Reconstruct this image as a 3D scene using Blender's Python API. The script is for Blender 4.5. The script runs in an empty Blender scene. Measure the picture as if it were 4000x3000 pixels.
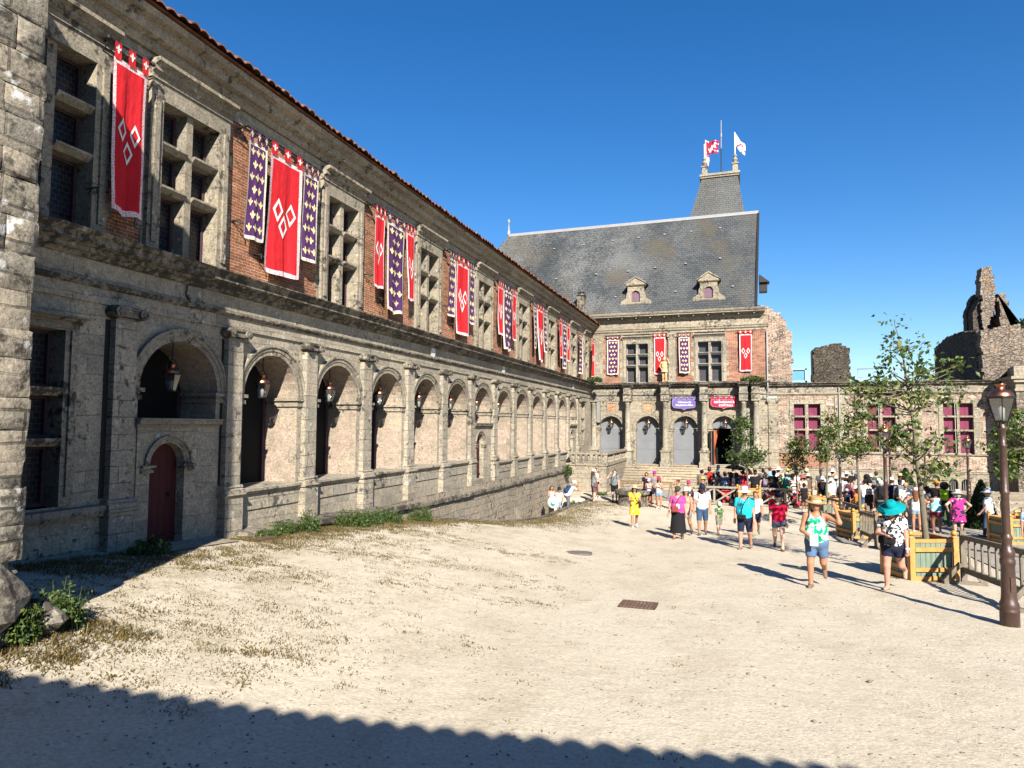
import bpy, math, random
import numpy as np
from mathutils import Matrix, Vector
PI = math.pi
R = math.radians
S = bpy.context.scene
COL = S.collection
random.seed(7)
W = -9.72      # plane of the long gallery wall (faces +X)
E = 46.0       # plane of the chateau front (faces -Y)

# ------------------------------------------------------------------ mesh builder
class MB:
    def __init__(s, F=None):
        s.v = []; s.f = []; s.m = []; s.sm = []; s.F = F
    def add(s, vs, fs, m=0, smooth=False):
        o = len(s.v)
        F = s.F
        s.v += [tuple(F(*p)) for p in vs] if F else [tuple(p) for p in vs]
        for f in fs:
            s.f.append(tuple(i + o for i in f)); s.m.append(m); s.sm.append(smooth)
    def quad(s, a, b, c, d, m=0): s.add([a, b, c, d], [(0, 1, 2, 3)], m)
    def poly(s, pts, m=0): s.add(pts, [tuple(range(len(pts)))], m)
    def box(s, x0, x1, y0, y1, z0, z1, m=0):
        s.add([(x0,y0,z0),(x1,y0,z0),(x1,y1,z0),(x0,y1,z0),(x0,y0,z1),(x1,y0,z1),(x1,y1,z1),(x0,y1,z1)],
              [(3,2,1,0),(4,5,6,7),(0,1,5,4),(1,2,6,5),(2,3,7,6),(3,0,4,7)], m)
    def bar(s, a, b, w, h, m=0, up=(0,0,1)):
        a = Vector(a); b = Vector(b); d = (b - a).normalized(); u = Vector(up)
        if abs(d.dot(u)) > .98: u = Vector((0, 1, 0))
        r = d.cross(u).normalized(); u = r.cross(d)
        vs = []
        for p in (a, b):
            for i, j in ((-1,-1),(1,-1),(1,1),(-1,1)): vs.append(p + r*i*w/2 + u*j*h/2)
        s.add(vs, [(3,2,1,0),(4,5,6,7),(0,1,5,4),(1,2,6,5),(2,3,7,6),(3,0,4,7)], m)
    def tube(s, pts, rad, n=8, m=0, cap=True):
        pts = [Vector(p) for p in pts]
        if not hasattr(rad, '__len__'): rad = [rad]*len(pts)
        vs = []; fs = []
        ref = Vector((0.31, 0.2, .93))
        for i, p in enumerate(pts):
            d = (pts[min(i+1, len(pts)-1)] - pts[max(i-1, 0)])
            d = d.normalized() if d.length > 1e-9 else Vector((0,0,1))
            if abs(d.dot(ref)) > .97: ref = Vector((.9, .3, .1))
            r = d.cross(ref).normalized(); u = r.cross(d)
            for k in range(n):
                a = 2*PI*k/n
                vs.append(p + (r*math.cos(a) + u*math.sin(a))*rad[i])
        for i in range(len(pts)-1):
            for k in range(n):
                k2 = (k+1) % n
                fs.append((i*n+k, i*n+k2, (i+1)*n+k2, (i+1)*n+k))
        s.add(vs, fs, m, True)
        if cap:
            o = len(pts)-1
            s.add(vs[:n], [tuple(range(n))[::-1]], m); s.add(vs[o*n:], [tuple(range(n))], m)
    def lathe(s, prof, c=(0,0,0), n=16, m=0, a0=0, smooth=True, sx=1, sy=1):
        vs = []; fs = []
        for r, z in prof:
            for k in range(n):
                a = a0 + 2*PI*k/n
                vs.append((c[0]+r*math.cos(a)*sx, c[1]+r*math.sin(a)*sy, c[2]+z))
        for i in range(len(prof)-1):
            for k in range(n):
                k2 = (k+1) % n
                fs.append((i*n+k, i*n+k2, (i+1)*n+k2, (i+1)*n+k))
        s.add(vs, fs, m, smooth)
    def ball(s, c, r, n=10, m=0, sz=1):
        prof = [(max(1e-4, r*math.cos(R(a))), r*sz*math.sin(R(a))) for a in np.linspace(-90, 90, n//2+2)]
        s.lathe(prof, c, n, m)
    def prism(s, pts, d0, d1, m=0):      # pts in (u,z), extruded from d0 to d1 (frame coords u,d,z)
        n = len(pts)
        s.add([(u, d0, z) for u, z in pts] + [(u, d1, z) for u, z in pts],
              [tuple(range(n)), tuple(range(2*n-1, n-1, -1))] + [(i, (i+1) % n, n+(i+1) % n, n+i) for i in range(n)], m)
    def ring(s, uc, zc, prof, a0=0, a1=180, n=20, m=0):   # sweep closed profile [(r,d)] along an arc in the u,z plane
        k = len(prof); vs = []; fs = []
        for i in range(n+1):
            a = R(a0 + (a1-a0)*i/n)
            for r, d in prof: vs.append((uc + r*math.cos(a), d, zc + r*math.sin(a)))
        for i in range(n):
            for j in range(k):
                j2 = (j+1) % k
                fs.append((i*k+j, i*k+j2, (i+1)*k+j2, (i+1)*k+j))
        s.add(vs, fs, m)
        s.add(vs[:k], [tuple(range(k))], m); s.add(vs[-k:], [tuple(range(k))], m)
    def mould(s, u0, u1, prof, m=0):     # straight moulding: closed profile [(d,z)] from u0 to u1
        k = len(prof)
        s.add([(u0, d, z) for d, z in prof] + [(u1, d, z) for d, z in prof],
              [tuple(range(k)), tuple(range(2*k-1, k-1, -1))] + [(j, (j+1) % k, k+(j+1) % k, k+j) for j in range(k)], m)
    def build(s, name, mats, parent=None, world=False, jit=0, uv=True):
        if not isinstance(mats, (list, tuple)): mats = [mats]
        me = bpy.data.meshes.new(name)
        off = Vector((0,0,0))
        if world and parent is not None:
            p = parent
            while p is not None: off += p.location; p = p.parent
        vs = np.array(s.v, dtype=np.float64).reshape(-1, 3) - np.array(off)
        if jit: vs += np.random.default_rng(len(vs)).normal(0, jit, vs.shape)
        me.from_pydata(vs.tolist(), [], s.f)
        for mt in mats: me.materials.append(mt)
        me.polygons.foreach_set('material_index', s.m)
        me.polygons.foreach_set('use_smooth', s.sm)
        if uv: box_uv(me, np.array(off))
        o = bpy.data.objects.new(name, me); COL.objects.link(o)
        if parent is not None: o.parent = parent
        return o

def box_uv(me, off):
    n = len(me.loops)
    if n == 0: return
    co = np.empty(len(me.vertices)*3); me.vertices.foreach_get('co', co); co = co.reshape(-1, 3) + off
    vi = np.empty(n, dtype=np.int32); me.loops.foreach_get('vertex_index', vi)
    nr = np.empty(len(me.polygons)*3); me.polygons.foreach_get('normal', nr); nr = np.abs(nr.reshape(-1, 3))
    lt = np.empty(len(me.polygons), dtype=np.int32); me.polygons.foreach_get('loop_total', lt)
    ax = np.repeat(np.argmax(nr + np.array([0.02, 0.01, 0]), axis=1), lt)
    p = co[vi]
    u = np.where(ax == 0, p[:, 1], p[:, 0]); v = np.where(ax == 2, p[:, 1], p[:, 2])
    uvl = me.uv_layers.new(name='UVMap')
    uvl.data.foreach_set('uv', np.stack([u, v], 1).ravel())

def tag(o, label=None, cat=None, group=None, kind=None):
    if label: o['label'] = label
    if cat: o['category'] = cat
    if group: o['group'] = group
    if kind: o['kind'] = kind
    return o
def thing(name, label, cat, loc=(0,0,0), rz=0, group=None, scale=None):
    o = bpy.data.objects.new(name, None); COL.objects.link(o)
    o.location = loc; o.rotation_euler = (0, 0, rz); o.empty_display_size = .2
    if scale: o.scale = (scale,)*3 if not hasattr(scale, '__len__') else scale
    return tag(o, label, cat, group)
def dup(o, parent=None, loc=None, rz=None, label=None, group=None, scale=None):
    c = o.copy(); COL.objects.link(c)
    if parent is not None: c.parent = parent
    if loc is not None: c.location = loc
    if rz is not None: c.rotation_euler = (0, 0, rz)
    if scale is not None: c.scale = (scale,)*3 if not hasattr(scale, '__len__') else scale
    if label: c['label'] = label
    if group: c['group'] = group
    for ch in list(o.children): dup(ch, c)
    return c
def sm(t):
    t = min(1., max(0., t)); return t*t*(3-2*t)
def gz(X, Y):
    z = max(-2.1 - .0669*max(Y, -5), -3.95)
    f = 1 if Y < 15 else max(.25, 1 - .75*(Y-15)/11)
    return z + .6*f*sm((-X-2.5)/6.5)
FL = lambda u, d, z: (W + d, u, z)       # frame of the gallery wall
FE = lambda u, d, z: (u, E - d, z)       # frame of the chateau front

# ------------------------------------------------------------------ materials
def new_mat(name):
    m = bpy.data.materials.new(name); m.use_nodes = True
    nt = m.node_tree; nt.nodes.clear()
    out = nt.nodes.new('ShaderNodeOutputMaterial'); b = nt.nodes.new('ShaderNodeBsdfPrincipled')
    nt.links.new(b.outputs[0], out.inputs[0])
    return m, nt, b
ALB = .72      # overall reflectance level of every surface
class NB:
    def __init__(s, name):
        s.m, s.nt, s.b = new_mat(name)
        s.L = s.nt.links
    def n(s, t, **k):
        nd = s.nt.nodes.new(t)
        for a, v in k.items(): setattr(nd, a, v)
        return nd
    def set(s, sock, v):
        if hasattr(v, 'is_output'): s.L.new(v, sock)
        else:
            if hasattr(v, '__len__') and len(v) == 3 and sock.type == 'RGBA': v = (*v, 1)
            sock.default_value = v
    def pos(s): return s.n('ShaderNodeNewGeometry').outputs['Position']
    def obj(s): return s.n('ShaderNodeTexCoord').outputs['Object']
    def uv(s): return s.n('ShaderNodeTexCoord').outputs['UV']
    def noise(s, vec, scale, det=4, rough=.6, out='Fac', dist=0):
        nd = s.n('ShaderNodeTexNoise'); s.L.new(vec, nd.inputs['Vector'])
        nd.inputs['Scale'].default_value = scale; nd.inputs['Detail'].default_value = det
        nd.inputs['Roughness'].default_value = rough; nd.inputs['Distortion'].default_value = dist
        return nd.outputs[out]
    def voro(s, vec, scale, feat='F1', out='Distance', rnd=1):
        nd = s.n('ShaderNodeTexVoronoi', feature=feat); s.L.new(vec, nd.inputs['Vector'])
        nd.inputs['Scale'].default_value = scale; nd.inputs['Randomness'].default_value = rnd
        return nd.outputs[out]
    def ramp(s, fac, *stops):
        nd = s.n('ShaderNodeValToRGB'); s.L.new(fac, nd.inputs[0]); cr = nd.color_ramp
        while len(cr.elements) < len(stops): cr.elements.new(.5)
        for e, (p, c) in zip(cr.elements, stops):
            e.position = p; e.color = (c, c, c, 1) if not hasattr(c, '__len__') else (*c, 1)
        return nd.outputs[0]
    def mix(s, fac, a, b, mode='MIX'):
        nd = s.n('ShaderNodeMix', data_type='RGBA', blend_type=mode, clamp_factor=True)
        s.set(nd.inputs[0], fac); s.set(nd.inputs[6], a); s.set(nd.inputs[7], b)
        return nd.outputs[2]
    def math(s, op, a, b=0.):
        nd = s.n('ShaderNodeMath', operation=op); s.set(nd.inputs[0], a); s.set(nd.inputs[1], b)
        return nd.outputs[0]
    def vadd(s, a, b, scale=1.):
        sc = s.n('ShaderNodeVectorMath', operation='SCALE'); s.L.new(b, sc.inputs[0]); sc.inputs['Scale'].default_value = scale
        nd = s.n('ShaderNodeVectorMath', operation='ADD'); s.L.new(a, nd.inputs[0]); s.L.new(sc.outputs[0], nd.inputs[1])
        return nd.outputs[0]
    def vmul(s, a, v):
        nd = s.n('ShaderNodeVectorMath', operation='MULTIPLY'); s.L.new(a, nd.inputs[0]); nd.inputs[1].default_value = v
        return nd.outputs[0]
    def brick(s, vec, w, h, mortar, c1, c2, cm, bias=0., off=.5):
        nd = s.n('ShaderNodeTexBrick'); s.L.new(vec, nd.inputs['Vector'])
        nd.inputs['Scale'].default_value = 1; nd.inputs['Brick Width'].default_value = w; nd.inputs['Row Height'].default_value = h
        nd.inputs['Mortar Size'].default_value = mortar; nd.inputs['Mortar Smooth'].default_value = .3; nd.inputs['Bias'].default_value = bias
        nd.offset = off
        s.set(nd.inputs['Color1'], c1); s.set(nd.inputs['Color2'], c2); s.set(nd.inputs['Mortar'], cm)
        return nd.outputs['Color'], nd.outputs['Fac']
    def bump(s, h, strength=.5, dist=.02, prev=None):
        nd = s.n('ShaderNodeBump'); nd.inputs['Strength'].default_value = strength; nd.inputs['Distance'].default_value = dist
        s.L.new(h, nd.inputs['Height'])
        if prev is not None: s.L.new(prev, nd.inputs['Normal'])
        return nd.outputs[0]
    def done(s, col, rough=.9, normal=None, spec=.3, metal=0.):
        if hasattr(col, 'is_output'): col = s.mix(1., col, (ALB,ALB,ALB), 'MULTIPLY')
        else: col = tuple(c*ALB for c in col)
        s.set(s.b.inputs['Base Color'], col); s.set(s.b.inputs['Roughness'], rough)
        s.b.inputs['Specular IOR Level'].default_value = spec; s.b.inputs['Metallic'].default_value = metal
        if normal is not None: s.L.new(normal, s.b.inputs['Normal'])
        return s.m

def stone(name, c1, c2, bw=.62, bh=.3, mortar=.012, cm=(.16,.14,.11), lichen=.5, dark=.5, grain=1., lcol=(.55,.54,.48), dcol=(.035,.032,.028), pink=None, moss=None, dscale=.9, lscale=3.2):
    N = NB(name); P = N.pos()
    w = N.noise(P, 1.7, 3, .5, 'Color')
    uv = N.vadd(N.vadd(N.uv(), w, .04), N.noise(P, .5, 2, .5, 'Color'), .25)
    col, fac = N.brick(uv, bw, bh, mortar, c1, c2, cm, 0.)
    fac = N.math('MULTIPLY', fac, N.ramp(N.noise(P, 1.9, 3, .6), (.35, .1), (.6, 1)))
    col = N.mix(fac, N.brick(uv, bw, bh, 0., c1, c2, c1, 0.)[0], cm)
    vb = N.brick(uv, bw, bh, 0., (.62,.63,.66), (1.3,1.25,1.18), (1,1,1), 0., .5)[0]
    col = N.mix(.75, col, vb, 'MULTIPLY')
    big = N.noise(P, .45, 5, .6)
    col = N.mix(.75, col, N.ramp(big, (.3, .62), (.7, 1.2)), 'MULTIPLY')
    if pink:   # some blocks are of pink granite
        blk = N.brick(uv, bw, bh, 0., (0,0,0), (1,1,1), (0,0,0))[0]
        col = N.mix(N.math('MULTIPLY', N.ramp(blk, (.62, 0), (.66, 1)), .7), col, pink)
    fine = N.noise(P, 24, 4, .85)
    col = N.mix(.9*min(1, grain), col, N.ramp(fine, (.31, .6), (.69, 1.4)), 'MULTIPLY')
    mid = N.noise(P, 6, 4, .7)
    col = N.mix(.6*grain, col, N.ramp(mid, (.3, .6), (.7, 1.3)), 'MULTIPLY')
    dk = N.math('MULTIPLY', N.noise(P, dscale, 7, .72), N.noise(P, 7, 4, .7))
    t = .34 - .16*dark
    col = N.mix(N.math('MULTIPLY', N.ramp(dk, (t, 0), (t+.07, 1)), .85), col, dcol)
    li = N.noise(P, lscale, 6, .72)
    t = .82 - .28*lichen
    col = N.mix(N.math('MULTIPLY', N.ramp(li, (t, 0), (t+.05, 1)), .8), col, lcol)
    sp = N.voro(N.vadd(P, N.noise(P, 9, 2, .5, 'Color'), .08), 7.5, 'F1', 'Distance'); rs = N.voro(N.vadd(P, N.noise(P, 9, 2, .5, 'Color'), .08), 7.5, 'F1', 'Color')
    col = N.mix(N.math('MULTIPLY', N.math('MULTIPLY', N.ramp(sp, (.2, 1), (.34, 0)), N.ramp(rs, (.93-.3*lichen, 0), (.96-.3*lichen, 1))), .65), col, lcol)
    if moss:
        mo = N.noise(P, 1.1, 6, .7)
        col = N.mix(N.ramp(mo, (moss[0], 0), (moss[0]+.06, 1)), col, moss[1])
    h = N.math('ADD', N.math('MULTIPLY', fac, -1.2), N.math('ADD', N.math('MULTIPLY', mid, 1.), N.math('MULTIPLY', fine, .6)))
    return N.done(col, .92, N.bump(h, .6, .018), .2)

def rubblemat(name, c1, c2, cm, lich, spot):
    N = NB(name); P = N.pos()
    q = N.vadd(N.vmul(P, (4.2, 4.2, 8.5)), N.noise(P, 2.2, 3, .6, 'Color'), 1.1)
    cell = N.voro(q, 1., 'F1', 'Color'); edge = N.voro(q, 1., 'DISTANCE_TO_EDGE')
    sp = N.n('ShaderNodeSeparateXYZ'); N.L.new(cell, sp.inputs[0])
    col = N.mix(sp.outputs[0], c1, c2)
    col = N.mix(.8, col, N.ramp(N.noise(P, 9, 5, .75), (.3, .5), (.7, 1.4)), 'MULTIPLY')
    col = N.mix(.7, col, N.ramp(N.noise(P, .7, 5, .6), (.3, .6), (.7, 1.3)), 'MULTIPLY')
    e = N.ramp(edge, (.015, 1), (.075, 0))
    col = N.mix(e, col, cm)
    t = .78 - .3*lich
    col = N.mix(N.math('MULTIPLY', N.ramp(N.noise(P, 3.6, 6, .72), (t, 0), (t+.05, 1)), .8), col, (.52,.5,.44))
    col = N.mix(N.math('MULTIPLY', N.ramp(N.noise(N.vmul(P, (1,1,.45)), 1.6, 6, .75), (.61, 0), (.67, 1)), .8), col, spot)
    h = N.math('SUBTRACT', N.math('MULTIPLY', N.noise(P, 12, 4, .7), .8), N.math('MULTIPLY', e, 1.))
    return N.done(col, .94, N.bump(h, 1., .05), .15)

def brickmat(name, c1, c2, cm, w=.24, h=.062, mortar=.011, white=0., dark=.3, lich=(.58,.54,.47), dscale=1.3):
    N = NB(name); P = N.pos()
    uv = N.vadd(N.uv(), N.noise(P, 2.3, 3, .5, 'Color'), .03)
    col, fac = N.brick(uv, w, h, mortar, c1, c2, cm, -.1)
    c2b, f2 = N.brick(N.vadd(uv, N.noise(P, .2, 1, .5, 'Color'), 0), w, h, 0, (.45,.45,.45), (1.5,1.4,1.3), (1,1,1))
    col = N.mix(.7, col, c2b, 'MULTIPLY')
    col = N.mix(.8, col, N.ramp(N.noise(P, .8, 5, .6), (.3, .6), (.7, 1.25)), 'MULTIPLY')
    col = N.mix(.7, col, N.ramp(N.noise(P, 22, 3, .7), (.3, .6), (.7, 1.4)), 'MULTIPLY')
    dk = N.math('MULTIPLY', N.noise(P, dscale, 6, .72), N.noise(P, 9, 4, .7)); t = .36 - .16*dark
    col = N.mix(N.math('MULTIPLY', N.ramp(dk, (t, 0), (t+.06, 1)), .8), col, (.04,.035,.03))
    if white:
        li = N.noise(N.vmul(P, (1, 1, 1.6)), 2.1, 7, .78); t = .78 - .36*white
        col = N.mix(N.math('MULTIPLY', N.ramp(li, (t, 0), (t+.07, 1)), .85), col, lich)
    h = N.math('SUBTRACT', N.noise(P, 12, 4, .7), fac)
    return N.done(col, .93, N.bump(h, .8, .015), .2)

def plain(name, col, rough=.8, var=.25, scale=8, spec=.3, metal=0., bump=.0, obj=False):
    N = NB(name); P = N.obj() if obj else N.pos()
    c = N.mix(var, col, N.ramp(N.noise(P, scale, 5, .65), (.3, .4), (.7, 1.5)), 'MULTIPLY')
    nr = N.bump(N.noise(P, scale*3, 4, .7), bump, .01) if bump else None
    return N.done(c, rough, nr, spec, metal)
def cloth(name, col, var=.12):
    N = NB(name); P = N.obj()
    c = N.mix(var*2, col, N.ramp(N.noise(P, 5, 4, .6), (.3, .55), (.7, 1.3)), 'MULTIPLY')
    nr = N.bump(N.noise(N.vmul(P, (1,1,.45)), 11, 2, .5), .5, .03)
    return N.done(c, .9, nr, .15)
def pattern_cloth(name, base, spots, scale=14, kind='v'):
    N = NB(name); P = N.obj(); c = base
    for i, (col, t) in enumerate(spots):
        off = N.vadd(P, N.noise(P, 6, 2, .5, 'Color'), .06)
        q = N.vmul(off, (1 + .13*i, 1 - .1*i, 1 + .07*i))
        f = N.voro(q, scale*(1 + .35*i)) if kind == 'v' else N.noise(q, scale*(1 + .35*i), 3, .6)
        m_ = N.ramp(f, (t, 1), (t+.04, 0)) if kind == 'v' else N.ramp(f, (t, 0), (t+.03, 1))
        c = N.mix(m_, c, col)
    return N.done(c, .9, None, .15)

M = {}
M['granite'] = stone('granite_blocks', (.43,.38,.295), (.34,.305,.24), .66, .31, .008, (.2,.18,.145), .46, .12)
M['granite_low'] = stone('weathered_granite_blocks', (.43,.385,.305), (.33,.295,.235), .6, .28, .011, (.16,.145,.12), .68, .3, lscale=3.4)
M['reveal'] = stone('dressed_granite', (.44,.37,.285), (.37,.3,.235), .85, .36, .01, (.5,.45,.37), .2, .1, pink=(.37,.29,.24))
M['trim'] = stone('granite_trim', (.35,.31,.245), (.28,.25,.195), .9, .8, .008, (.17,.15,.12), .5, .42)
M['cornice'] = stone('blackened_cornice_stone', (.3,.265,.21), (.22,.2,.16), 1.1, .9, .01, (.09,.08,.065), .56, .8, dscale=1.6)
M['eaves'] = stone('eaves_granite', (.38,.335,.26), (.3,.265,.21), 1.1, .9, .01, (.14,.12,.1), .5, .3, dscale=1.6)
M['front'] = stone('pale_front_stone', (.4,.35,.265), (.3,.265,.205), .46, .22, .012, (.22,.19,.15), .58, .4, lscale=4.)
M['front_dark'] = stone('lichen_frieze_stone', (.35,.32,.26), (.26,.23,.185), .6, .5, .014, (.14,.12,.095), .8, .6, lscale=4.5, dscale=1.5)
M['column'] = stone('column_stone', (.37,.335,.265), (.3,.275,.22), 2, .7, .006, (.22,.2,.16), .5, .3)
M['steps'] = stone('step_stone', (.48,.41,.305), (.4,.34,.25), 1.1, .5, .012, (.3,.25,.18), .25, .3)
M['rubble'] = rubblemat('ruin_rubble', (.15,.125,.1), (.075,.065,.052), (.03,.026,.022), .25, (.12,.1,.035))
M['rubble_pale'] = rubblemat('pale_ruin_masonry', (.32,.27,.22), (.2,.155,.125), (.1,.085,.07), .5, (.4,.2,.04))
M['tower'] = stone('tower_granite', (.38,.34,.265), (.3,.265,.21), .62, .31, .017, (.12,.105,.085), .82, .55, 1., lscale=2.2, lcol=(.66,.65,.62), dscale=1.6)
M['boulder'] = stone('field_stone', (.33,.29,.23), (.27,.24,.19), 9, 9, 0., (.2,.18,.15), .6, .6, 1., dscale=1.8)
M['brick'] = brickmat('red_brick', (.42,.13,.06), (.3,.1,.05), (.4,.33,.24), white=.15, dark=.32)
M['brick_pale'] = brickmat('lime_washed_brick', (.3,.15,.105), (.25,.145,.11), (.45,.4,.33), .32, .075, .022, white=.66, dark=.62, lich=(.5,.48,.42))
M['brick_front'] = brickmat('worn_red_brick', (.33,.12,.075), (.26,.105,.07), (.42,.33,.25), .26, .068, .013, white=.3, dark=.28)
M['brick_orange'] = brickmat('orange_brick_infill', (.5,.2,.09), (.42,.17,.085), (.52,.42,.3), .26, .07, .016, white=.25, dark=.2)
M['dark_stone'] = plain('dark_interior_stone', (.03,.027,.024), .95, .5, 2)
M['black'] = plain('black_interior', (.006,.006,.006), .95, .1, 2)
M['soil_wall'] = stone('retaining_wall_stone', (.44,.385,.3), (.33,.285,.22), .46, .26, .018, (.19,.165,.13), .4, .38)

def slate():
    N = NB('slate_roof'); P = N.pos()
    uv = N.vadd(N.uv(), N.noise(P, 1.2, 3, .5, 'Color'), .04)
    col, fac = N.brick(uv, .28, .17, .012, (.033,.039,.044), (.057,.064,.069), (.013,.013,.015))
    col = N.mix(.8, col, N.ramp(N.noise(P, .35, 5, .6), (.3, .6), (.7, 1.35)), 'MULTIPLY')
    gx = N.n('ShaderNodeSeparateXYZ'); N.L.new(P, gx.inputs[0])
    left = N.ramp(N.math('MULTIPLY', N.math('ADD', gx.outputs[0], 17.), 1/20.), (.3, 1), (.75, .35))
    pat = N.math('MULTIPLY', N.noise(N.vmul(P, (1,1,.7)), .33, 4, .6), N.noise(P, 7, 4, .75))
    col = N.mix(N.math('MULTIPLY', N.ramp(pat, (.2, 0), (.34, 1)), left), col, (.15,.155,.15))
    oc = N.noise(N.vmul(P, (1,1,.5)), .5, 4, .6)
    col = N.mix(N.math('MULTIPLY', N.ramp(oc, (.5, 0), (.66, .7)), 1.), col, (.085,.072,.05))
    h = N.math('SUBTRACT', N.noise(P, 9, 3, .7), N.math('MULTIPLY', fac, 1.5))
    return N.done(col, .55, N.bump(h, .7, .03), .4)
M['slate'] = slate()
def terracotta():
    N = NB('terracotta_tile'); P = N.pos()
    c = N.mix(N.voro(P, 4.5, 'F1', 'Color'), (.15,.065,.042), (.25,.11,.065))
    c = N.mix(.8, c, N.ramp(N.noise(P, 5, 5, .7), (.3, .4), (.7, 1.4)), 'MULTIPLY')
    c = N.mix(N.ramp(N.noise(P, 2.5, 5, .7), (.6, 0), (.68, .7)), c, (.36,.33,.27))
    return N.done(c, .9, N.bump(N.noise(P, 20, 3, .7), .5, .01), .2)
M['tile'] = terracotta()
def sand():
    N = NB('sandy_gravel'); P = N.pos()
    c = N.mix(N.noise(P, .35, 6, .6), (.6,.52,.4), (.7,.63,.505))
    c = N.mix(N.ramp(N.noise(N.vmul(P, (1.,.55,1)), 1.1, 7, .7), (.47, 0), (.7, .6)), c, (.46,.39,.285))
    c = N.mix(.6, c, N.ramp(N.noise(P, 26, 4, .8), (.32, .55), (.68, 1.3)), 'MULTIPLY')
    peb = N.voro(P, 16, 'F1', 'Distance'); sel = N.voro(P, 16, 'F1', 'Color')
    pm = N.math('MULTIPLY', N.ramp(peb, (.16, 1), (.26, 0)), N.ramp(sel, (.72, 0), (.76, 1)))
    c = N.mix(N.math('MULTIPLY', pm, .7), c, (.2,.17,.13))
    sep = N.n('ShaderNodeSeparateXYZ'); N.L.new(P, sep.inputs[0])     # trampled earth and dead grass along the gallery
    edge = N.ramp(N.math('MULTIPLY', N.math('ADD', sep.outputs[0], 9.7), 1/9.), (0., 1), (.85, 0))
    gr = N.math('MULTIPLY', N.ramp(N.noise(N.vmul(P, (1,.8,1)), 1.9, 6, .75), (.46, 0), (.6, 1)), edge)
    gr = N.math('MULTIPLY', gr, N.ramp(N.noise(P, 11, 4, .75), (.42, .15), (.55, 1)))
    c = N.mix(N.math('MULTIPLY', gr, .8), c, (.22,.175,.085))
    h = N.math('ADD', N.noise(P, 34, 4, .8), N.math('ADD', N.math('MULTIPLY', N.noise(P, 4, 4, .6), 2.), N.math('MULTIPLY', pm, .8)))
    return N.done(c, .97, N.bump(h, .6, .018), .1)
M['sand'] = sand()
def cobble():
    N = NB('grey_cobbles'); P = N.pos()
    v = N.voro(P, 5, 'DISTANCE_TO_EDGE')
    c = N.mix(N.voro(P, 5, 'F1', 'Color'), (.3,.28,.25), (.42,.395,.35))
    c = N.mix(N.ramp(v, (.02, 1), (.07, 0)), c, (.3,.26,.2))
    return N.done(c, .9, N.bump(v, .4, .03), .2)
M['cobble'] = cobble()
def pave():
    N = NB('pale_paving'); P = N.pos()
    c, f = N.brick(N.uv(), .6, .3, .012, (.43,.39,.33), (.36,.33,.285), (.22,.2,.17))
    c = N.mix(.7, c, N.ramp(N.noise(P, 7, 5, .7), (.3, .6), (.7, 1.3)), 'MULTIPLY')
    return N.done(c, .9, N.bump(N.noise(P, 20, 3, .7), .4, .01), .2)
M['pave'] = pave()
M['lawn'] = plain('short_lawn', (.1,.13,.035), .95, .7, 4, .1, 0, .6)
def glass_lead(name='leaded_glass', lc=(.075,.072,.07), mw=.006):
    N = NB(name); P = N.uv()
    a, f = N.brick(P, .11, .085, mw, (.01,.011,.015), (.022,.024,.034), lc, 0., .5)
    w = N.n('ShaderNodeTexWave', wave_type='RINGS', rings_direction='SPHERICAL')
    return N.done(a, .3, N.bump(N.noise(P, 9, 2, .5), .3, .01), .25)
M['lead'] = glass_lead()
M['lead_front'] = glass_lead('bright_leaded_glass', (.2,.19,.18), .007)
M['win_wood'] = plain('plum_window_wood', (.075,.04,.05), .7, .4, 6)
M['win_wood_pale'] = plain('pale_violet_window_wood', (.32,.27,.3), .7, .3, 6)
M['maroon'] = plain('maroon_shutter_paint', (.17,.018,.06), .6, .3, 5)
def planks(name, c, w=.14, dark=.4, horiz=False):
    N = NB(name); P = N.uv()
    a, f = N.brick(P, 30 if horiz else w, w if horiz else 30, .008, c, tuple(x*.8 for x in c), tuple(x*dark for x in c))
    a = N.mix(.6, a, N.ramp(N.noise(N.vmul(N.pos(), (9,9,1.2)), 3, 4, .7), (.3, .55), (.7, 1.35)), 'MULTIPLY')
    return N.done(a, .75, N.bump(f, .4, .01), .25)
M['door_red'] = planks('dark_red_door_boards', (.075,.014,.014))
M['door_grey'] = plain('grey_door_paint', (.175,.185,.2), .55, .18, 1.5)
M['iron'] = plain('black_iron', (.015,.014,.014), .6, .3, 20)
M['lead_metal'] = plain('pale_zinc', (.3,.3,.31), .5, .2, 4)
M['copper'] = plain('polished_copper', (.6,.25,.14), .36, .3, 9, .5, 1.)
M['bronze'] = plain('brown_painted_iron', (.06,.032,.024), .42, .6, 7, .5, 0., .5)
def lglass():
    N = NB('lantern_glass')
    g = N.n('ShaderNodeBsdfGlossy'); g.inputs['Roughness'].default_value = .12; g.inputs['Color'].default_value = (.6,.62,.62,1)
    t = N.n('ShaderNodeBsdfTransparent'); t.inputs['Color'].default_value = (.75,.78,.77,1)
    mx = N.n('ShaderNodeMixShader'); mx.inputs[0].default_value = .28
    N.L.new(t.outputs[0], mx.inputs[1]); N.L.new(g.outputs[0], mx.inputs[2])
    N.L.new(mx.outputs[0], N.nt.nodes['Material Output'].inputs[0])
    return N.m
M['lglass'] = lglass()
M['frost'] = plain('frosted_bulb_glass', (.6,.6,.58), .4, .1, 10)
M['wood_yellow'] = plain('ochre_varnished_wood', (.52,.255,.07), .55, .4, 6, .4, 0, .3, True)
M['gold'] = plain('gold_ball_paint', (.62,.34,.06), .35, .3, 9, .5, .3)
M['board_green'] = planks('flaking_green_boards', (.19,.255,.19), .11, .3)
M['wood_grey'] = plain('weathered_grey_wood', (.2,.17,.13), .9, .5, 9, .2, 0, .5)
M['rail_wood'] = plain('silvered_rail_wood', (.3,.26,.21), .9, .4, 7, .2, 0, .4)
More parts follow.
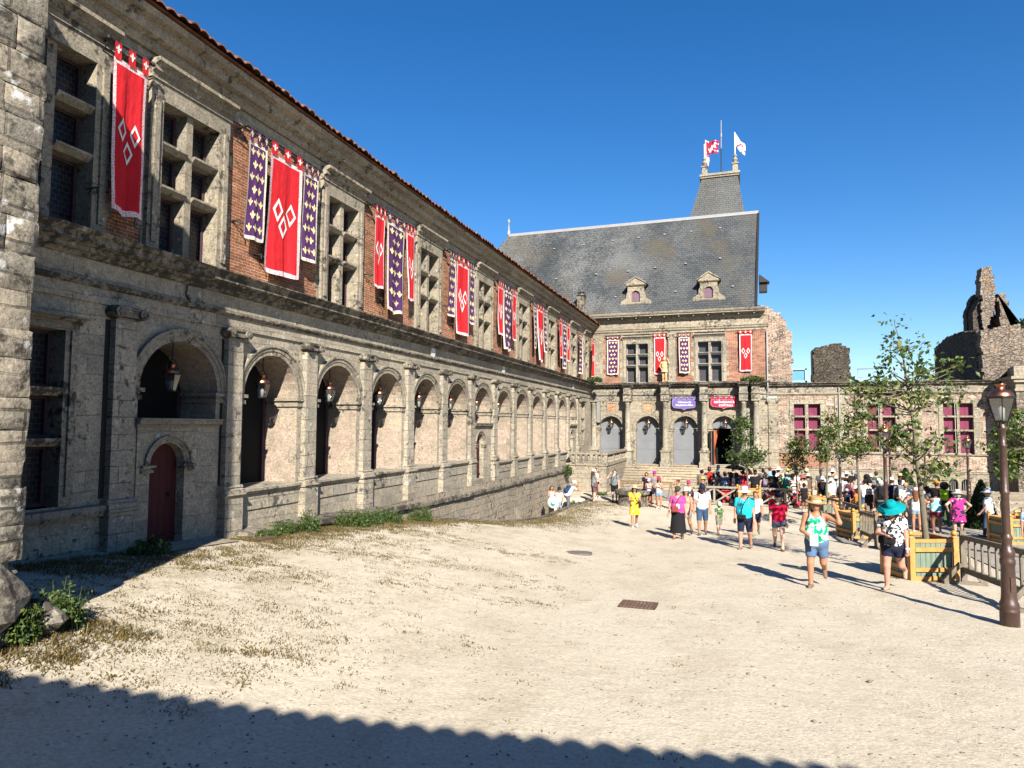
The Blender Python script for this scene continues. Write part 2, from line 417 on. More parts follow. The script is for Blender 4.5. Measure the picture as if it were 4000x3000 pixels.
def bark():
    N = NB('grey_bark'); P = N.obj()
    f = N.noise(N.vmul(P, (1,1,.35)), 16, 4, .7)
    c = N.mix(f, (.09,.075,.05), (.25,.22,.165))
    return N.done(c, .95, N.bump(f, .6, .02), .1)
M['bark'] = bark()
def leafmat(name, a, b, yellow=.12):
    N = NB(name)
    r = N.n('ShaderNodeNewGeometry').outputs['Random Per Island']
    c = N.ramp(r, (0, a), (.7, b), (1, (b[0]*1.9+yellow*.4, b[1]*1.5+yellow*.3, b[2]*1.1)))
    N.done(c, .5, None, .35)
    tr = N.n('ShaderNodeBsdfTranslucent'); N.L.new(c, tr.inputs[0])
    mx = N.n('ShaderNodeMixShader'); mx.inputs[0].default_value = .35
    N.L.new(N.b.outputs[0], mx.inputs[1]); N.L.new(tr.outputs[0], mx.inputs[2])
    N.L.new(mx.outputs[0], N.nt.nodes['Material Output'].inputs[0])
    return N.m
M['leaf'] = leafmat('oak_leaves', (.035,.065,.015), (.1,.155,.035))
M['leaf_dark'] = leafmat('dark_oak_leaves', (.028,.06,.018), (.075,.125,.035), .05)
M['topiary'] = leafmat('clipped_yew_leaves', (.015,.032,.012), (.04,.075,.024), .02)
M['weed'] = leafmat('weed_leaves', (.035,.07,.018), (.08,.13,.035), .06)
M['dry'] = leafmat('dry_grass', (.085,.07,.022), (.17,.135,.05), .0)
M['red_cloth'] = cloth('red_banner_cloth', (.56,.018,.026), .15)
M['purple_cloth'] = cloth('purple_banner_cloth', (.075,.025,.105), .15)
M['white_cloth'] = cloth('white_cloth', (.8,.78,.76), .06)
M['cream_cloth'] = cloth('cream_emblem_cloth', (.72,.62,.33), .06)
def border(name, a, b):
    N = NB(name); P = N.obj()
    f = N.voro(P, 34, 'DISTANCE_TO_EDGE')
    return N.done(N.mix(N.ramp(f, (.05, .75), (.16, 0)), b, a), .9, None, .1)
M['red_border'] = border('white_and_red_scroll_border', (.5,.05,.08), (.84,.8,.8))
M['purple_border'] = border('cream_and_violet_scroll_border', (.25,.2,.2), (.8,.76,.6))
# ------------------------------------------------------------------ masonry helpers
def hole_wall(mb, u0, u1, z0, z1, a, b, za, zb, m=0):
    mb.quad((u0,0,z0),(a,0,z0),(a,0,z1),(u0,0,z1), m); mb.quad((b,0,z0),(u1,0,z0),(u1,0,z1),(b,0,z1), m)
    mb.quad((a,0,z0),(b,0,z0),(b,0,za),(a,0,za), m); mb.quad((a,0,zb),(b,0,zb),(b,0,z1),(a,0,z1), m)
def arch_wall(mb, u0, u1, z0, z1, a, b, zs, zb, depth, n=14, m=0, mr=1, d=0., fill=True):
    r = (b-a)/2; c = (a+b)/2
    mb.quad((u0,d,z0),(a,d,z0),(a,d,z1),(u0,d,z1), m)
    mb.quad((b,d,z0),(u1,d,z0),(u1,d,z1),(b,d,z1), m)
    if fill and zb > z0 + 1e-4: mb.quad((a,d,z0),(b,d,z0),(b,d,zb),(a,d,zb), m)
    pts = [(c + r*math.cos(PI - PI*i/n), zs + r*math.sin(PI*i/n)) for i in range(n+1)]
    for (ua, za), (ub, zb2) in zip(pts, pts[1:]):
        mb.quad((ua,d,za),(ub,d,zb2),(ub,d,z1),(ua,d,z1), m)
        mb.quad((ua,d,za),(ub,d,zb2),(ub,d-depth,zb2),(ua,d-depth,za), mr)
    mb.quad((a,d,zb),(a,d,zs),(a,d-depth,zs),(a,d-depth,zb), mr)
    mb.quad((b,d,zb),(b,d,zs),(b,d-depth,zs),(b,d-depth,zb), mr)
    mb.quad((a,d,zb),(b,d,zb),(b,d-depth,zb),(a,d-depth,zb), mr)
def archivolt(mb, c, zs, r, w=.2, p=.06, m=0, n=22):
    mb.ring(c, zs, [(r-.001,-.03),(r-.001,p*.6),(r+w*.4,p*.6),(r+w*.42,p*.95),(r+w*.75,p*.95),(r+w*.8,p*1.5),(r+w,p*1.5),(r+w,-.03)], n=n, m=m)
def impost(mb, a, b, zs, depth, w=.2, m=0, h=.2, d=0.):
    for (e, sgn) in ((a, -1), (b, 1)):
        for k, (p, za, zb) in enumerate(((.045, zs-h, zs-h*.62), (.02, zs-h*.62, zs-h*.35), (.075, zs-h*.35, zs-.002))):
            u0, u1 = sorted((e - sgn*p, e + sgn*w))
            mb.box(u0, u1, d-depth+.01, d+p, za, zb, m)
def ionic_capital(mb, c, z0, z1, w, p, m=0):
    h = z1 - z0
    mb.box(c-w*.62, c+w*.62, -.02, p+.1, z1-h*.25, z1-.002, m)
    mb.box(c-w*.5, c+w*.5, -.02, p+.07, z0+h*.2, z1-h*.25, m)
    for s_ in (-1, 1):
        mb.tube([(c+s_*w*.55, .0, z0+h*.5), (c+s_*w*.55, p+.13, z0+h*.5)], h*.42, 12, m)
        mb.tube([(c+s_*w*.55, p+.13, z0+h*.5), (c+s_*w*.55, p+.15, z0+h*.5)], h*.2, 10, m)
    mb.box(c-w*.54, c+w*.54, -.02, p+.03, z0, z0+h*.12, m)
def jag(pts, amp, step, rng):
    out = []
    for (a, b) in zip(pts, pts[1:]):
        L = math.hypot(b[0]-a[0], b[1]-a[1]); n = max(1, int(L/step))
        for i in range(n):
            t = i/n
            k = amp if i else amp*.3
            out.append((a[0]+(b[0]-a[0])*t + rng.uniform(-k, k), a[1]+(b[1]-a[1])*t + rng.uniform(-k, k)))
    out.append(pts[-1]); return out
def steps_(pts, rng, h=(.14,.3), w=.1):
    out = [pts[0]]
    for (a, b) in zip(pts, pts[1:]):
        L = math.hypot(b[0]-a[0], b[1]-a[1]); n = max(1, int(L/.24))
        for i in range(1, n+1):
            t = i/n; x = a[0]+(b[0]-a[0])*t; z = a[1]+(b[1]-a[1])*t
            if i < n: x += rng.uniform(-w, w); z += rng.uniform(-.04, .04)
            px, pz = out[-1]
            out.append((px + rng.uniform(-.02, .02), z) if abs(b[1]-a[1]) >= abs(b[0]-a[0]) else (x, pz + rng.uniform(-.03, .03))); out.append((x, z))
    return out
def cross_window(root, F, c, zb, zt, hw, tr, fw=.26, p=.1, head=(.3, .3), d0=0., mats=None, pane_d=-.3, wood='win_wood', label=None):
    """stone surround with mullion and two transoms; leaded panes in timber frames behind"""
    mb = MB(F); a, b = c-hw, c+hw
    mb.box(a-fw, a, -.5, d0+p, zb, zt, 0); mb.box(b, b+fw, -.5, d0+p, zb, zt, 0)
    for e, s_ in ((a, -1), (b, 1)):
        mb.box(min(e+s_*fw*.35, e+s_*fw*.75), max(e+s_*fw*.35, e+s_*fw*.75), d0+p, d0+p+.04, zb+.15, zt, 0)
    mb.box(a-fw, b+fw, -.5, d0+p, zt, zt+head[0], 0)
    z = zt+head[0]
    mb.mould(a-fw-.03, b+fw+.03, [(-.1,z),(d0+p+.03,z),(d0+p+.03,z+head[1]*.3),(d0+p+.1,z+head[1]*.4),(d0+p+.1,z+head[1]*.65),(d0+p+.2,z+head[1]*.8),(d0+p+.2,z+head[1]),(-.1,z+head[1])], 0)
    mb.box(c-.075, c+.075, -.27, d0+.02, zb, zt, 0)
    zz = [zb] + list(tr) + [zt]
    for t in tr:
        for (x0, x1) in ((a, c-.075), (c+.075, b)):
            mb.mould(x0, x1, [(-.27,t-.06),(d0+.0,t-.06),(d0+.09,t+.02),(d0+.09,t+.06),(-.27,t+.06)], 0)
    w = mb.build('window', mats or [M['trim']], root, True)
    if label: w['label'] = label
    pm = MB(F)
    for x0, x1 in ((a, c-.075), (c+.075, b)):
        for z0, z1 in zip(zz, zz[1:]):
            z0 += .06 if z0 != zb else 0; z1 -= .06 if z1 != zt else 0
            pm.quad((x0,pane_d,z0),(x1,pane_d,z0),(x1,pane_d,z1),(x0,pane_d,z1), 0)
            f = .05
            pm.box(x0, x0+f, pane_d+.01, pane_d+.06, z0, z1, 1); pm.box(x1-f, x1, pane_d+.01, pane_d+.06, z0, z1, 1)
            pm.box(x0+f, x1-f, pane_d+.01, pane_d+.058, z0, z0+f, 1); pm.box(x0+f, x1-f, pane_d+.01, pane_d+.058, z1-f, z1, 1)
    pm.build('pane', [M['lead_front' if wood != 'win_wood' else 'lead'], M[wood]], w, True)
    return w

# ------------------------------------------------------------------ the long gallery on the left
gal = thing('gallery_wing', 'long granite and brick gallery wing with arcade, tiled roof and cross windows', 'building', (W, 8, -2.2))
U0, U1 = 2.0, 46.0
ZB = -2.15
AC = [9.62 + 2.55*k for k in range(13)]           # arch centres
wall = MB(FL)
zs = .62; ar = .9; ZT = 1.93
DOORS = (0, 6, 12)
hole_wall(wall, U0, AC[0]-1.275, -4.8, ZT, 6.72-.62, 6.72+.62, -1.25, 1.42)
for k, c in enumerate(AC):
    par = -1.36 if k < 7 else -1.56
    if k in DOORS:
        arch_wall(wall, c-1.275, c+1.275, -4.8, ZT, c-ar, c+ar, zs, .05, .9, fill=False)
    else:
        arch_wall(wall, c-1.275, c+1.275, -4.8, ZT, c-ar, c+ar, zs, par, .9)
hole_wall(wall, AC[-1]+1.275, U1, -4.8, ZT, 42.4, 43.4, -1.25, 1.42)
wall.build('wall', [M['granite'], M['reveal']], gal, True)
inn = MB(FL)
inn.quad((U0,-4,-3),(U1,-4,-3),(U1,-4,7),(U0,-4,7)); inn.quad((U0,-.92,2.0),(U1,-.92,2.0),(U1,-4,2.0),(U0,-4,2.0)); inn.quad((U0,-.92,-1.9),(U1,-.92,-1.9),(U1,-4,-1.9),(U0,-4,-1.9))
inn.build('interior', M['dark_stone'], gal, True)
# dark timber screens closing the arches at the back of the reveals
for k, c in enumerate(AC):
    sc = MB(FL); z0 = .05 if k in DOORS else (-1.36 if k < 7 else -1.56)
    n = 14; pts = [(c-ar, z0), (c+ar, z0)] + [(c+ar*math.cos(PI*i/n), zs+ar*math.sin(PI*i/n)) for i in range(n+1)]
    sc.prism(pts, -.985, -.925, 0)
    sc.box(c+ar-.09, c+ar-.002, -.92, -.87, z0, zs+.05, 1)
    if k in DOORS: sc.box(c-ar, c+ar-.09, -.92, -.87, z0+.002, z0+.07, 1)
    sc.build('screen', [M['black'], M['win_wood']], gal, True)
for k in (0, 1):     # thin black strip laid on the wall beside the first pilasters
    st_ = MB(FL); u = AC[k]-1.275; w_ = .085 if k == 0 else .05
    st_.box(u-.212-w_, u-.212, -.02, .012, -1.2, 1.7); st_.build('dark_strip', M['iron'], gal, True)
# low parts of the door bays are inside the arch opening: door with its own small arch
for k in DOORS:
    c = AC[k]; dc = c - .24; lo = MB(FL)
    zb = gz(W+.3, c) - .06 if k == 0 else -2.1
    dr = .385
    # small arched doorway cut as a proud frame set before the wall
    arch_wall(lo, c-ar-.0, c+ar+.0, zb-.4, -.06, dc-dr, dc+dr, -.72, zb, .26, 12, 0, 0, .025)
    for u in (c-ar, c+ar): lo.quad((u,0,zb-.4),(u,.025,zb-.4),(u,.025,-.06),(u,0,-.06), 0)
    archivolt(lo, dc, -.72, dr, .13, .05, 1, 16); impost(lo, dc-dr, dc+dr, -.72, .1, .2, 1, .13, .025)
    lo.mould(c-ar-.04, c+ar+.06, [(-.05,-.06),(.06,-.06),(.06,-.01),(.13,.0),(.13,.07),(.16,.075),(.16,.1),(-.05,.1)], 1)
    lo.build('door_surround', [M['granite'], M['trim']], gal, True)
    dm = MB(FL); n = 12
    pts = [(dc-dr+.002, zb), (dc+dr-.002, zb)] + [(dc+(dr-.002)*math.cos(PI*i/n), -.72+(dr-.002)*math.sin(PI*i/n)) for i in range(n+1)]
    dm.prism(pts, -.215, -.16, 0)
    dm.box(dc-dr+.01, dc+dr-.01, -.158, -.12, zb+.16, zb+.2, 0)
    dd = dm.build('door', M['door_red'], gal, True)
    hm = MB(FL); hm.tube([(dc+.2,-.158,-1.28),(dc+.2,-.1,-1.28)], .018, 8); hm.tube([(dc+.2,-.1,-1.34),(dc+.2,-.1,-1.22)], .014, 8)
    hm.build('handle', M['iron'], dd, True)
# mouldings
am = MB(FL); archivolt(am, AC[0], zs, ar, .22, .055, 0); impost(am, AC[0]-ar, AC[0]+ar, zs, .85, .22, 0)
a0 = am.build('arch_moulding', M['trim'], gal, True)
for k in range(1, 13): dup(a0, gal, (0, 2.55*k, 0))
pm = MB(FL); pc = AC[0]-1.275
pm.box(pc-.21, pc+.21, -.02, .13, -1.22, 1.72)
pm.mould(pc-.26, pc+.26, [(-.02,-1.38),(.2,-1.38),(.2,-1.31),(.16,-1.28),(.18,-1.26),(.15,-1.22),(-.02,-1.22)])
pm.box(pc-.25, pc+.25, -.02, .19, -4.8, -1.44); pm.mould(pc-.29, pc+.29, [(-.02,-1.44),(.2,-1.44),(.24,-1.41),(.24,-1.38),(-.02,-1.38)])
p0 = pm.build('pilaster', M['granite_low'], gal, True)
cm_ = MB(FL); ionic_capital(cm_, pc, 1.72, 1.93, .42, .13)
cm_.build('capital', M['cornice'], p0, True)
for k in range(1, 14): dup(p0, gal, (0, 2.55*k, 0))
for k, c in enumerate(AC):     # parapets between the pilasters
    if k in DOORS: continue
    pp = MB(FL)
    z = -1.36 if k < 7 else -1.56
    pp.mould(c-1.02, c+1.02, [(-.85,z-.1),(.05,z-.1),(.09,z-.05),(.12,z-.03),(.12,z+.02),(.08,z+.035),(-.85,z+.035)])
    pp.box(c-1.02, c+1.02, -.02, .03, z-.42, z-.1)
    pp.build('parapet', M['granite_low'], gal, True)
pl = MB(FL)     # stone bench along the foot, becoming the top of the retaining wall
us = [10.95 + .85*i for i in range(33)]
for i, (u0, u1) in enumerate(zip(us, us[1:])):
    t0 = -2.15 - .27*sm((u0-11)/10); g = .0022
    o = random.uniform(-.02, .02)
    pl.mould(u0+g, u1-g*.4, [(.0,t0-.17),(.47+o,t0-.17),(.53+o,t0-.13),(.53+o,t0-.02),(.49+o,t0),(.0,t0+.02)], 0)
pl.build('bench_ledge', M['cornice'], gal, True)
rw = MB(FL)
for u0, u1 in zip(us, us[1:]): rw.quad((u0,.42,-5),(u1,.42,-5),(u1,.42,-2.2),(u0,.42,-2.2))
rw.quad((us[0],0,-5),(us[0],.42,-5),(us[0],.42,-2.2),(us[0],0,-2.2))
rw.build('retaining_wall', M['soil_wall'], gal, True)
for (u, z0, zt, w_) in ((28.35, -4.6, -3.62, .3), (33.9, -4.6, -3.28, .34)):   # two little arches low in the retaining wall
    nm = MB(FL); n = 10
    pts = [(u-w_, z0), (u+w_, z0)] + [(u+w_*math.cos(PI*i/n), zt-w_+w_*math.sin(PI*i/n)) for i in range(n+1)]
    nm.prism(pts, .3, .428, 0); archivolt(nm, u, zt-w_, w_, .12, .03, 1, 12)
    o = nm.build('low_arch', [M['black'], M['trim']], gal, True)
    if u < 30: o.data.materials[0] = M['reveal']
# entablature between the storeys
en = MB(FL)
en.box(U0, U1, -.3, .045, 1.93, 2.17, 0)
en.mould(U0, U1, [(-.1,2.17),(.07,2.17),(.12,2.22),(.12,2.26),(-.1,2.26)], 1)
en.box(U0, U1, -.3, .03, 2.26, 2.6, 0)
en.build('frieze', [M['granite'], M['cornice']], gal, True)
cn = MB(FL)
cn.mould(U0, U1, [(-.3,2.6),(.08,2.6),(.12,2.66),(.2,2.68),(.2,2.74),(.34,2.78),(.34,2.87),(.4,2.9),(.44,2.95),(.44,2.97),(0,3.02),(-.3,3.02)])
cn.build('cornice', M['cornice'], gal, True)
# weathered carved shields on the frieze
for (u, h_) in ((9.8, .34), (20.2, .36), (27.3, .34), (40.3, .34)):
    sh = MB(FL); sh.prism([(u-.14,2.58),(u-.17,2.42),(u-.1,2.3),(u,2.26),(u+.1,2.3),(u+.17,2.42),(u+.14,2.58)], .03, .075)
    sh.build('carved_shield', M['frost'] if u > 15 else M['column'], gal, True)
# upper storey
WC = [9.62 + 5.1*j for j in range(7)]
up = MB(FL)
edges = [6.95] + WC + [43.95]
hws = [.95]*8 + [.62]
x = U0
panels = []
for c, h_ in zip(edges, hws):
    panels.append((x, c-h_)); x = c+h_
panels.append((x, U1))
for (x0, x1) in panels:
    b_ = MB(FL); b_.box(x0, x1, -.5, 0, 2.98, 6.22)
    b_.build('brick_panel', M['brick'], gal, True)
up.box(U0, U1, -.5, .035, 6.22, 6.52, 0)
up.build('upper_frieze', M['granite'], gal, True)
for (c, h_) in zip(edges, hws):                # toothed quoins beside each window
    for sd_ in (-1, 1):
        q = MB(FL)
        for i in range(10):
            z = 3.05 + .31*i; o = .16 if i % 2 else .05
            q.box(*sorted((c+sd_*(h_+.001), c+sd_*(h_+o))), -.2, .018, z, z+.3001)
        q.build('quoin', M['trim'], gal, True)
w0 = cross_window(gal, FL, WC[0], 3.02, 5.76, .68, (4.2, 4.98), .27, .1, (.32, .32))
for j in range(1, 7): dup(w0, gal, (0, 5.1*j, 0))
dup(w0, gal, (0, 6.95-WC[0], 0))
cross_window(gal, FL, 43.95, 3.02, 5.76, .42, (4.2, 4.98), .2, .1, (.32, .32))
cross_window(gal, FL, 6.72, -1.25, 1.42, .62, (-.28, .48), .22, .06, (.1, .1))
cross_window(gal, FL, 42.9, -1.25, 1.42, .5, (-.28, .48), .2, .06, (.1, .1))
sl = MB(FL); sl.mould(U0, 8.1, [(-.1,-1.47),(.1,-1.47),(.14,-1.4),(.14,-1.3),(-.1,-1.28)]); sl.build('sill_course', M['trim'], gal, True)
ev = MB(FL)
ev.mould(U0, U1, [(-.3,6.52),(.1,6.52),(.16,6.6),(.16,6.66),(.3,6.7),(.34,6.8),(.34,6.86),(.48,6.9),(.52,7.),(-.3,7.06)])
ev.build('eaves_cornice', M['eaves'], gal, True)
rf = MB(FL); per = .23; ns = 8
nn = int((U1-U0+1.2)/per*ns)
rows = [(.66, 7.045), (.66, 7.075), (.1, 7.3), (-6.2, 9.9)]
vs = []
for (d, z) in rows:
    for i in range(nn+1):
        u = U0 + i*per/ns; ph = (i % ns)/ns
        k_ = i//ns; rj = math.sin(k_*12.9898)*43758.5453; rj -= math.floor(rj)
        vs.append((u, d + (rj-.5)*.07*(d > .5), z + .062*abs(math.sin(PI*ph)) + (rj-.5)*.02))
fs = []
for r_ in range(len(rows)-1):
    for i in range(nn): fs.append((r_*(nn+1)+i, r_*(nn+1)+i+1, (r_+1)*(nn+1)+i+1, (r_+1)*(nn+1)+i))
rf.add(vs, fs, 0)
rf.quad((U0,-6.2,9.9),(U1+1.2,-6.2,9.9),(U1+1.2,-13,7),(U0,-13,7)); rf.quad((U0,.6,7.03),(U1,.6,7.03),(U1,-6,7.03),(U0,-6,7.03))
rf.build('roof', M['tile'], gal, True)

# ------------------------------------------------------------------ old tower at the left edge
TX, TY = -6.42, 4.53
tw = thing('stone_tower', 'rough old granite tower wall with white lichen at the left edge', 'tower', (TX, TY, -2.1))
t = MB(); rg = random.Random(5)
prof = [(W-.3, -3.2), (TX-.06, -3.2), (TX-.06, 6.3), (TX-.27, 7.0), (W+1.5, 7.65), (W-.3, 8.35)]
n_ = len(prof)
t.add([(x_, -3., z_) for x_, z_ in prof] + [(x_, TY-.06, z_) for x_, z_ in prof], [tuple(range(n_)), tuple(range(2*n_-1, n_-1, -1))] + [(i, (i+1) % n_, n_+(i+1) % n_, n_+i) for i in range(n_)])
z = -1.28
ci = 0
while z < 6.0:
    h = rg.uniform(.24, .38); y = TY + rg.uniform(-.015, .03); first = True
    while y > 0:
        L = rg.uniform(.25, .4) if (first and ci % 2) else rg.uniform(.4, .8)
        pr_ = rg.uniform(.0, .022); g = .002
        y0 = y - L
        nx, nz = 5, 5
        vs = []
        for j in range(nz):
            for i in range(nx):
                a, b = i/(nx-1), j/(nz-1)
                edge = min(a, 1-a, b, 1-b)
                bul = pr_ if edge > 0 else pr_*.5-.006
                bul += rg.uniform(-.006, .006)
                a2 = (0, .05, .5, .95, 1.)[i]; b2 = (0, .09, .5, .91, 1.)[j]
                vs.append((TX + bul, y0 + g*.5 + (L-g)*a2 + rg.uniform(-.008, .008), z + g*.5 + (h-g)*b2 + rg.uniform(-.008, .008)))
        t.add(vs, [(j*nx+i, j*nx+i+1, (j+1)*nx+i+1, (j+1)*nx+i) for j in range(nz-1) for i in range(nx-1)], 0, True)
        if first:   # end face of the corner block
            o = [vs[j*nx+nx-1] for j in range(nz)]
            t.add(o + [(TX-.5, p[1], p[2]) for p in o], [(j, j+1, nz+j+1, nz+j) for j in range(nz-1)], 0)
        y = y0; first = False
    z += h; ci += 1
t.build('wall', M['tower'], tw, True)
def boulder(mb, c, r, rng, m=0):
    n1, n2 = 14, 10; vs = []; fs = []
    ph = [rng.uniform(0, 6.28) for _ in range(6)]
    for j in range(n2+1):
        for i in range(n1):
            a = 2*PI*i/n1; b = -PI/2 + PI*j/n2
            d = Vector((math.cos(a)*math.cos(b), math.sin(a)*math.cos(b), math.sin(b)))
            k = 1 + .16*math.sin(3*d.x+ph[0]) + .14*math.sin(4*d.y+ph[1]) + .12*math.sin(5*d.z+ph[2]) + .1*math.sin(9*d.x+ph[3])*math.sin(8*d.z+ph[4]) + rng.uniform(-.05, .05)*(0 < j < n2)
            vs.append((c[0]+d.x*r[0]*k, c[1]+d.y*r[1]*k, c[2]+d.z*r[2]*k))
    for j in range(n2):
        for i in range(n1): fs.append((j*n1+i, j*n1+(i+1) % n1, (j+1)*n1+(i+1) % n1, (j+1)*n1+i))
    mb.add(vs, fs, m)
fb = MB(); rg = random.Random(11)
for (x_, y_, z_, a, b, c_) in ((-6.8,4.45,-1.45,.18,.28,.13),(-6.78,3.8,-1.45,.2,.34,.15),(-6.72,4.72,-1.66,.1,.11,.16),(-6.76,4.15,-1.8,.2,.28,.12),(-6.7,3.2,-1.72,.28,.42,.2),(-6.66,4.5,-1.95,.13,.18,.11),(-6.65,3.6,-2.0,.26,.34,.18),(-6.72,5.0,-1.9,.2,.22,.17),(-6.8,4.2,-1.6,.28,.6,.4),(-6.85,3.2,-1.6,.3,.9,.5),(-7.0,4.7,-1.9,.3,.3,.25)):
    boulder(fb, (x_+.29, y_-.21, z_), (a, b, c_), rg)
fb.build('foundation', M['boulder'], tw, True)

# ------------------------------------------------------------------ house behind the camera whose tiled eave shades the foreground
def eave_house():
    h = thing('tiled_house', 'low house with wavy tiled eave', 'house', (2, -3, -2))
    A, B = EAVE
    ax = Vector((B[0]-A[0], B[1]-A[1], 0)).normalized(); back = Vector((ax.y, -ax.x, 0))
    A = Vector(A) - ax*3; Ln = (Vector(B) - A).length + 6
    r = MB(); per = .255; ns = 8; n = int(Ln/per*ns); vs = []
    for (k, dz) in ((0, -.02), (0, .02), (3.5, 1.5)):
        for i in range(n+1):
            p = A + ax*(i*per/ns) + back*k
            vs.append((p.x, p.y, A.z + dz + .1*abs(math.sin(PI*(i % ns)/ns))**.65))
    r.add(vs, [(q*(n+1)+i, q*(n+1)+i+1, (q+1)*(n+1)+i+1, (q+1)*(n+1)+i) for q in range(2) for i in range(n)])
    r.build('roof', M['tile'], h, True)
    w = MB(); p0 = A + back*.9; p1 = A + ax*Ln + back*.9
    q0 = p0 + back*5; q1 = p1 + back*5
    for a, b in ((p0, p1), (p1, q1), (q1, q0), (q0, p0)):
        w.quad((a.x,a.y,-3),(b.x,b.y,-3),(b.x,b.y,A.z+.15),(a.x,a.y,A.z+.15))
    w.build('wall', M['granite'], h, True)
# ------------------------------------------------------------------ the chateau front at the end of the court
cha = thing('chateau', 'stone and brick chateau front with steep slate roof and arched grey doors', 'building', (-4, E, -3.9))
DC = [-8.36, -5.85, -3.36, -.88]; dr = .8; dzs = -.1
low = MB(FE)
bounds = [-9.72, -7.1, -4.6, -2.1, .35]
for i, c in enumerate(DC):
    arch_wall(low, bounds[i], bounds[i+1], -4.6, 1.75, c-dr, c+dr, dzs, -2.54, .5, 16, 0, 1)
low.quad((.35,0,-4.6),(1.86,0,-4.6),(1.86,0,1.75),(.35,0,1.75), 0)
low.build('wall', [M['front'], M['reveal']], cha, True)
for i, c in enumerate(DC):
    a = MB(FE); archivolt(a, c, dzs, dr, .2, .06); impost(a, c-dr, c+dr, dzs, .45, .24, 0, .2)
    a.build('arch_moulding', M['front'], cha, True)
# grey doors
def grey_door(c, opened):
    n = 16
    d = MB(FE); r = dr-.003
    arc = [(c+r*math.cos(PI*k/n), dzs+r*math.sin(PI*k/n)) for k in range(n+1)]
    d.prism([(c-r, dzs-.02), (c+r, dzs-.02)] + arc, -.62, -.5, 0)
    if not opened:
        d.box(c-r, c+.42, -.6, -.47, -2.54, dzs-.03, 0); d.box(c+.44, c+r, -.6, -.48, -2.54, dzs-.03, 0)
        d.box(c-r, c+.42, -.47, -.455, -1.56, -1.53, 0); d.box(c+.44, c+r, -.48, -.46, -1.56, -1.53, 0)
        for z in (-1., -.55, -1.95): d.box(c-r+.02, c+.4, -.47, -.467, z, z+.02, 0)
    else:
        d.box(c-r, c-r+.1, -.6, -.46, -2.54, dzs-.03, 0); d.box(c+.5, c+r, -.6, -.48, -2.54, dzs-.03, 0)
        # leaf folded outwards on the left
        d.add([(c-.72,-.45,-2.5),(c-.97,.32,-2.5),(c-.93,.34,-2.5),(c-.68,-.43,-2.5),(c-.72,-.45,-.3),(c-.97,.32,-.3),(c-.93,.34,-.3),(c-.68,-.43,-.3)],
              [(3,2,1,0),(4,5,6,7),(0,1,5,4),(1,2,6,5),(2,3,7,6),(3,0,4,7)], 1)
    o = d.build('door', [M['door_grey'], M['black']], cha, True)
    if opened:
        o['label'] = 'open grey door with dark interior and orange curtain'
        b = MB(FE); b.box(c-.7, c+.5, -2.5, -2.4, -2.6, dzs, 0); b.box(c-.75, c-.7, -2.5, -.63, -2.6, dzs, 0); b.box(c+.5, c+.55, -2.5, -.63, -2.6, dzs, 0); b.box(c-.7, c+.5, -2.5, -.63, dzs-.04, dzs, 0)
        b.build('interior', M['black'], o, True)
        cu = MB(FE); n = 14
        for side, x0, w0, w1 in ((1, c-.68, .34, .05), (-1, c+.49, .1, .04)):
            vs = []
            for j in range(9):
                t_ = j/8; wd = w0 + (w1-w0)*min(1, t_*1.6) if t_ < .62 else w1 + (.12*(t_-.62)*2 if side > 0 else 0)
                for i in range(n+1):
                    s_ = i/n
                    vs.append((x0 + side*wd*s_, -.68 + .035*math.sin(s_*14), -.17 - 2.3*t_))
            cu.add(vs, [(j*(n+1)+i, j*(n+1)+i+1, (j+1)*(n+1)+i+1, (j+1)*(n+1)+i) for j in range(8) for i in range(n)], 0, True)
        cu.build('curtain', cloth('orange_curtain', (.5,.14,.06)), o, True)
for i, c in enumerate(DC): grey_door(c, i == 3)
# small brick filled panels over the first two doors
for c in (-8.3, -5.85):
    q = MB(FE); q.box(c-.26, c+.26, -.1, .006, 1.02, 1.58); q.build('brick_infill', M['brick_orange'], cha, True)
    q = MB(FE)
    for x0, x1, z0, z1 in ((c-.34,c-.265,.98,1.66),(c+.265,c+.34,.98,1.66),(c-.26,c+.26,1.585,1.66)): q.box(x0, x1, -.1, .05, z0, z1)
    q.build('panel_frame', M['front'], cha, True)
# columns on pedestals
def column(x, d, ped):
    m = MB(FE)
    m.box(x-.34, x+.34, -.02, d+.36, -4.2 if ped else -2.6, -2.3, 0)
    m.box(x-.28, x+.28, -.02, d+.3, -2.3, -1.72, 0)
    m.mould(x-.33, x+.33, [(-.02,-1.72),(d+.31,-1.72),(d+.37,-1.66),(d+.37,-1.6),(-.02,-1.6)])
    o = m.build('column', M['column'], cha, True)
    s_ = MB(); cy = E-d
    s_.lathe([(.3,-1.6),(.3,-1.53),(.26,-1.5),(.27,-1.45),(.22,-1.42),(.185,-1.38),(.185,-.4),(.175,.6),(.155,1.5),(.19,1.53),(.19,1.56),(.16,1.58),(.2,1.63),(.25,1.68)], (x, cy, 0), 20)
    s_.box(x-.27, x+.27, cy-.27, cy+.27, 1.68, 1.76)
    s_.build('shaft', M['column'], o, True)
for x, d in ((-7.1,.62),(-4.6,.62),(-2.1,.62),(.35,.62),(1.1,.4),(-9.5,.25)): column(x, d, x < 0)
e2 = MB(FE)
e2.box(-9.72, 1.8, -.3, .05, 1.75, 2.1); e2.mould(-9.72, 1.8, [(-.1,2.1),(.1,2.1),(.14,2.14),(.14,2.19),(-.1,2.19)])
e2.box(-9.72, 1.8, -.3, .03, 2.19, 2.6)
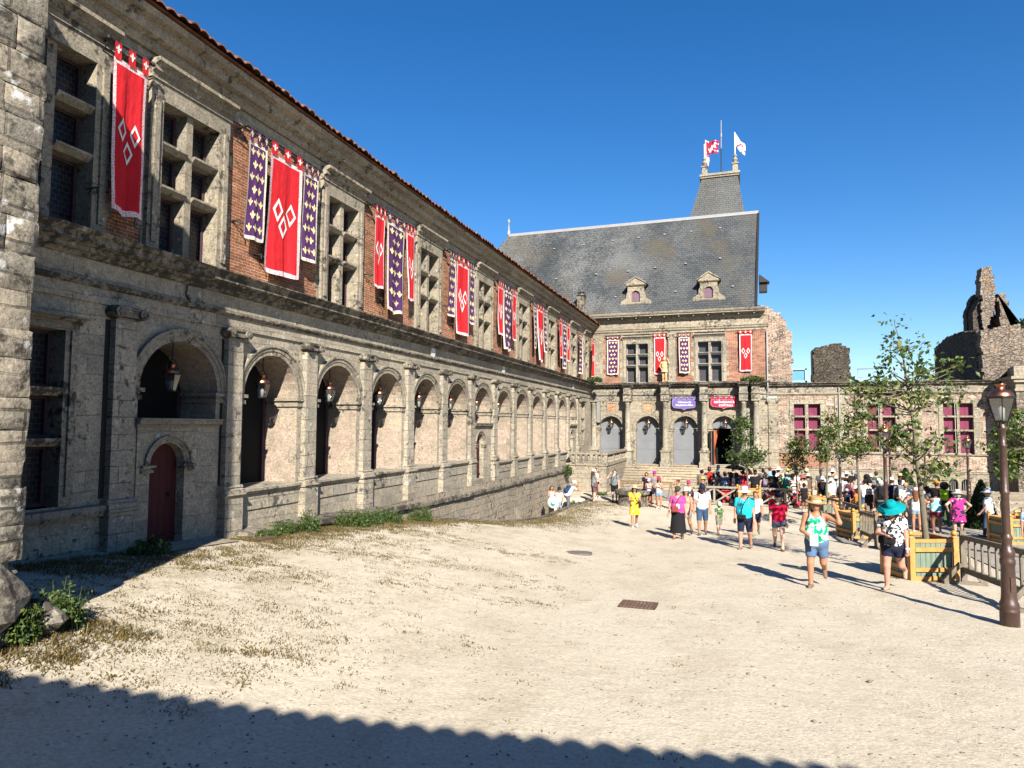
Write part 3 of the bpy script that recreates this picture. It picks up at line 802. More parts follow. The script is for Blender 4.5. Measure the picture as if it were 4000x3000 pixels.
for x, d in ((-7.1,.62),(-4.6,.62),(-2.1,.62),(.35,.62),(1.1,.4)):
    e2.box(x-.27, x+.27, .03, d+.24, 1.77, 2.1); e2.mould(x-.29, x+.29, [(.05,2.1),(d+.27,2.1),(d+.32,2.14),(d+.32,2.2),(.05,2.2)]); e2.box(x-.25, x+.25, .03, d+.22, 2.2, 2.62)
e2.build('frieze', M['front_dark'], cha, True)
c2 = MB(FE)
c2.mould(-9.72, 2.0, [(-.3,2.6),(.1,2.6),(.16,2.68),(.3,2.72),(.34,2.8),(.46,2.84),(.5,2.92),(0,2.99),(-.3,2.99)])
for x, d in ((-7.1,.62),(-4.6,.62),(-2.1,.62),(.35,.62),(1.1,.4)):
    c2.mould(x-.34, x+.34, [(.3,2.62),(d+.28,2.62),(d+.34,2.7),(d+.44,2.74),(d+.48,2.84),(d+.52,2.9),(.3,2.96)])
c2.build('cornice', M['cornice'], cha, True)
# upper storey
for (x0, x1, mt) in ((-8.95,-7.62,'brick_front'),(-5.4,-4.42,'brick_front'),(-3.9,-2.78,'brick_front'),(-.66,1.8,'brick_front')):
    q = MB(FE); q.box(x0, x1, -.5, 0, 2.98, 6.33); q.build('brick_panel', M[mt], cha, True)
q = MB(FE); q.box(-8.95, 1.8, -.5, -.06, 6.0, 6.34); q.build('upper_wall', M['front'], cha, True)
q = MB(FE); q.box(-9.72, -8.951, -.5, .03, 2.98, 6.33); 
for i in range(10): q.box(-8.95, -8.95+(.2 if i % 2 else .05), -.2, .02, 3+.33*i, 3+.33*i+.32)
q.build('corner_quoins', M['front'], cha, True)
rg = random.Random(3)
q = MB(FE)
edge = steps_([(3.35,2.9),(3.36,5.6),(3.02,6.6),(2.55,7.4),(2.0,7.8),(1.35,7.95)], rg)
q.prism([(1.801,2.9)] + edge + [(1.36,7.2),(1.36,6.7),(1.801,6.7)], -.7, .02)
q.build('ruined_edge', M['brick_pale'], cha, True)
pq = MB(FE); pq.box(-4.4,-3.92,-.5,.14,2.98,5.9); pq.box(-4.46,-3.86,-.5,.2,2.98,3.14)
pq.box(-4.46,-3.86,-.4,.2,6.2,6.32)
for s_ in (-1, 1):
    pq.tube([(-4.16+s_*.25,.0,6.12),(-4.16+s_*.25,.24,6.12)], .085, 10); pq.lathe([(.02,0),(.06,.1),(.1,.22)], (-4.16+s_*.14,.16,5.95), 8)
pq.box(-4.42,-3.9,-.4,.17,5.9,5.96); pq.box(-4.38,-3.94,-.4,.16,5.96,6.2)
pq.build('pilaster', M['column'], cha, True)
for c in (-6.52, -1.72):
    cross_window(cha, FE, c, 3.0, 5.67, .755, (4.15, 4.9), .22, .07, (.3, .2), 0, [M['column']], -.4, 'win_wood_pale')
    for sd_ in (-1, 1):
        q = MB(FE)
        for i in range(8):
            z = 3.02+.33*i; o = .2 if i % 2 else .06
            q.box(*sorted((c+sd_*.976, c+sd_*(.976+o*1.15))), -.2, .02, z, z+.3301)
        q.box(*sorted((c+sd_*.974, c+sd_*1.14)), -.5, -.012, 2.98, 6.33)
        q.build('quoin', M['column'], cha, True)
e3 = MB(FE)
e3.box(-9.72,1.9,-.5,.04,6.331,6.5,0); e3.mould(-9.72,1.95,[(-.2,6.5),(.1,6.5),(.13,6.56),(.13,6.62),(.18,6.66),(.18,6.72),(-.2,6.74)],0)
e3.box(-9.72,1.8,-.5,.03,6.74,7.22,0)
e3.build('upper_frieze', M['front'], cha, True)
e3 = MB(FE)
e3.mould(-9.72,1.75,[(-.3,7.22),(.06,7.22),(.1,7.3),(.14,7.32),(.14,7.46),(.62,7.49),(.62,7.57),(.68,7.59),(.72,7.66),(.75,7.74),(-.3,7.8)],0)
for i in range(12): e3.box(-9.4+.95*i, -9.32+.95*i, .1, .5, 7.36, 7.48, 0)
e3.build('upper_cornice', M['column'], cha, True)
rf = MB(); YR, ZR = 50., 15.35; YE, ZE = 45.28, 7.72
rows = [(0,0),(.05,-.02),(.25,-.12),(.5,-.1),(.75,-.05),(1,0)]
rf.add([p for (k, b_) in rows for p in ((-21.2+3.9*k, YE+(YR-YE)*k, ZE+(ZR-ZE)*k+b_), (1.2+.39*k, YE+(YR-YE)*k, ZE+(ZR-ZE)*k+b_))], [(2*i, 2*i+1, 2*i+3, 2*i+2) for i in range(len(rows)-1)], 0)
rf.add([(1.2,YE,ZE),(1.59,YR,ZR),(1.2,54.5,ZE),(-17.3,YR,ZR),(-21.2,YE,ZE),(-21.2,54.5,ZE)], [(0,2,1),(3,5,4),(1,2,5,3)], 0)
roof = rf.build('roof', M['slate'], cha, True)
rg_ = MB(); rg_.tube([(-17.3,YR,ZR+.02),(1.62,YR,ZR+.06)], .07, 8); rg_.bar((-17.3,YR-.09,ZR-.09),(1.62,YR-.09,ZR-.05), .05, .13)
rg_.build('ridge_capping', M['lead_metal'], roof, True)
vg = MB(); vg.bar((1.22,YE,ZE+.05),(1.61,YR,ZR+.03), .14, .1); vg.build('verge', M['iron'], roof, True)
fn = MB(); fn.lathe([(.14,0),(.12,.3),(.07,.4),(.06,1.0),(.12,1.06),(.12,1.15),(.03,1.3),(.01,1.35)], (-17.3,YR,ZR), 10); fn.build('ridge_finial', M['lead_metal'], roof, True)
for (x, k) in ((-13.2,.78),(-10.9,.8),(-8.7,.82),(-6.8,.83),(-4.9,.84),(-3,.85),(-1,.86),(-12.6,.42),(-9.6,.44),(-7.3,.45),(-5.4,.47),(-3.3,.49),(-1.,.52),(-8.,.18),(-3.9,.2),(-.2,.22)):
    v = MB(); y = YE+(YR-YE)*k; z = ZE+(ZR-ZE)*k-.08
    v.box(x-.07, x+.07, y-.12, y+.02, z, z+.07); v.build('roof_vent', M['lead_metal'], roof, True)
hd = MB(); hd.box(1.5,2.0,47.4,48.1,9.1,9.7); hd.prism([(1.5,9.7),(2.15,9.7),(1.5,10.25)], 47.2, 48.2); hd.build('side_dormer', M['iron'], roof, True)
def dormer(c):
    d = MB(lambda u, dd, z: (c+u, 45.75-dd, z))
    arch_wall(d, -.56, .56, 8.3, 9.72, -.28, .28, 9.06, 8.55, .22, 10, 0, 0)
    d.box(-.56, -.3, -.5, -.02, 8.3, 9.7, 0); d.box(.3, .56, -.5, -.02, 8.3, 9.7, 0)
    d.mould(-.68, .68, [(-.4,9.66),(.08,9.66),(.13,9.72),(.13,9.78),(-.4,9.78)], 0)
    d.prism([(-.72,9.78),(.72,9.78),(0,10.26)], -.4, .05, 0)
    for s_ in (-1, 1):
        d.add([(s_*-.78,.12,9.78),(s_*-.72,.12,9.88),(0,.12,10.36),(0,.12,10.25),(s_*-.78,-.4,9.78),(s_*-.72,-.4,9.88),(0,-.4,10.36),(0,-.4,10.25)], [(0,1,2,3),(7,6,5,4),(0,4,5,1),(1,5,6,2),(3,2,6,7),(0,3,7,4)], 0)
        sc = jag([(s_*.56,9.3),(s_*.64,9.15),(s_*.68,8.85),(s_*.85,8.72),(s_*1.02,8.62),(s_*1.06,8.42),(s_*.98,8.3)], .01, .5, random.Random(2))
        d.prism([(s_*.56,8.3)] + sc, -.3, -.02, 0)
        d.tube([(s_*.72,-.3,8.5),(s_*.72,.03,8.5)], .14, 10, 0); d.tube([(s_*.96,-.3,8.4),(s_*.96,.03,8.4)], .09, 10, 0)
    d.box(-1.1, 1.1, -.3, .06, 8.2, 8.3, 1)
    o = d.build('dormer', [M['front'], M['lead_metal']], cha, True)
    s = MB(lambda u, dd, z: (c+u, 45.75-dd, z)); n = 10
    s.prism([(-.278,8.56),(.278,8.56)] + [(.278*math.cos(PI*k/n), 9.06+.278*math.sin(PI*k/n)) for k in range(n+1)], -.2, -.13)
    s.build('shutter', planks('violet_shutter_boards', (.2,.12,.17), .1), o, True)
    r = MB(lambda u, dd, z: (c+u, 45.75-dd, z))
    r.add([(-.78,-.3,9.8),(0,-.3,10.36),(.78,-.3,9.8),(-.78,-1.4,9.8),(0,-1.6,10.36),(.78,-1.4,9.8)], [(0,1,4,3),(1,2,5,4)], 0)
    r.add([(-.56,-.3,8.3),(-.56,-.3,9.8),(-.56,-1.4,9.8)], [(0,1,2)], 0); r.add([(.56,-.3,8.3),(.56,-.3,9.8),(.56,-1.4,9.8)], [(0,1,2)], 0)
    r.build('dormer_roof', M['slate'], o, True)
dormer(-6.55); dormer(-1.72)
ch = MB(); ch.box(-10.6,-10.1,45.35,45.9,7.4,9.15); ch.box(-10.67,-10.03,45.28,45.97,9.15,9.27); ch.box(-10.55,-10.15,45.4,45.85,9.27,9.36)
ch.add([(-10.61,45.3,9.36),(-10.09,45.3,9.36),(-10.09,45.9,9.36),(-10.61,45.9,9.36),(-10.35,45.3,9.55),(-10.35,45.9,9.55)], [(0,1,4),(2,3,5),(1,2,5,4),(3,0,4,5)])
ch.build('chimney', M['cornice'], cha, True)
dp = MB(FE); dp.tube([(1.84,.1,6.2),(1.84,.1,2.95),(1.84,.42,2.85),(1.84,.12,2.4),(1.84,.08,1.9)], .045, 8); dp.build('downpipe', M['lead_metal'], cha, True)
bx = MB(FE); bx.box(-9.3,-9.05,.06,.34,.25,1.7); bx.build('loudspeaker_box', plain('grey_speaker_paint', (.22,.22,.2), .6), cha, True)
# pavilion roof behind the ridge
pv = thing('roof_pavilion', 'tall truncated slate pavilion roof with stone finials behind the ridge', 'roof', (-1.2, 57, 12))
p = MB()
def fr(z):
    k = (20.1 - z)/3.07
    return (-2.47-.86*k, .27+.42*k, 55-.6*k, 57.6+.6*k)
a = fr(11); b = fr(20.05)
p.add([(a[0],a[2],11),(a[1],a[2],11),(a[1],a[3],11),(a[0],a[3],11),(b[0],b[2],20.05),(b[1],b[2],20.05),(b[1],b[3],20.05),(b[0],b[3],20.05)], [(0,1,5,4),(1,2,6,5),(2,3,7,6),(3,0,4,7),(4,5,6,7)])
p.build('slate_roof', M['slate'], pv, True)
p = MB(); p.box(-2.6,.4,54.88,57.75,20.05,20.2); p.box(-2.66,.46,54.8,57.8,20.2,20.38)
p.build('top_cornice', M['column'], pv, True)
for (x, y) in ((-2.25,55.05),(.1,55.05),(-2.25,57.5),(.1,57.5)):
    p = MB(); p.box(x-.2,x+.2,y-.2,y+.2,20.38,20.95); p.box(x-.26,x+.26,y-.26,y+.26,20.95,21.05)
    p.lathe([(.16,21.05),(.15,21.3),(.2,21.33),(.2,21.4),(.12,21.44),(.11,21.62),(.16,21.65),(.16,21.72),(.06,21.78),(.05,21.85)], (x,y,0), 10)
    p.build('stone_finial', M['column'], pv, True)
def flag(x, y, z0, z1, col, cells, label, lean=0.):
    f = thing('roof_flag', label, 'flag', (x, y, z0), 0, 'flags on the pavilion roof')
    m = MB(); m.tube([(0,0,-.05),(lean,0,z1-z0)], .05, 8); m.build('flagpole', M['frost'], f)
    c = MB(); c.add(*cells); o = c.build('cloth', col, f)
    return f
def flagmesh(w, h, ztop, droop, ph=0., nx=10, nz=6):
    vs = []; mats = []
    for j in range(nz+1):
        for i in range(nx+1):
            s, t_ = i/nx, j/nz
            vs.append((w*s + .04*math.sin(3*t_+ph), .16*s*math.sin(5*s+ph) , ztop - h*t_ - droop*s + .06*math.sin(7*s+ph)))
    return vs, [(j*(nx+1)+i, j*(nx+1)+i+1, (j+1)*(nx+1)+i+1, (j+1)*(nx+1)+i) for j in range(nz) for i in range(nx)], 0, True
def flag_mat(name, base, spot):
    N = NB(name); P = N.obj()
    return N.done(N.mix(N.ramp(N.noise(P, 3.4, 2, .4), (.54, 0), (.58, 1)), base, spot), .9, None, .1)
fm = flag_mat('burgundy_flag_cloth', (.33,.02,.05), (.75,.72,.7)); fw = flag_mat('white_flag_cloth', (.8,.78,.77), (.45,.06,.09))
flag(.1, 55.05, 21.75, 23.6, fw, flagmesh(.75, .9, 1.75, 1.1, .5), 'white and red flag drooping from the right roof finial')
flag(-2.25, 55.05, 21.75, 22.95, fw, flagmesh(.34, .7, .9, .95, 1.5), 'drooping white flag on the front left roof finial')
flag(-2.25, 57.5, 21.75, 24.3, fm, flagmesh(1.05, 1.1, 2.45, .1, 2.), 'burgundy flag flying open from the rear left roof finial')
am_ = thing('antenna_mast', 'thin grey antenna mast on top of the pavilion roof', 'antenna', (-1.0, 56, 20.2))
m = MB(); m.tube([(0,0,0),(.03,0,2.6)], .045, 8, 0); m.tube([(.03,0,2.6),(.06,0,4.95)], .035, 8, 1); m.tube([(.045,0,3.55),(.05,0,3.85)], .07, 8, 1)
m.build('mast', [M['iron'], M['lead_metal']], am_)

# ------------------------------------------------------------------ terrace, balustrade and steps
ter = thing('terrace', 'stone terrace with balustrade in front of the leftmost grey door', 'terrace', (-8.2, 41, -3.9))
TXR, TYF = -7.18, 38.0
m = MB(); m.box(-9.4, TXR, TYF, E-.01, -5, -2.28); m.build('terrace_base', M['soil_wall'], ter, True)
def baluster():
    b = MB(); b.lathe([(.085,0),(.085,.05),(.045,.08),(.05,.11),(.1,.2),(.095,.26),(.05,.36),(.045,.4),(.075,.43),(.08,.47)], (0,0,0), 12)
    return b
m = MB()
m.box(-9.35, TXR+.06, TYF-.06, TYF+.24, -2.28, -2.12); m.box(TXR-.24, TXR+.06, TYF+.24, 45.2, -2.28, -2.12)
m.box(-9.35, TXR+.09, TYF-.09, TYF+.27, -1.64, -1.53); m.box(TXR-.27, TXR+.09, TYF+.27, 45.2, -1.64, -1.53)
m.box(TXR-.22, TXR+.05, TYF-.05, TYF+.22, -2.12, -1.64)
for y in (40.4, 42.8): m.box(TXR-.2, TXR+.03, y-.1, y+.1, -2.12, -1.64)
bal = m.build('balustrade', M['front'], ter, True)
b0 = baluster().build('baluster', M['front'], bal); first = True
for p_ in [(-9.15+.31*i, TYF+.09) for i in range(6)] + [(TXR-.09, y0+.32*i) for y0, n in ((38.55, 6), (40.75, 6), (43.15, 6)) for i in range(n)]:
    loc = Vector((p_[0], p_[1], -2.11)) - ter.location
    if first: b0.location = loc; first = False
    else: dup(b0, bal, loc)
stp = thing('stone_steps', 'wide pale stone steps leading up to the grey doors', 'steps', (-3, 43, -3.9))
n = 9; rg = random.Random(4)
for i in range(n):
    m = MB()
    z1 = -3.85 + (1.31/n)*(i+1); y0 = 42.4 + .35*i
    x = TXR; 
    while x < 2.2:
        L = rg.uniform(.9, 2.); x1 = min(2.2, x+L)
        m.box(x+.003, x1, y0 + .05, 45.99, z1-.16 if i else -4.3, z1-.06); m.box(x+.003, x1, y0 + rg.uniform(-.012,.012), 45.985, z1-.06, z1 + rg.uniform(-.006,.006), 0); x = x1
    m.build('step', M['steps'], stp, True)

# ------------------------------------------------------------------ the ruined wing on the right
rwg = thing('ruined_wing', 'roofless stone and brick wing with maroon shuttered cross windows', 'building', (8, E, -3.9))
RW0, RW1 = 1.85, 17.
win = [4.15, 8.32, 12.38]; hw = .77; zb, zt = -1.52, 1.46
m = MB(FE); x = 2.45
for c in win + [None]:
    x1 = (c-hw-.24) if c else RW1
    m.box(x, x1, -.6, 0, -1.57, 2.0, 0)
    if c: x = c+hw+.24; m.box(c-hw-.24, x, -.6, 0, zt+.26, 2.0, 0)
m.box(2.45, RW1, -.6, .0, -2.65, -1.66, 1)
m.build('wall', [M['brick_pale'], M['brick_pale']], rwg, True)
m = MB(FE)
for i, (x0, x1) in enumerate(((2.46,4.3),(4.3,6.1))): pass
m.box(2.47, 5.2, -.2, .012, -2.55, -1.72); m.build('brick_patch', M['brick_front'], rwg, True)
m = MB(FE)
m.box(5.75, 6.35, -.3, .05, -2.6, 2.0); m.build('pilaster_strip', M['front'], rwg, True); m = MB(FE); m.box(10.0, 10.5, -.3, .05, -2.6, 2.0); m.build('pilaster_strip', M['front'], rwg, True); m = MB(FE)
m.box(1.86, 2.449, -.6, .08, -2.6, 1.55)
for z in [1.45-.36*i for i in range(11)]: m.box(1.84, 2.47, -.3, .085, z, z+.012)
ionic_capital(m, 2.16, 1.56, 1.85, .5, .1)
m.build('pilaster', M['front'], rwg, True)
m = MB(FE)
m.mould(1.86, RW1, [(-.2,-1.66),(.07,-1.66),(.1,-1.62),(.1,-1.58),(-.2,-1.57)]); m.mould(1.86, RW1, [(-.2,-2.72),(.06,-2.72),(.14,-2.7),(.14,-2.65),(.06,-2.62),(-.2,-2.6)])
m.box(1.86, RW1, -.6, .05, 2.0, 2.06); m.mould(1.86, RW1, [(-.2,2.06),(.1,2.06),(.13,2.1),(.13,2.16),(-.2,2.18)])
m.build('string_course', M['front'], rwg, True)
m = MB(FE); m.box(1.86, RW1, -.6, .03, 2.16, 2.55); m.build('frieze', M['front_dark'], rwg, True)
m = MB(FE); rg = random.Random(8); x = 1.86
while x < RW1:
    x1 = min(RW1, x+rg.uniform(.8,1.6)); o = rg.uniform(-.02,.02)
    m.mould(x+.004, x1, [(-.6,2.55),(.1,2.55),(.14,2.6),(.24+o,2.64),(.26+o,2.72),(.36+o,2.76),(.38+o,2.82+o),(-.6,2.87+o)]); x = x1
m.build('cornice', M['cornice'], rwg, True)
m = MB(FE); m.box(1.86, RW1, -.6, .0, -2.72, -2.6)
xs = 1.86
for c in (4.1, 7.95, 12.0, 12.64):
    x1 = c+.32 if c != 12.0 else 12.32
    arch_wall(m, xs, x1, -4.4, -2.72, c-.24, c+.24, -3.26, -4.05, .35, 10, 0, 0, .1); xs = x1
m.quad((xs,.1,-4.4),(RW1,.1,-4.4),(RW1,.1,-2.72),(xs,.1,-2.72), 0)
m.quad((1.86,.1,-2.72),(RW1,.1,-2.72),(RW1,0,-2.72),(1.86,0,-2.72), 0)
m.build('plinth', M['front'], rwg, True)
for c in (4.1, 7.95, 12.0, 12.64):
    q = MB(FE); q.box(c-.24, c+.24, -.34, -.26, -4.05, -2.95, 0)
    for k in (-.1, 0, .1): q.tube([(c+k,-.02,-4.05),(c+k,-.02,-3.02)], .015, 6, 1)
    archivolt(q, c, -3.26, .24, .1, .03, 2, 10)
    for v_ in range(len(q.v)): pass
    o = q.build('cellar_window', [M['black'], M['lead_metal'], M['front']], rwg, True)
for c in win:
    m = MB(FE); a, b = c-hw, c+hw
    for i in range(9):
        z = zb-.04+.34*i; o = .22 if i % 2 else .1
        m.box(a-.24-o, a-.239, -.3, .012, z, z+.3401); m.box(b+.239, b+.24+o, -.3, .012, z, z+.3401)
    m.box(a-.24, a, -.6, .05, zb-.05, zt); m.box(b, b+.24, -.6, .05, zb-.05, zt); m.box(a-.24, b+.24, -.6, .06, zt, zt+.26)
    m.box(c-.07, c+.07, -.25, .02, zb, zt)
    for t_ in (-.16, .67): m.box(a, c-.07, -.25, .03, t_-.05, t_+.05); m.box(c+.07, b, -.25, .03, t_-.05, t_+.05)
    w_ = m.build('window', M['front'], rwg, True)
    s = MB(FE)
    for x0, x1 in ((a, c-.07), (c+.07, b)):
        for z0, z1 in ((zb, -.21), (-.11, .62), (.72, zt)):
            s.box(x0+.02, x1-.02, -.36, -.3, z0, z1)
            s.box(x0+.02, (x0+x1)/2-.004, -.3, -.285, z0, z1); s.box((x0+x1)/2+.004, x1-.02, -.3, -.285, z0, z1)
    s.build('shutter', M['maroon'], w_, True)
m = MB(FE); m.tube([(5.99,.12,2.5),(5.99,.12,-2.5)], .04, 6); m.build('downpipe', M['lead_metal'], rwg, True)
# projecting block at the right edge
blk = thing('corner_pavilion', 'projecting stone pavilion with pediment at the right edge of the court', 'building', (16, 45, -3.9))
m = MB(); m.box(14.7, 20, 44.1, 46.4, -4.4, 2.05); m.box(14.6, 20, 44.0, 46.3, -4.4, -2.66)
m.build('wall', M['rubble_pale'], blk, True)
m = MB(); m.box(14.62,20,44.02,46.4,2.05,2.2); m.box(14.55,20,43.9,46.4,2.55,2.72); m.box(14.4,20,43.8,46.4,2.72,2.88); m.box(14.68,20,44.08,46.4,2.2,2.55)
m.box(14.6,20,44.0,44.4,2.88,3.45)
m.prism([(14.62,2.88),(14.62,3.4),(20,3.4),(20,2.88)], 44.4, 45.)
m.add([(14.6,44.3,3.45),(14.6,46.4,2.9),(20,46.4,2.9),(20,44.3,3.45)], [(0,1,2,3)])
m.build('entablature', M['front'], blk, True)

# ruins rising above the wing
def ruin(name, label, pts, y0, y1, mat='rubble', amp=.07, seed=1, closed_bottom=2.7, group='ruins above the roofless wing'):
    r = thing(name, label, 'ruin', (sum(p[0] for p in pts)/len(pts), y0, 2.6), 0, group)
    rg = random.Random(seed)
    e = steps_(pts, rg, w=amp*1.6)
    m = MB(); m.prism([(pts[0][0], closed_bottom)] + e + [(pts[-1][0], closed_bottom)], y0, y1)
    m.build('masonry', M[mat], r, True)
    return r
ruin('ruined_wall', 'lit ruined wall with orange lichen right of the dark return wall', [(13.75,2.8),(13.74,5.75),(14.6,5.95),(15.6,6.1),(16.2,6.35),(16.9,7.25),(17.5,7.1),(18.2,6.9),(20,6.6),(20,2.8)], 46.1, 46.9, 'rubble_pale', .05, 2)
dk = thing('ruined_return_wall', 'dark shaded return wall stepping down behind the lit ruined wall', 'ruin', (13.6, 51, 2.6), 0, 'ruins above the roofless wing')
m = MB(); rg = random.Random(9)
e = jag([(46.9,5.85),(50,6.2),(53,6.25),(55,5.95),(56,5.8)], .06, .25, rg)
n_ = len(e); pts = [(46.9,2.4)] + e + [(56,2.4)]; n_ = len(pts)
m.add([(13.72,y,z) for y, z in pts] + [(14.4,y,z) for y, z in pts], [tuple(range(n_)), tuple(range(2*n_-1,n_-1,-1))] + [(i,(i+1)%n_,n_+(i+1)%n_,n_+i) for i in range(n_)])
m.build('masonry', M['rubble'], dk, True)
tr_ = thing('tall_ruin', 'tall jagged ruined chimney stack rising above the right wing', 'ruin', (16.7, 54, 2.6), 0, 'ruins above the roofless wing')
rg = random.Random(21)
m = MB(); m.prism(steps_([(16.05,5.),(16.1,10.4),(16.2,11.1),(16.75,11.15),(16.9,10.),(16.85,8.2),(16.5,7.4),(16.3,6.5),(16.25,5.)], rg, w=.09), 53.6, 54.6)
m.prism(steps_([(16.95,5.),(17.15,7.6),(17.0,9.2),(17.5,9.25),(17.65,8.4),(17.85,7.6),(17.95,6.5),(18.6,6.6),(19,6.),(19,5.)], rg, w=.09), 53.6, 54.6)
m.build('masonry', M['rubble_pale'], tr_, True)
m = MB(); m.prism(jag([(15.6,5.),(15.55,8.2),(15.8,9.),(16.1,9.5),(16.9,9.1),(17.2,9.0),(17.4,7.),(17.4,5.)], .05, .2, rg), 55., 55.8)
m.add([(15.62,53.9,5.),(15.62,55.2,5.),(15.62,55.2,8.3),(15.62,53.9,8.0),(16.07,53.9,5.),(16.07,53.9,8.9),(16.07,55.2,9.2)], [(0,1,2,3),(0,4,5,3),(3,5,6,2)])
m.build('back_wall', M['rubble'], tr_, True)
ruin('ruined_pillar', 'square rubble pillar with rounded top standing alone behind the wing', [(5.55,2.6),(5.55,5.8),(5.9,6.15),(6.8,6.4),(7.3,6.4),(7.9,6.05),(8.15,5.9),(8.15,2.6)], 56, 57.4, 'rubble', .06, 4)
pp_ = MB(); pp_.tube([(5.45,55.9,2.6),(5.45,55.9,5.8)], .06, 6); o = pp_.build('iron_post', M['iron']); tag(o, 'thin dark iron post fixed to the left side of the rubble pillar', 'post')
bc = thing('blue_container', 'pale blue metal container visible behind the ruined edge', 'container', (4.2, 52, 3.))
m = MB(); bl = plain('pale_blue_paint', (.1,.3,.55), .5, .15, 3)
m.box(3.73,4.68,52,53,3.25,4.16); m.build('body', bl, bc, True)
m = MB(); 
for x0,x1,z0,z1 in ((3.73,4.74,4.1,4.2),(3.73,4.74,3.2,3.33),(4.6,4.74,3.2,4.2)): m.box(x0,x1,51.9,52.02,z0,z1)
m.build('frame', plain('light_blue_paint', (.3,.55,.75), .5, .1, 3), bc, True)
m = MB(); m.box(3.9,4.6,52.2,53,2.2,3.25); m.build('support', M['iron'], bc, True)
hr = thing('metal_handrail', 'thin metal handrail on the wall top behind the trees', 'railing', (9.4, 52, 2.8))
m = MB(); m.tube([(8.02,52,2.7),(8.02,52,4.08),(10.9,52,4.1),(10.9,52,2.7)], .03, 6); m.tube([(8.02,52,3.5),(10.9,52,3.5)], .015, 6); m.build('rail', M['lead_metal'], hr, True)
EAVE = ((-2.83, -1.78, 1.9), (2.56, -1.05, 1.9))
eave_house()
# ------------------------------------------------------------------ ground
KERB = [(-9.35,19.2),(-8.7,19.75),(-8.1,20.4),(-7.7,21.2),(-7.5,22.3),(-7.45,24),(-7.6,26),(-7.75,28),(-7.65,30.5),(-7.4,33),(-7.3,34.3)]
def kx(y):
    for (x0, y0), (x1, y1) in zip(KERB, KERB[1:]):
        if y0 <= y <= y1: return x0 + (x1-x0)*(y-y0)/(y1-y0)
    return None
def ground():
    step = .3
    xs = [-400,-120,-40,-14] + [-12 + step*i for i in range(int(32/step)+1)] + [24,40,120,400]
    ys = [-400,-120,-30,-10] + [-6 + step*i for i in range(int(54/step)+1)] + [52,60,120,500]
    nx, ny = len(xs), len(ys); rg = np.random.default_rng(3)
    vs = []
    for y in ys:
        for x in xs:
            z = gz(min(max(x,-12),20), min(y, 48))
            k = kx(y)
            if k is not None and x < k - .05 and x > -9.6: z = min(z-.25, -4.25 - .02*(y-20)) if x < k-.2 else z-.12
            if -12 < x < 20 and -6 < y < 48: z += rg.normal(0, .006)
            vs.append((x, y, z))
    fs = [(j*nx+i, j*nx+i+1, (j+1)*nx+i+1, (j+1)*nx+i) for j in range(ny-1) for i in range(nx-1)]
    m = MB(); m.add(vs, fs, 0, True)
    tag(m.build('ground', M['sand']), 'pale sandy gravel courtyard', kind='structure')
ground()
m = MB()
for (x0, y0), (x1, y1) in zip(KERB, KERB[1:]):
    d = Vector((x1-x0, y1-y0, 0)).normalized(); r = Vector((d.y, -d.x, 0))*.09
    za, zb_ = gz(x0+.2,y0)+.05, gz(x1+.2,y1)+.05
    a, b = Vector((x0,y0,0)), Vector((x1,y1,0))
    q = [a-r, a+r, b+r, b-r]; zz = [za, za, zb_, zb_]
    m.add([(p.x,p.y,z) for p, z in zip(q, zz)] + [(p.x,p.y,z-.5) for p, z in zip(q, zz)], [(0,1,2,3),(0,4,5,1),(1,5,6,2),(2,6,7,3),(3,7,4,0)])
tag(m.build('kerb', M['cornice']), kind='structure')
def sheet(name, pts, mat, lift=.012, n=24):
    """thin sheet following the ground inside a quadrilateral given as 4 corners"""
    m = MB(); a, b, c, d = [Vector((*p, 0)) for p in pts]; vs = []
    for j in range(n+1):
        for i in range(n+1):
            s, t_ = i/n, j/n
            p = (a*(1-s)+b*s)*(1-t_) + (d*(1-s)+c*s)*t_
            vs.append((p.x, p.y, gz(p.x, p.y) + lift + .012))
    m.add(vs, [(j*(n+1)+i, j*(n+1)+i+1, (j+1)*(n+1)+i+1, (j+1)*(n+1)+i) for j in range(n) for i in range(n)], 0, True)
    return tag(m.build(name, M[mat]), kind='structure')
sheet('cobbled_path', ((-7.0,36.2),(1.9,36.8),(1.9,42.3),(-7.0,42.3)), 'cobble')
sheet('paved_path', ((5.3,11.5),(14,11.5),(14,31.),(6.6,31.)), 'pave')
sheet('lawn', ((7.4,31.6),(10.6,31.6),(11.2,37.5),(7.4,37.5)), 'lawn')
sheet('side_lawn', ((11.6,33.5),(14.3,33.5),(14.3,37.5),(11.6,37.5)), 'lawn')
m = MB(); m.box(11.2,14.6,38.2,43.6,-4.2,-3.5); tag(m.build('raised_path', M['steps']), kind='structure')
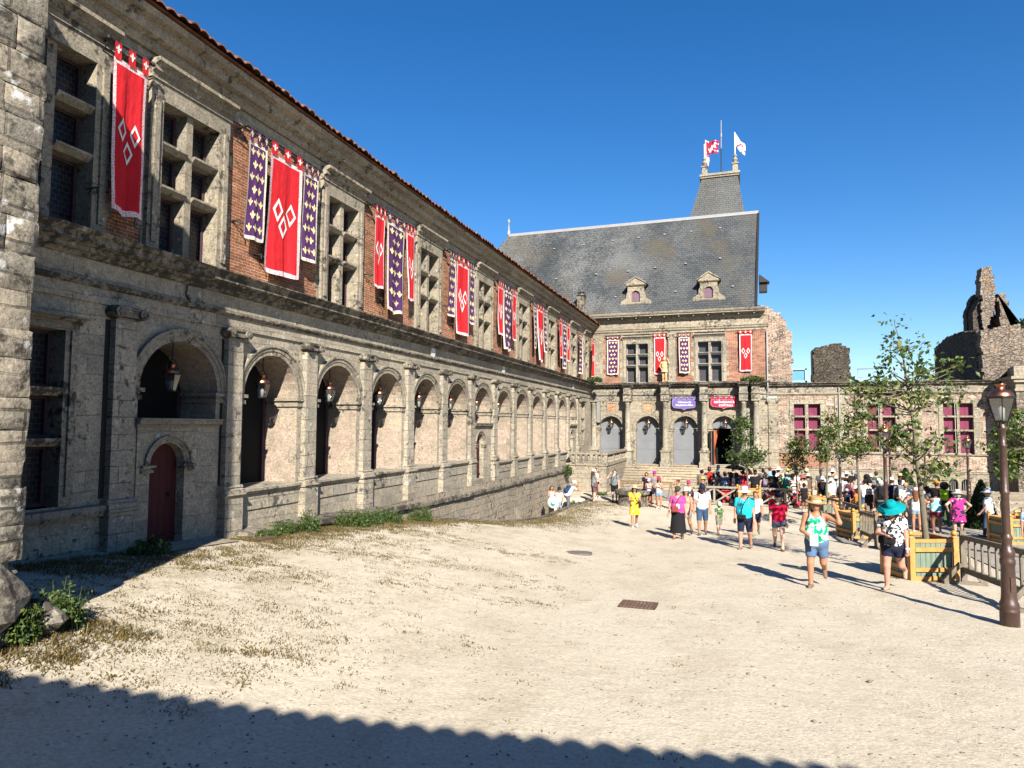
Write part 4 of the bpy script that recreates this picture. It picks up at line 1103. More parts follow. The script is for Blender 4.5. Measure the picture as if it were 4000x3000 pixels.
# old stone well
wl = thing('stone_well', 'round old stone well with projecting rim', 'well', (-5.0, 33.4, -3.93))
m = MB(); m.lathe([(.74,-.2),(.74,.0),(.7,.52),(.72,.56),(.86,.6),(.88,.66),(.87,.78),(.6,.8),(.56,.76),(.56,.2)], (0,0,0), 28, 0, smooth=False); m.lathe([(.56,.45),(.001,.45)], (0,0,0), 28, 1)
m.build('well_wall', [M['cornice'], M['black']], wl)
rl = thing('wooden_rail', 'low brown wooden trestle rail behind the well', 'rail', (-5.6, 37.0, -3.9))
m = MB(); m.bar((-.6,0,.85),(2.2,.1,.85), .07, .09)
for x in (-.5, 2.1):
    m.bar((x-.16,.02,0),(x,.0,.84), .06, .06); m.bar((x+.16,.02,0),(x,.0,.84), .06, .06)
m.build('trestle', plain('brown_wood', (.2,.13,.07), .85, .4, 8), rl)
def grate(name, x, y, lx, ly, rz, label, round_=False):
    g = thing(name, label, 'drain cover', (x, y, gz(x, y)+.012), rz)
    m = MB(); s_ = -.0669
    if round_:
        m.lathe([(.34,-.03),(.34,.014),(.31,.016),(.31,.01)], (0,0,0), 28, 0)
        m.lathe([(.31,.01),(.001,.012)], (0,0,0), 28, 0)
        for k in range(-4, 5):
            w = math.sqrt(max(0,.29**2-(.06*k)**2)); m.box(-w, w, .06*k-.012, .06*k+.012, .012, .022)
        for k in range(-4, 5):
            w = math.sqrt(max(0,.29**2-(.06*k)**2)); m.box(.06*k-.012, .06*k+.012, -w, w, .0125, .0225)
    else:
        m.box(-lx/2,lx/2,-ly/2,-ly/2+.03,-.03,.02); m.box(-lx/2,lx/2,ly/2-.03,ly/2,-.03,.02); m.box(-lx/2,-lx/2+.03,-ly/2,ly/2,-.03,.019); m.box(lx/2-.03,lx/2,-ly/2,ly/2,-.03,.019)
        n = int(lx/.055)
        for i in range(1, n): m.box(-lx/2+i*lx/n-.011, -lx/2+i*lx/n+.011, -ly/2, ly/2, -.02, .016)
        for k in (-.16,-.05,.06,.17): m.box(-lx/2, lx/2, k*ly*2.2-.008, k*ly*2.2+.008, -.02, .018)
        m.quad((-lx/2,-ly/2,-.004),(lx/2,-ly/2,-.004),(lx/2,ly/2,-.004),(-lx/2,ly/2,-.004), 1)
    m.build('grille', [plain('rusty_iron_'+name, (.14,.12,.105) if round_ else (.12,.075,.058), .8, .5, 14), M['black']], g)
    g.rotation_euler = (math.atan(s_), 0, rz); return g
grate('drain_grate', -1.53, 10.75, .56, .5, 0, 'rusty rectangular iron drain grate in the middle of the gravel')
grate('manhole_cover', -3.78, 16.3, 0, 0, .2, 'round iron manhole cover in the gravel', True)
grate('gully_grate', -8.75, 10.75, .6, .3, 1.5, 'small iron gully grate at the foot of the gallery parapet')
m = MB(); m.prism([(-8.9,8.55),(-8.9,10.3),(-9.66,10.3),(-9.66,8.55)], -2.4, -2.02) if False else m.add([(-8.75,8.5,gz(-8.75,8.5)+.02),(-8.85,10.3,gz(-8.85,10.3)+.02),(-9.66,10.4,gz(-9.66,10.4)+.03),(-9.66,8.6,gz(-9.66,8.6)+.03)], [(0,1,2,3)])
tag(m.build('doorstep_slab', M['steps']), kind='structure')

# ------------------------------------------------------------------ lanterns and lamp posts
def lantern_parts(root, s=1., z=0., chain=None):
    """six sided lantern, bottom at z; s = scale"""
    g = MB(); g.lathe([(.095*s,z),(.2*s,z+.36*s)], (0,0,0), 6, 0, 0, False)
    g.build('glass', M['lglass'], root)
    f = MB()
    for k in range(6):
        a = 2*PI*k/6
        f.bar((.095*s*math.cos(a),.095*s*math.sin(a),z),(.2*s*math.cos(a),.2*s*math.sin(a),z+.36*s), .016*s, .016*s)
    f.lathe([(.001,z-.02*s),(.1*s,z-.02*s),(.11*s,z+.005*s),(.09*s,z+.01*s)], (0,0,0), 6, 0, 0, False)
    f.lathe([(.19*s,z+.355*s),(.225*s,z+.36*s),(.23*s,z+.385*s),(.17*s,z+.4*s)], (0,0,0), 6, 0, 0, False)
    f.build('frame', M['iron'], root)
    d = MB(); d.lathe([(.175*s,z+.395*s),(.17*s,z+.43*s),(.14*s,z+.475*s),(.07*s,z+.5*s),(.055*s,z+.52*s),(.055*s,z+.57*s),(.075*s,z+.58*s),(.075*s,z+.595*s),(.001,z+.6*s)], (0,0,0), 20)
    d.build('copper_cap', M['copper'], root)
    b = MB(); b.lathe([(.001,z),(.045*s,z+.01*s),(.05*s,z+.2*s),(.001,z+.24*s)], (0,0,0), 10); b.build('bulb', M['frost'], root)
    if chain:
        c = MB(); c.tube([(0,0,z+.7*s),(0,0,chain)], .012, 6); n = 10
        c.tube([(.17*s*math.cos(PI*i/n), 0, z+.42*s+.3*s*math.sin(PI*i/n)) for i in range(n+1)], .01, 6)
        c.lathe([(.05,chain-.03),(.06,chain)], (0,0,0), 10)
        c.build('hanging_rod', M['iron'], root)
ORD = ['first','second','third','fourth','fifth','sixth','seventh']
hl = thing('hanging_lantern', 'copper topped lantern hanging in the gallery arch above the red door in shade', 'lantern', (W-.25, AC[0]+.05, .62), PI/2, 'lanterns hanging in the gallery arches')
lantern_parts(hl, .82, 0., .93)
for k in range(1, 8):
    dup(hl, None, (W-.25, AC[k]+.0, .6), label='copper topped lantern hanging in the %s open gallery arch beyond the shaded red door' % ORD[k-1] if k != 6 else 'copper topped lantern hanging over the sunlit distant red door of the gallery')
dl = thing('door_lantern', 'lantern hanging before the leftmost grey door, above the balustrade', 'lantern', (DC[0]+.05, E-.1, -.12), 0, 'lanterns hanging before the grey doors')
lantern_parts(dl, .95, 0., .83)
for i, t_ in ((1, 'lantern hanging before the grey door left of the purple sign'), (2, 'lantern hanging before the closed grey door under the purple sign'), (3, 'lantern hanging over the open doorway under the red sign')):
    dup(dl, None, (DC[i]+.08, E-.1, -.12), label=t_)
def lamp_post():
    L = thing('lamp_post', 'tall brown lamp post with copper cap standing in the right foreground', 'street lamp', (3.72, 11.75, gz(3.72, 11.75)), .3, 'copper topped lamp posts')
    b = MB(); b.lathe([(.155,-.1),(.155,.2),(.162,.205),(.162,.23),(.15,.25),(.158,.28),(.155,.32),(.132,.36),(.122,.42),(.11,.86),(.118,.88),(.125,.91),(.125,.95),(.108,.98),(.118,1.01),(.122,1.05),(.118,1.09),(.095,1.12),(.08,1.17),(.082,1.22),(.098,1.26),(.095,1.29),(.07,1.33)], (0,0,0), 24)
    b.box(-.045,.045,-.128,-.1,.5,.72)
    b.build('base', M['bronze'], L)
    s = MB(); s.lathe([(.07,1.33),(.066,1.9),(.08,1.92),(.082,1.945),(.064,1.97),(.058,2.6),(.07,2.61),(.07,2.64),(.056,2.65),(.054,2.84),(.075,2.86),(.08,2.9),(.05,2.93),(.045,2.98)], (0,0,0), 18)
    for k in range(4):
        a = PI/4+PI/2*k; s.tube([(.04*math.cos(a),.04*math.sin(a),2.86),(.09*math.cos(a),.09*math.sin(a),2.92),(.095*math.cos(a),.095*math.sin(a),3.0)], .012, 6)
    ps_ = s.build('pole', M['bronze'], L)
    for o_ in L.children:
        for v_ in o_.data.vertices: v_.co.x *= .8; v_.co.y *= .8
    lantern_parts(L, .93, 2.99)
    return L
lp = lamp_post()
for x, y, h, lab in ((4.04,21.99,3.7,'lamp post standing right of the front green planter row, before the middle shuttered window'),
                     (9.98,35.9,3.61,'far lamp post beside the woman in the pink flowered dress, before the right shuttered window'),
                     (7.08,37.36,3.4,'thin distant lamp post behind the second lamp, before the middle shuttered window'),
                     (3.73,28.82,3.29,'lamp post at the planter behind the green shorts girl, half hidden by leaves'),
                     (3.94,37.35,3.41,'distant lamp post rising behind the queue left of the pale thin tree trunk'),
                     (9.77,42.5,3.24,'distant lamp post behind the leaning trunk of the nearest tree')):
    dup(lp, None, (x, y, gz(x, y)), rz=.3+x, label=lab, scale=(1,1,h/3.59))

# ------------------------------------------------------------------ planters, barriers, queue fence
def planter():
    P_ = thing('planter_box', 'ochre and green wooden planter box in front, right of the woman in the teal hat', 'planter', (0,0,0), 0, 'green tree planters with gold balls')
    a = .47
    for x in (-a, a):
        for y in (-a, a):
            m = MB()
            m.box(x-.055,x+.055,y-.055,y+.055,0,.93)
            m.box(x-.062,x+.062,y-.062,y+.062,.93,.95); m.lathe([(.055,.95),(.045,.965),(.05,.98)], (x,y,0), 12)
            po = m.build('post', M['wood_yellow'], P_); g = MB(); g.ball((x,y,1.03), .06, 14); g.build('ball', M['gold'], po)
    for z0, z1, o in ((.06,.15,0),(.25,.33,.03),(.66,.75,.04),(.84,.91,0)):
        r = MB()
        for s_ in (-1, 1):
            r.box(-a+.056,a-.056,s_*a-.03-o*(s_<0),s_*a+.03+o*(s_>0),z0,z1); r.box(s_*a-.03-o*(s_<0),s_*a+.03+o*(s_>0),-a+.056,a-.056,z0,z1)
        r.build('rail', M['wood_yellow'], P_)
    b = MB()
    for s_ in (-1, 1):
        b.box(-a+.03,a-.03,s_*a-.012,s_*a+.012,.08,.86); b.box(s_*a-.012,s_*a+.012,-a+.03,a-.03,.08,.86)
    b.build('board', M['board_green'], P_)
    e = MB(); e.quad((-a,-a,.8),(a,-a,.8),(a,a,.8),(-a,a,.8)); e.build('soil', plain('planter_soil', (.09,.065,.04), .95, .5, 12, .1, 0, .8), P_)
    return P_
pl = planter(); PLT = [(3.62,16.55,.38,None),(3.92,26.15,.42,'second nearest ochre and green planter box, behind the end of a barrier'),(3.55,32.2,.4,'far planter box at the end of the long wooden barrier'),(.43,35.0,.1,'ochre planter box set into the queue fence behind the man in turquoise'),(8.75,27.0,.35,'planter box at the right edge beyond the foreground lamp post')]
for i, (x, y, rz, lab) in enumerate(PLT):
    if i == 0: pl.location = (x, y, gz(x, y)-.02); pl.rotation_euler = (0,0,rz)
    else: dup(pl, None, (x, y, gz(x, y)-.01), rz, lab)
def barrier(a, b, label, n=9, first=[None]):
    a = Vector((*a, gz(*a))); b = Vector((*b, gz(*b)))
    d = b-a; L = d.length; d.normalize()
    B_ = thing('wooden_barrier', label, 'barrier', a, 0, 'slatted wooden crowd barriers')
    nrm = Vector((-d.y, d.x, 0)).normalized()
    P0 = Vector((0,0,0)); P1 = d*L; up = Vector((0,0,1))
    for p in (P0, P1): m = MB(); m.bar(p+up*.02, p+up*1.08, .1, .1); m.build('post', M['wood_grey'], B_)
    for z_, w_ in ((.95, .09), (.3, .11)): m = MB(); m.bar(P0+up*z_, P1+up*z_, .07, w_); m.build('rail', M['wood_grey'], B_)
    for i in range(1, n):
        m = MB(); q = P0.lerp(P1, i/n); m.bar(q+up*.34, q+up*.92, .055, .03, 0, nrm); m.build('slat', M['wood_grey'], B_)
    for p in (P0+d*.02, P1-d*.02):
        m = MB()
        for s_ in (-1, 1): m.bar(p+nrm*s_*.06+up*.42, p+nrm*s_*.36+up*.03, .07, .08)
        m.bar(p-nrm*.4+up*.03, p+nrm*.4+up*.03, .08, .07)
        m.build('foot', M['wood_grey'], B_)
barrier((4.28,15.9), (4.42,13.0), 'wooden barrier between the front planter and the foreground lamp post')
barrier((3.86,22.6), (3.83,24.9), 'wooden barrier between the two nearest planters, seen end on')
barrier((4.4,27.2), (3.55,31.2), 'long wooden barrier behind the second planter, before the queue')
def xfence(x0, x1, y0, y1, label, n):
    F_ = thing('rail_fence', label, 'fence', (x0, y0, gz(x0,y0)), 0, 'crossed wooden queue fences')
    d = Vector((x1-x0, y1-y0, 0)); up = Vector((0,0,1))
    for i in range(n+1): m = MB(); q = d*(i/n); m.bar(q, q+up*.95, .1, .1); m.build('post', M['rail_wood'], F_)
    m = MB(); m.bar(up*.9-d*.02+Vector((0,-.055,0)), d*1.02+up*.9+Vector((0,-.055,0)), .05, .1); m.build('rail', M['rail_wood'], F_)
    m = MB(); m.bar(up*.08+Vector((0,-.055,0)), d+up*.08+Vector((0,-.055,0)), .05, .09); m.build('rail', M['rail_wood'], F_)
    for i in range(n):
        m = MB()
        a, b = d*(i/n), d*((i+1)/n)
        m.bar(a+up*.12, b+up*.86, .04, .08); m.build('cross_brace', M['rail_wood'], F_)
        m = MB(); m.bar(a+up*.86+Vector((0,.045,0)), b+up*.12+Vector((0,.045,0)), .04, .08); m.build('cross_brace', M['rail_wood'], F_)
xfence(-2.3, -.1, 35.5, 35.45, 'crossed wooden queue fence left of the far planter', 2)
xfence(.95, 3.3, 35.45, 35.4, 'crossed wooden queue fence right of the far planter', 2)
xfence(9.4, 11.6, 31.5, 31.2, 'crossed wooden fence behind the man in jeans', 2)
rb = plain('red_tub_plastic', (.5,.03,.05), .6, .2, 5)
for i, (x, y) in enumerate(((-.65,35.9),(1.5,35.95),(2.7,36.0))):
    t_ = thing('red_tub', ['red flower tub standing behind the left queue fence','red flower tub behind the right queue fence, beside the planter','red flower tub at the far right of the queue fence'][i], 'tub', (x, y, -3.94), 0, 'red tubs behind the queue fence')
    m = MB(); m.lathe([(.001,.12),(.2,.12),(.3,.62),(.33,.63),(.33,.69),(.28,.69),(.27,.6),(.001,.6)], (0,0,0), 4, 0, PI/4, False); m.box(-.12,.12,-.12,.12,0,.12); m.build('tub', rb, t_)

# ------------------------------------------------------------------ vegetation
def leaves(mb, pts, size, rng, up=.3, m=0):
    vs = []; fs = []
    for p in pts:
        n = Vector((rng.gauss(0,1), rng.gauss(0,1), rng.gauss(0,1)+up)).normalized()
        t_ = n.orthogonal().normalized(); t_ = Matrix.Rotation(rng.uniform(0, 6.28), 3, n) @ t_; b = n.cross(t_)
        s = size*rng.uniform(.6, 1.3); o = len(vs); p = Vector(p)
        vs += [p - t_*s*.5, p + b*s*.3 - t_*.08*s + n*.05*s, p + t_*s*.55 - n*.06*s, p - b*s*.3 - t_*.08*s + n*.05*s]
        fs.append((o, o+1, o+2, o+3))
    mb.add(vs, fs, m)
def tree(loc, label, trunk, crown, n_clumps, per, lsz, seed, mat='leaf', tr=.06, bare=()):
    """trunk: list of (dx,dy,z); crown: list of ellipsoids (dx,dy,z,rx,ry,rz,weight)"""
    rng = random.Random(seed)
    T = thing('young_tree', label, 'tree', loc, 0, 'young oak trees in planters')
    tm = MB(); k = len(trunk)
    tm.tube(trunk, [tr*(1-.75*i/(k-1)) for i in range(k)], 10)
    cr = MB(); pts = []
    wsum = sum(c[6] for c in crown)
    top = [Vector(p) for p in trunk]
    for c in crown:
        for _ in range(int(n_clumps*c[6]/wsum)):
            while True:
                q = Vector((rng.uniform(-1,1), rng.uniform(-1,1), rng.uniform(-1,1)))
                if .15 < q.length < 1: break
            q = Vector((c[0]+q.x*c[3], c[1]+q.y*c[4], c[2]+q.z*c[5]))
            # limb from the trunk to the clump
            zt_ = q.z - .45*math.hypot(q.x-c[0], q.y-c[1]) - .12
            b = min(top, key=lambda v: abs(v.z-zt_))
            i = top.index(b); j = min(i+1, k-1)
            if top[j].z > b.z: b = b.lerp(top[j], min(1, max(0, (zt_-b.z)/(top[j].z-b.z))))
            mid = b.lerp(q, .55) + Vector((0,0,-.06+rng.uniform(-.04,.08)))
            tm.tube([b, mid, q], [.016, .011, .005], 5, cap=False)
            nl = int(per*rng.uniform(.5, 1.4)); sp = rng.uniform(.09, .2)
            for _ in range(nl):
                pts.append(q + Vector((rng.gauss(0,sp), rng.gauss(0,sp), rng.gauss(0,sp*.8))))
    leaves(cr, pts, lsz, rng)
    tm.build('trunk', M['bark'], T); cr.build('crown', M[mat], T)
    return T
g0 = lambda x, y: gz(x, y)
z0 = gz(3.6,16.55)
tree((3.78,16.55,z0+.78), 'nearest young oak with leaning trunk and wide thin crown, growing from the front planter',
     [(0,0,0),(-.06,-.05,.8),(-.14,-.12,1.6),(-.2,-.2,2.4),(-.3,-.25,3.2),(-.4,-.3,4.1)],
     [(-.38,-.3,3.55,.85,.8,.75,3.),(-.9,-.3,3.35,.6,.6,.45,1.2),(.3,-.2,3.4,.65,.6,.5,1.4),(-.2,-.2,2.0,.75,.7,.55,2.4),(.1,-.2,1.6,.5,.5,.3,.8),(-.75,-.3,3.0,.5,.5,.35,.7),(-.5,-.35,4.35,.25,.25,.4,.5)], 88, 19, .12, 1, 'leaf', .065)
tree((4.0,26.2,gz(4,26)+.75), 'young oak growing from the second planter, behind the raised barrier',
     [(0,0,0),(-.03,-.05,1.),(-.07,-.1,2.),(-.1,-.2,3.1),(-.12,-.25,3.9)],
     [(-.1,-.2,3.4,.55,.55,.65,2.5),(-.2,-.2,2.4,.6,.6,.45,2.),(.3,-.2,2.5,.4,.4,.45,1.)], 62, 19, .14, 2, 'leaf', .06)
tree((3.62,32.3,-3.2), 'slim pale young oak in the far planter at the end of the barrier',
     [(0,0,0),(.05,0,1.2),(.1,-.1,2.4),(.15,-.1,3.5),(.18,-.1,4.2)],
     [(.1,-.1,2.6,.6,.6,.75,2.),(.25,-.1,3.5,.42,.4,.55,1.),(-.3,-.1,2.1,.4,.4,.35,.8)], 58, 18, .15, 3, 'leaf', .045)
tree((2.6,34.6,-3.6), 'small bushy young oak behind the queue, left of the slim pale trunk',
     [(0,0,0),(.0,0,1.2),(.05,0,2.4),(.1,0,3.4)],
     [(.0,0,2.1,.55,.5,.7,1.5),(.2,0,2.9,.4,.4,.5,.7)], 50, 18, .15, 4, 'leaf', .04)
tree((.43,35.05,-3.15), 'dark leaved young oak in front of the open doorway, in the fence planter',
     [(0,0,0),(-.05,0,.9),(-.1,-.1,1.8),(-.12,-.1,2.8),(-.15,-.1,3.5)],
     [(-.1,-.1,1.75,1.1,.8,.42,2.6),(-.25,-.1,2.6,.5,.45,.4,1.),(-.2,-.1,3.35,.5,.45,.42,1.1)], 75, 24, .15, 5, 'leaf_dark', .05)
tree((9.6,27.4,gz(9.6,27.4)+.7), 'young oak reaching in from the right edge behind the foreground lamp post',
     [(0,0,0),(0,0,1.2),(-.05,0,2.6),(-.05,0,4.)],
     [(-.5,0,3.0,1.05,.8,.95,3.),(-.6,0,1.9,.8,.7,.6,1.2),(.6,0,2.8,.9,.8,1.1,2.)], 110, 22, .16, 6, 'leaf', .06)
def topiary(loc, r, h, label, seed):
    rng = random.Random(seed); T = thing('clipped_shrub', label, 'shrub', loc, 0)
    m = MB(); m.lathe([(r*.5,0),(r*.7,h*.15),(r*.66,h*.4),(r*.45,h*.7),(r*.18,h*.9),(.02,h*.95)], (0,0,0), 14)
    pts = []
    for _ in range(int(5200*h*r)):
        t_ = rng.random()**1.2; a = rng.uniform(0, 6.28)
        rr = r*(.95 if t_ < .15 else (1-t_)**.75*1.05)*rng.uniform(.85, 1.12)
        pts.append((rr*math.cos(a), rr*math.sin(a), h*t_))
    lm = MB(); leaves(lm, pts, .12, rng, .6)
    m.build('core', M['topiary'], T); lm.build('foliage', M['topiary'], T)
topiary((9.0,30.9,-3.95), .55, 1.9, 'dark clipped yew cone beside the man in the pale blue shirt', 1)
topiary((8.95,43.2,-3.95), .62, 1.65, 'distant dark clipped yew cone behind the man in the straw hat', 2)
def weed(loc, r, h, label, seed, n=60, mat='weed', name='weed_clump', cat='weed', group='weeds along the foot of the gallery', L=.07):
    rng = random.Random(seed); T = thing(name, label, cat, loc, 0, group)
    m = MB(); pts = []
    for _ in range(n):
        a = rng.uniform(0, 6.28); rr = r*math.sqrt(rng.random()); x, y = rr*math.cos(a), rr*math.sin(a)
        hh = h*rng.uniform(.4, 1)*(1-.5*(rr/r)**2); lx, ly = rng.uniform(-.3,.3)*hh, rng.uniform(-.3,.3)*hh
        m.tube([(x,y,-.05),(x+lx*.4,y+ly*.4,hh*.55),(x+lx,y+ly,hh)], [.006,.005,.002], 4, cap=False)
        for k in range(14):
            t_ = rng.uniform(.1, 1); pts.append((x+lx*t_*t_+rng.gauss(0,.03), y+ly*t_*t_+rng.gauss(0,.03), hh*t_))
    s = MB(); leaves(s, pts, L, rng, .5)
    m.build('stem', M[mat], T); s.build('foliage', M[mat], T)
weed((-6.3,3.9,gz(-6.3,3.9)), .26, .42, 'leafy green weed bush left of the rubble foot, cut by the frame edge', 1, 120, 'weed', 'weed_bush', 'bush', 'bushes at the tower foot', .05)
weed((-6.42,4.5,gz(-6.42,4.5)), .22, .5, 'tall leafy green weed bush against the rubble foot of the tower', 2, 130, 'weed', 'weed_bush', 'bush', 'bushes at the tower foot', .05)
weed((-6.5,5.0,gz(-6.5,5.0)), .22, .5, 'rightmost leafy weed bush at the tower foot, next to the shadow', 3, 120, 'weed', 'weed_bush', 'bush', 'bushes at the tower foot', .045)
for i, (x, y, r, h, t_) in enumerate(((-8.95,12.5,.3,.55,'nearest tall weed clump at the foot of the parapet'),(-8.9,14.15,.42,.5,'broad weed clump under the second parapet bay'),(-8.85,14.9,.35,.42,'low weed clump just beyond the broad one'),(-8.85,15.9,.38,.5,'weed clump under the ledge, second from the far end'),(-8.85,17.8,.36,.55,'tall narrow weed clump where the ledge leaves the ground'),(-9.0,11.25,.22,.2,'tiny bright green weed at the edge of the wall shadow'),(-9.1,11.9,.25,.35,'small weed clump beside the nearest parapet pedestal'))):
    weed((x, y, gz(x, y)), r, h, t_, 20+i, int(95*r/.35), L=.05)
weed((-7.7,32.6,-4.1), .5, .45, 'dark green weeds by the kerb near the woman in white', 40, 80, 'weed', 'weed_clump', 'weed', None, .1)
weed((-7.2,36.8,-3.95), .35, .4, 'weeds at the foot of the terrace wall', 42, 50, 'weed', 'weed_clump', 'weed', None, .1)
weed((-9.15,36.6,-2.75), .25, .75, 'tall weeds growing on the wall top beside the balustrade', 43, 60, 'weed', 'weed_clump', 'weed', None, .1)
weed((-9.15,44.3,2.98), .6, .45, 'green plants on the cornice in the inner corner', 44, 70, 'weed', 'ledge_plant', 'plant', 'plants on the chateau ledge', .12)
weed((.95,45.6,2.95), .75, .4, 'yellowing green plants on the ledge under the right red banner', 45, 110, 'weed', 'ledge_plant', 'plant', 'plants on the chateau ledge', .12)
weed((16.2,46.4,5.9), .6, .6, 'dark green shrub growing on the lit ruined wall top', 46, 80, 'topiary', 'ledge_plant', 'plant', None, .18)
weed((-8.9,8.3,gz(-8.9,8.3)), .3, .3, 'dark weeds in the shade left of the red door', 47, 50, 'weed', 'weed_clump', 'weed', None, .07)
def grass():
    rng = random.Random(5); m = MB(); vs = []; fs = []
    def tuft(x, y, h, n, sp):
        for _ in range(int(n*1.6)):
            px, py = x + rng.gauss(0, sp*1.8), y + rng.gauss(0, sp)
            z = gz(px, py); a = rng.uniform(0, 6.28); w = .009; l = h*rng.uniform(.4,1)
            dx, dy = math.cos(a), math.sin(a); o = len(vs); b = rng.uniform(.3, 1.3)
            vs.extend([(px-dy*w,py+dx*w,z-.01),(px+dy*w,py-dx*w,z-.01),(px+dx*l*b,py+dy*l*b,z+l*.7)])
            fs.append((o,o+1,o+2))
    for _ in range(2300):      # strip along the gallery
        y = rng.uniform(6.3, 22); x = -9.3 + abs(rng.gauss(0, .85))
        if 8.6 < y < 10.4 and x < -8.5: continue
        k = kx(y)
        if k is not None and x < k+.1: continue
        tuft(x, y, .075, 10, .06)
    cl = [(-8.4 + 5.2*rng.random()**1.3, rng.uniform(4.6, 15)) for _ in range(46)]
    for cx, cy in cl:          # drifts of tufts over the left of the court
        k = max(0., 1 - max(0, cx+6.5)/5.5)
        for _ in range(int(34*k + 5)): tuft(cx + rng.gauss(0,.42), cy + rng.gauss(0,.3), .04, rng.randint(4,12), .035)
    for _ in range(240):
        tuft(rng.uniform(-6.6,-4.2), rng.uniform(4.2,7.2), .04, 10, .06)
    for _ in range(1100):      # along the kerb
        y = rng.uniform(19.5, 34); k = kx(y) or -7.4
        tuft(k + .15 + abs(rng.gauss(0, 1.0)), y, .09, 8, .1)
    for _ in range(120): tuft(rng.uniform(-5.5, 1.), rng.uniform(5, 18), .03, 6, .03)
    for _ in range(260):
        tuft(rng.uniform(-7.4,-5.6), rng.uniform(3.4,5.4), .1, 12, .06)
    for px, py in [(p_[0], p_[1]) for p_ in PLT]:
        for _ in range(24): tuft(px + rng.uniform(-.6,.6), py - .5 + rng.gauss(0,.08), .07, 8, .04)
    m.add(vs, fs, 0); o = m.build('dry_grass', M['dry'], uv=False)
    tag(o, 'short dry grass scattered over the left side of the gravel', kind='stuff')
grass()
def pebbles():
    rng = random.Random(9); m = MB()
    for _ in range(900):
        y = 3.6 + 10*rng.random()**1.6; x = rng.uniform(-6.2, 3.5) ; s = rng.uniform(.005, .014)*(2. if rng.random() < .03 else 1)
        z = gz(x, y)
        m.lathe([(.3*s,-.2*s),(s,.2*s),(.7*s,.7*s),(.05*s,.85*s)], (x, y, z), 6, 0, rng.uniform(0,6), True, 1, rng.uniform(.6,1.2))
    tag(m.build('loose_pebbles', plain('dark_pebble', (.2,.18,.155), .9, .5, 30)), 'small loose dark pebbles on the gravel', kind='stuff')
pebbles()
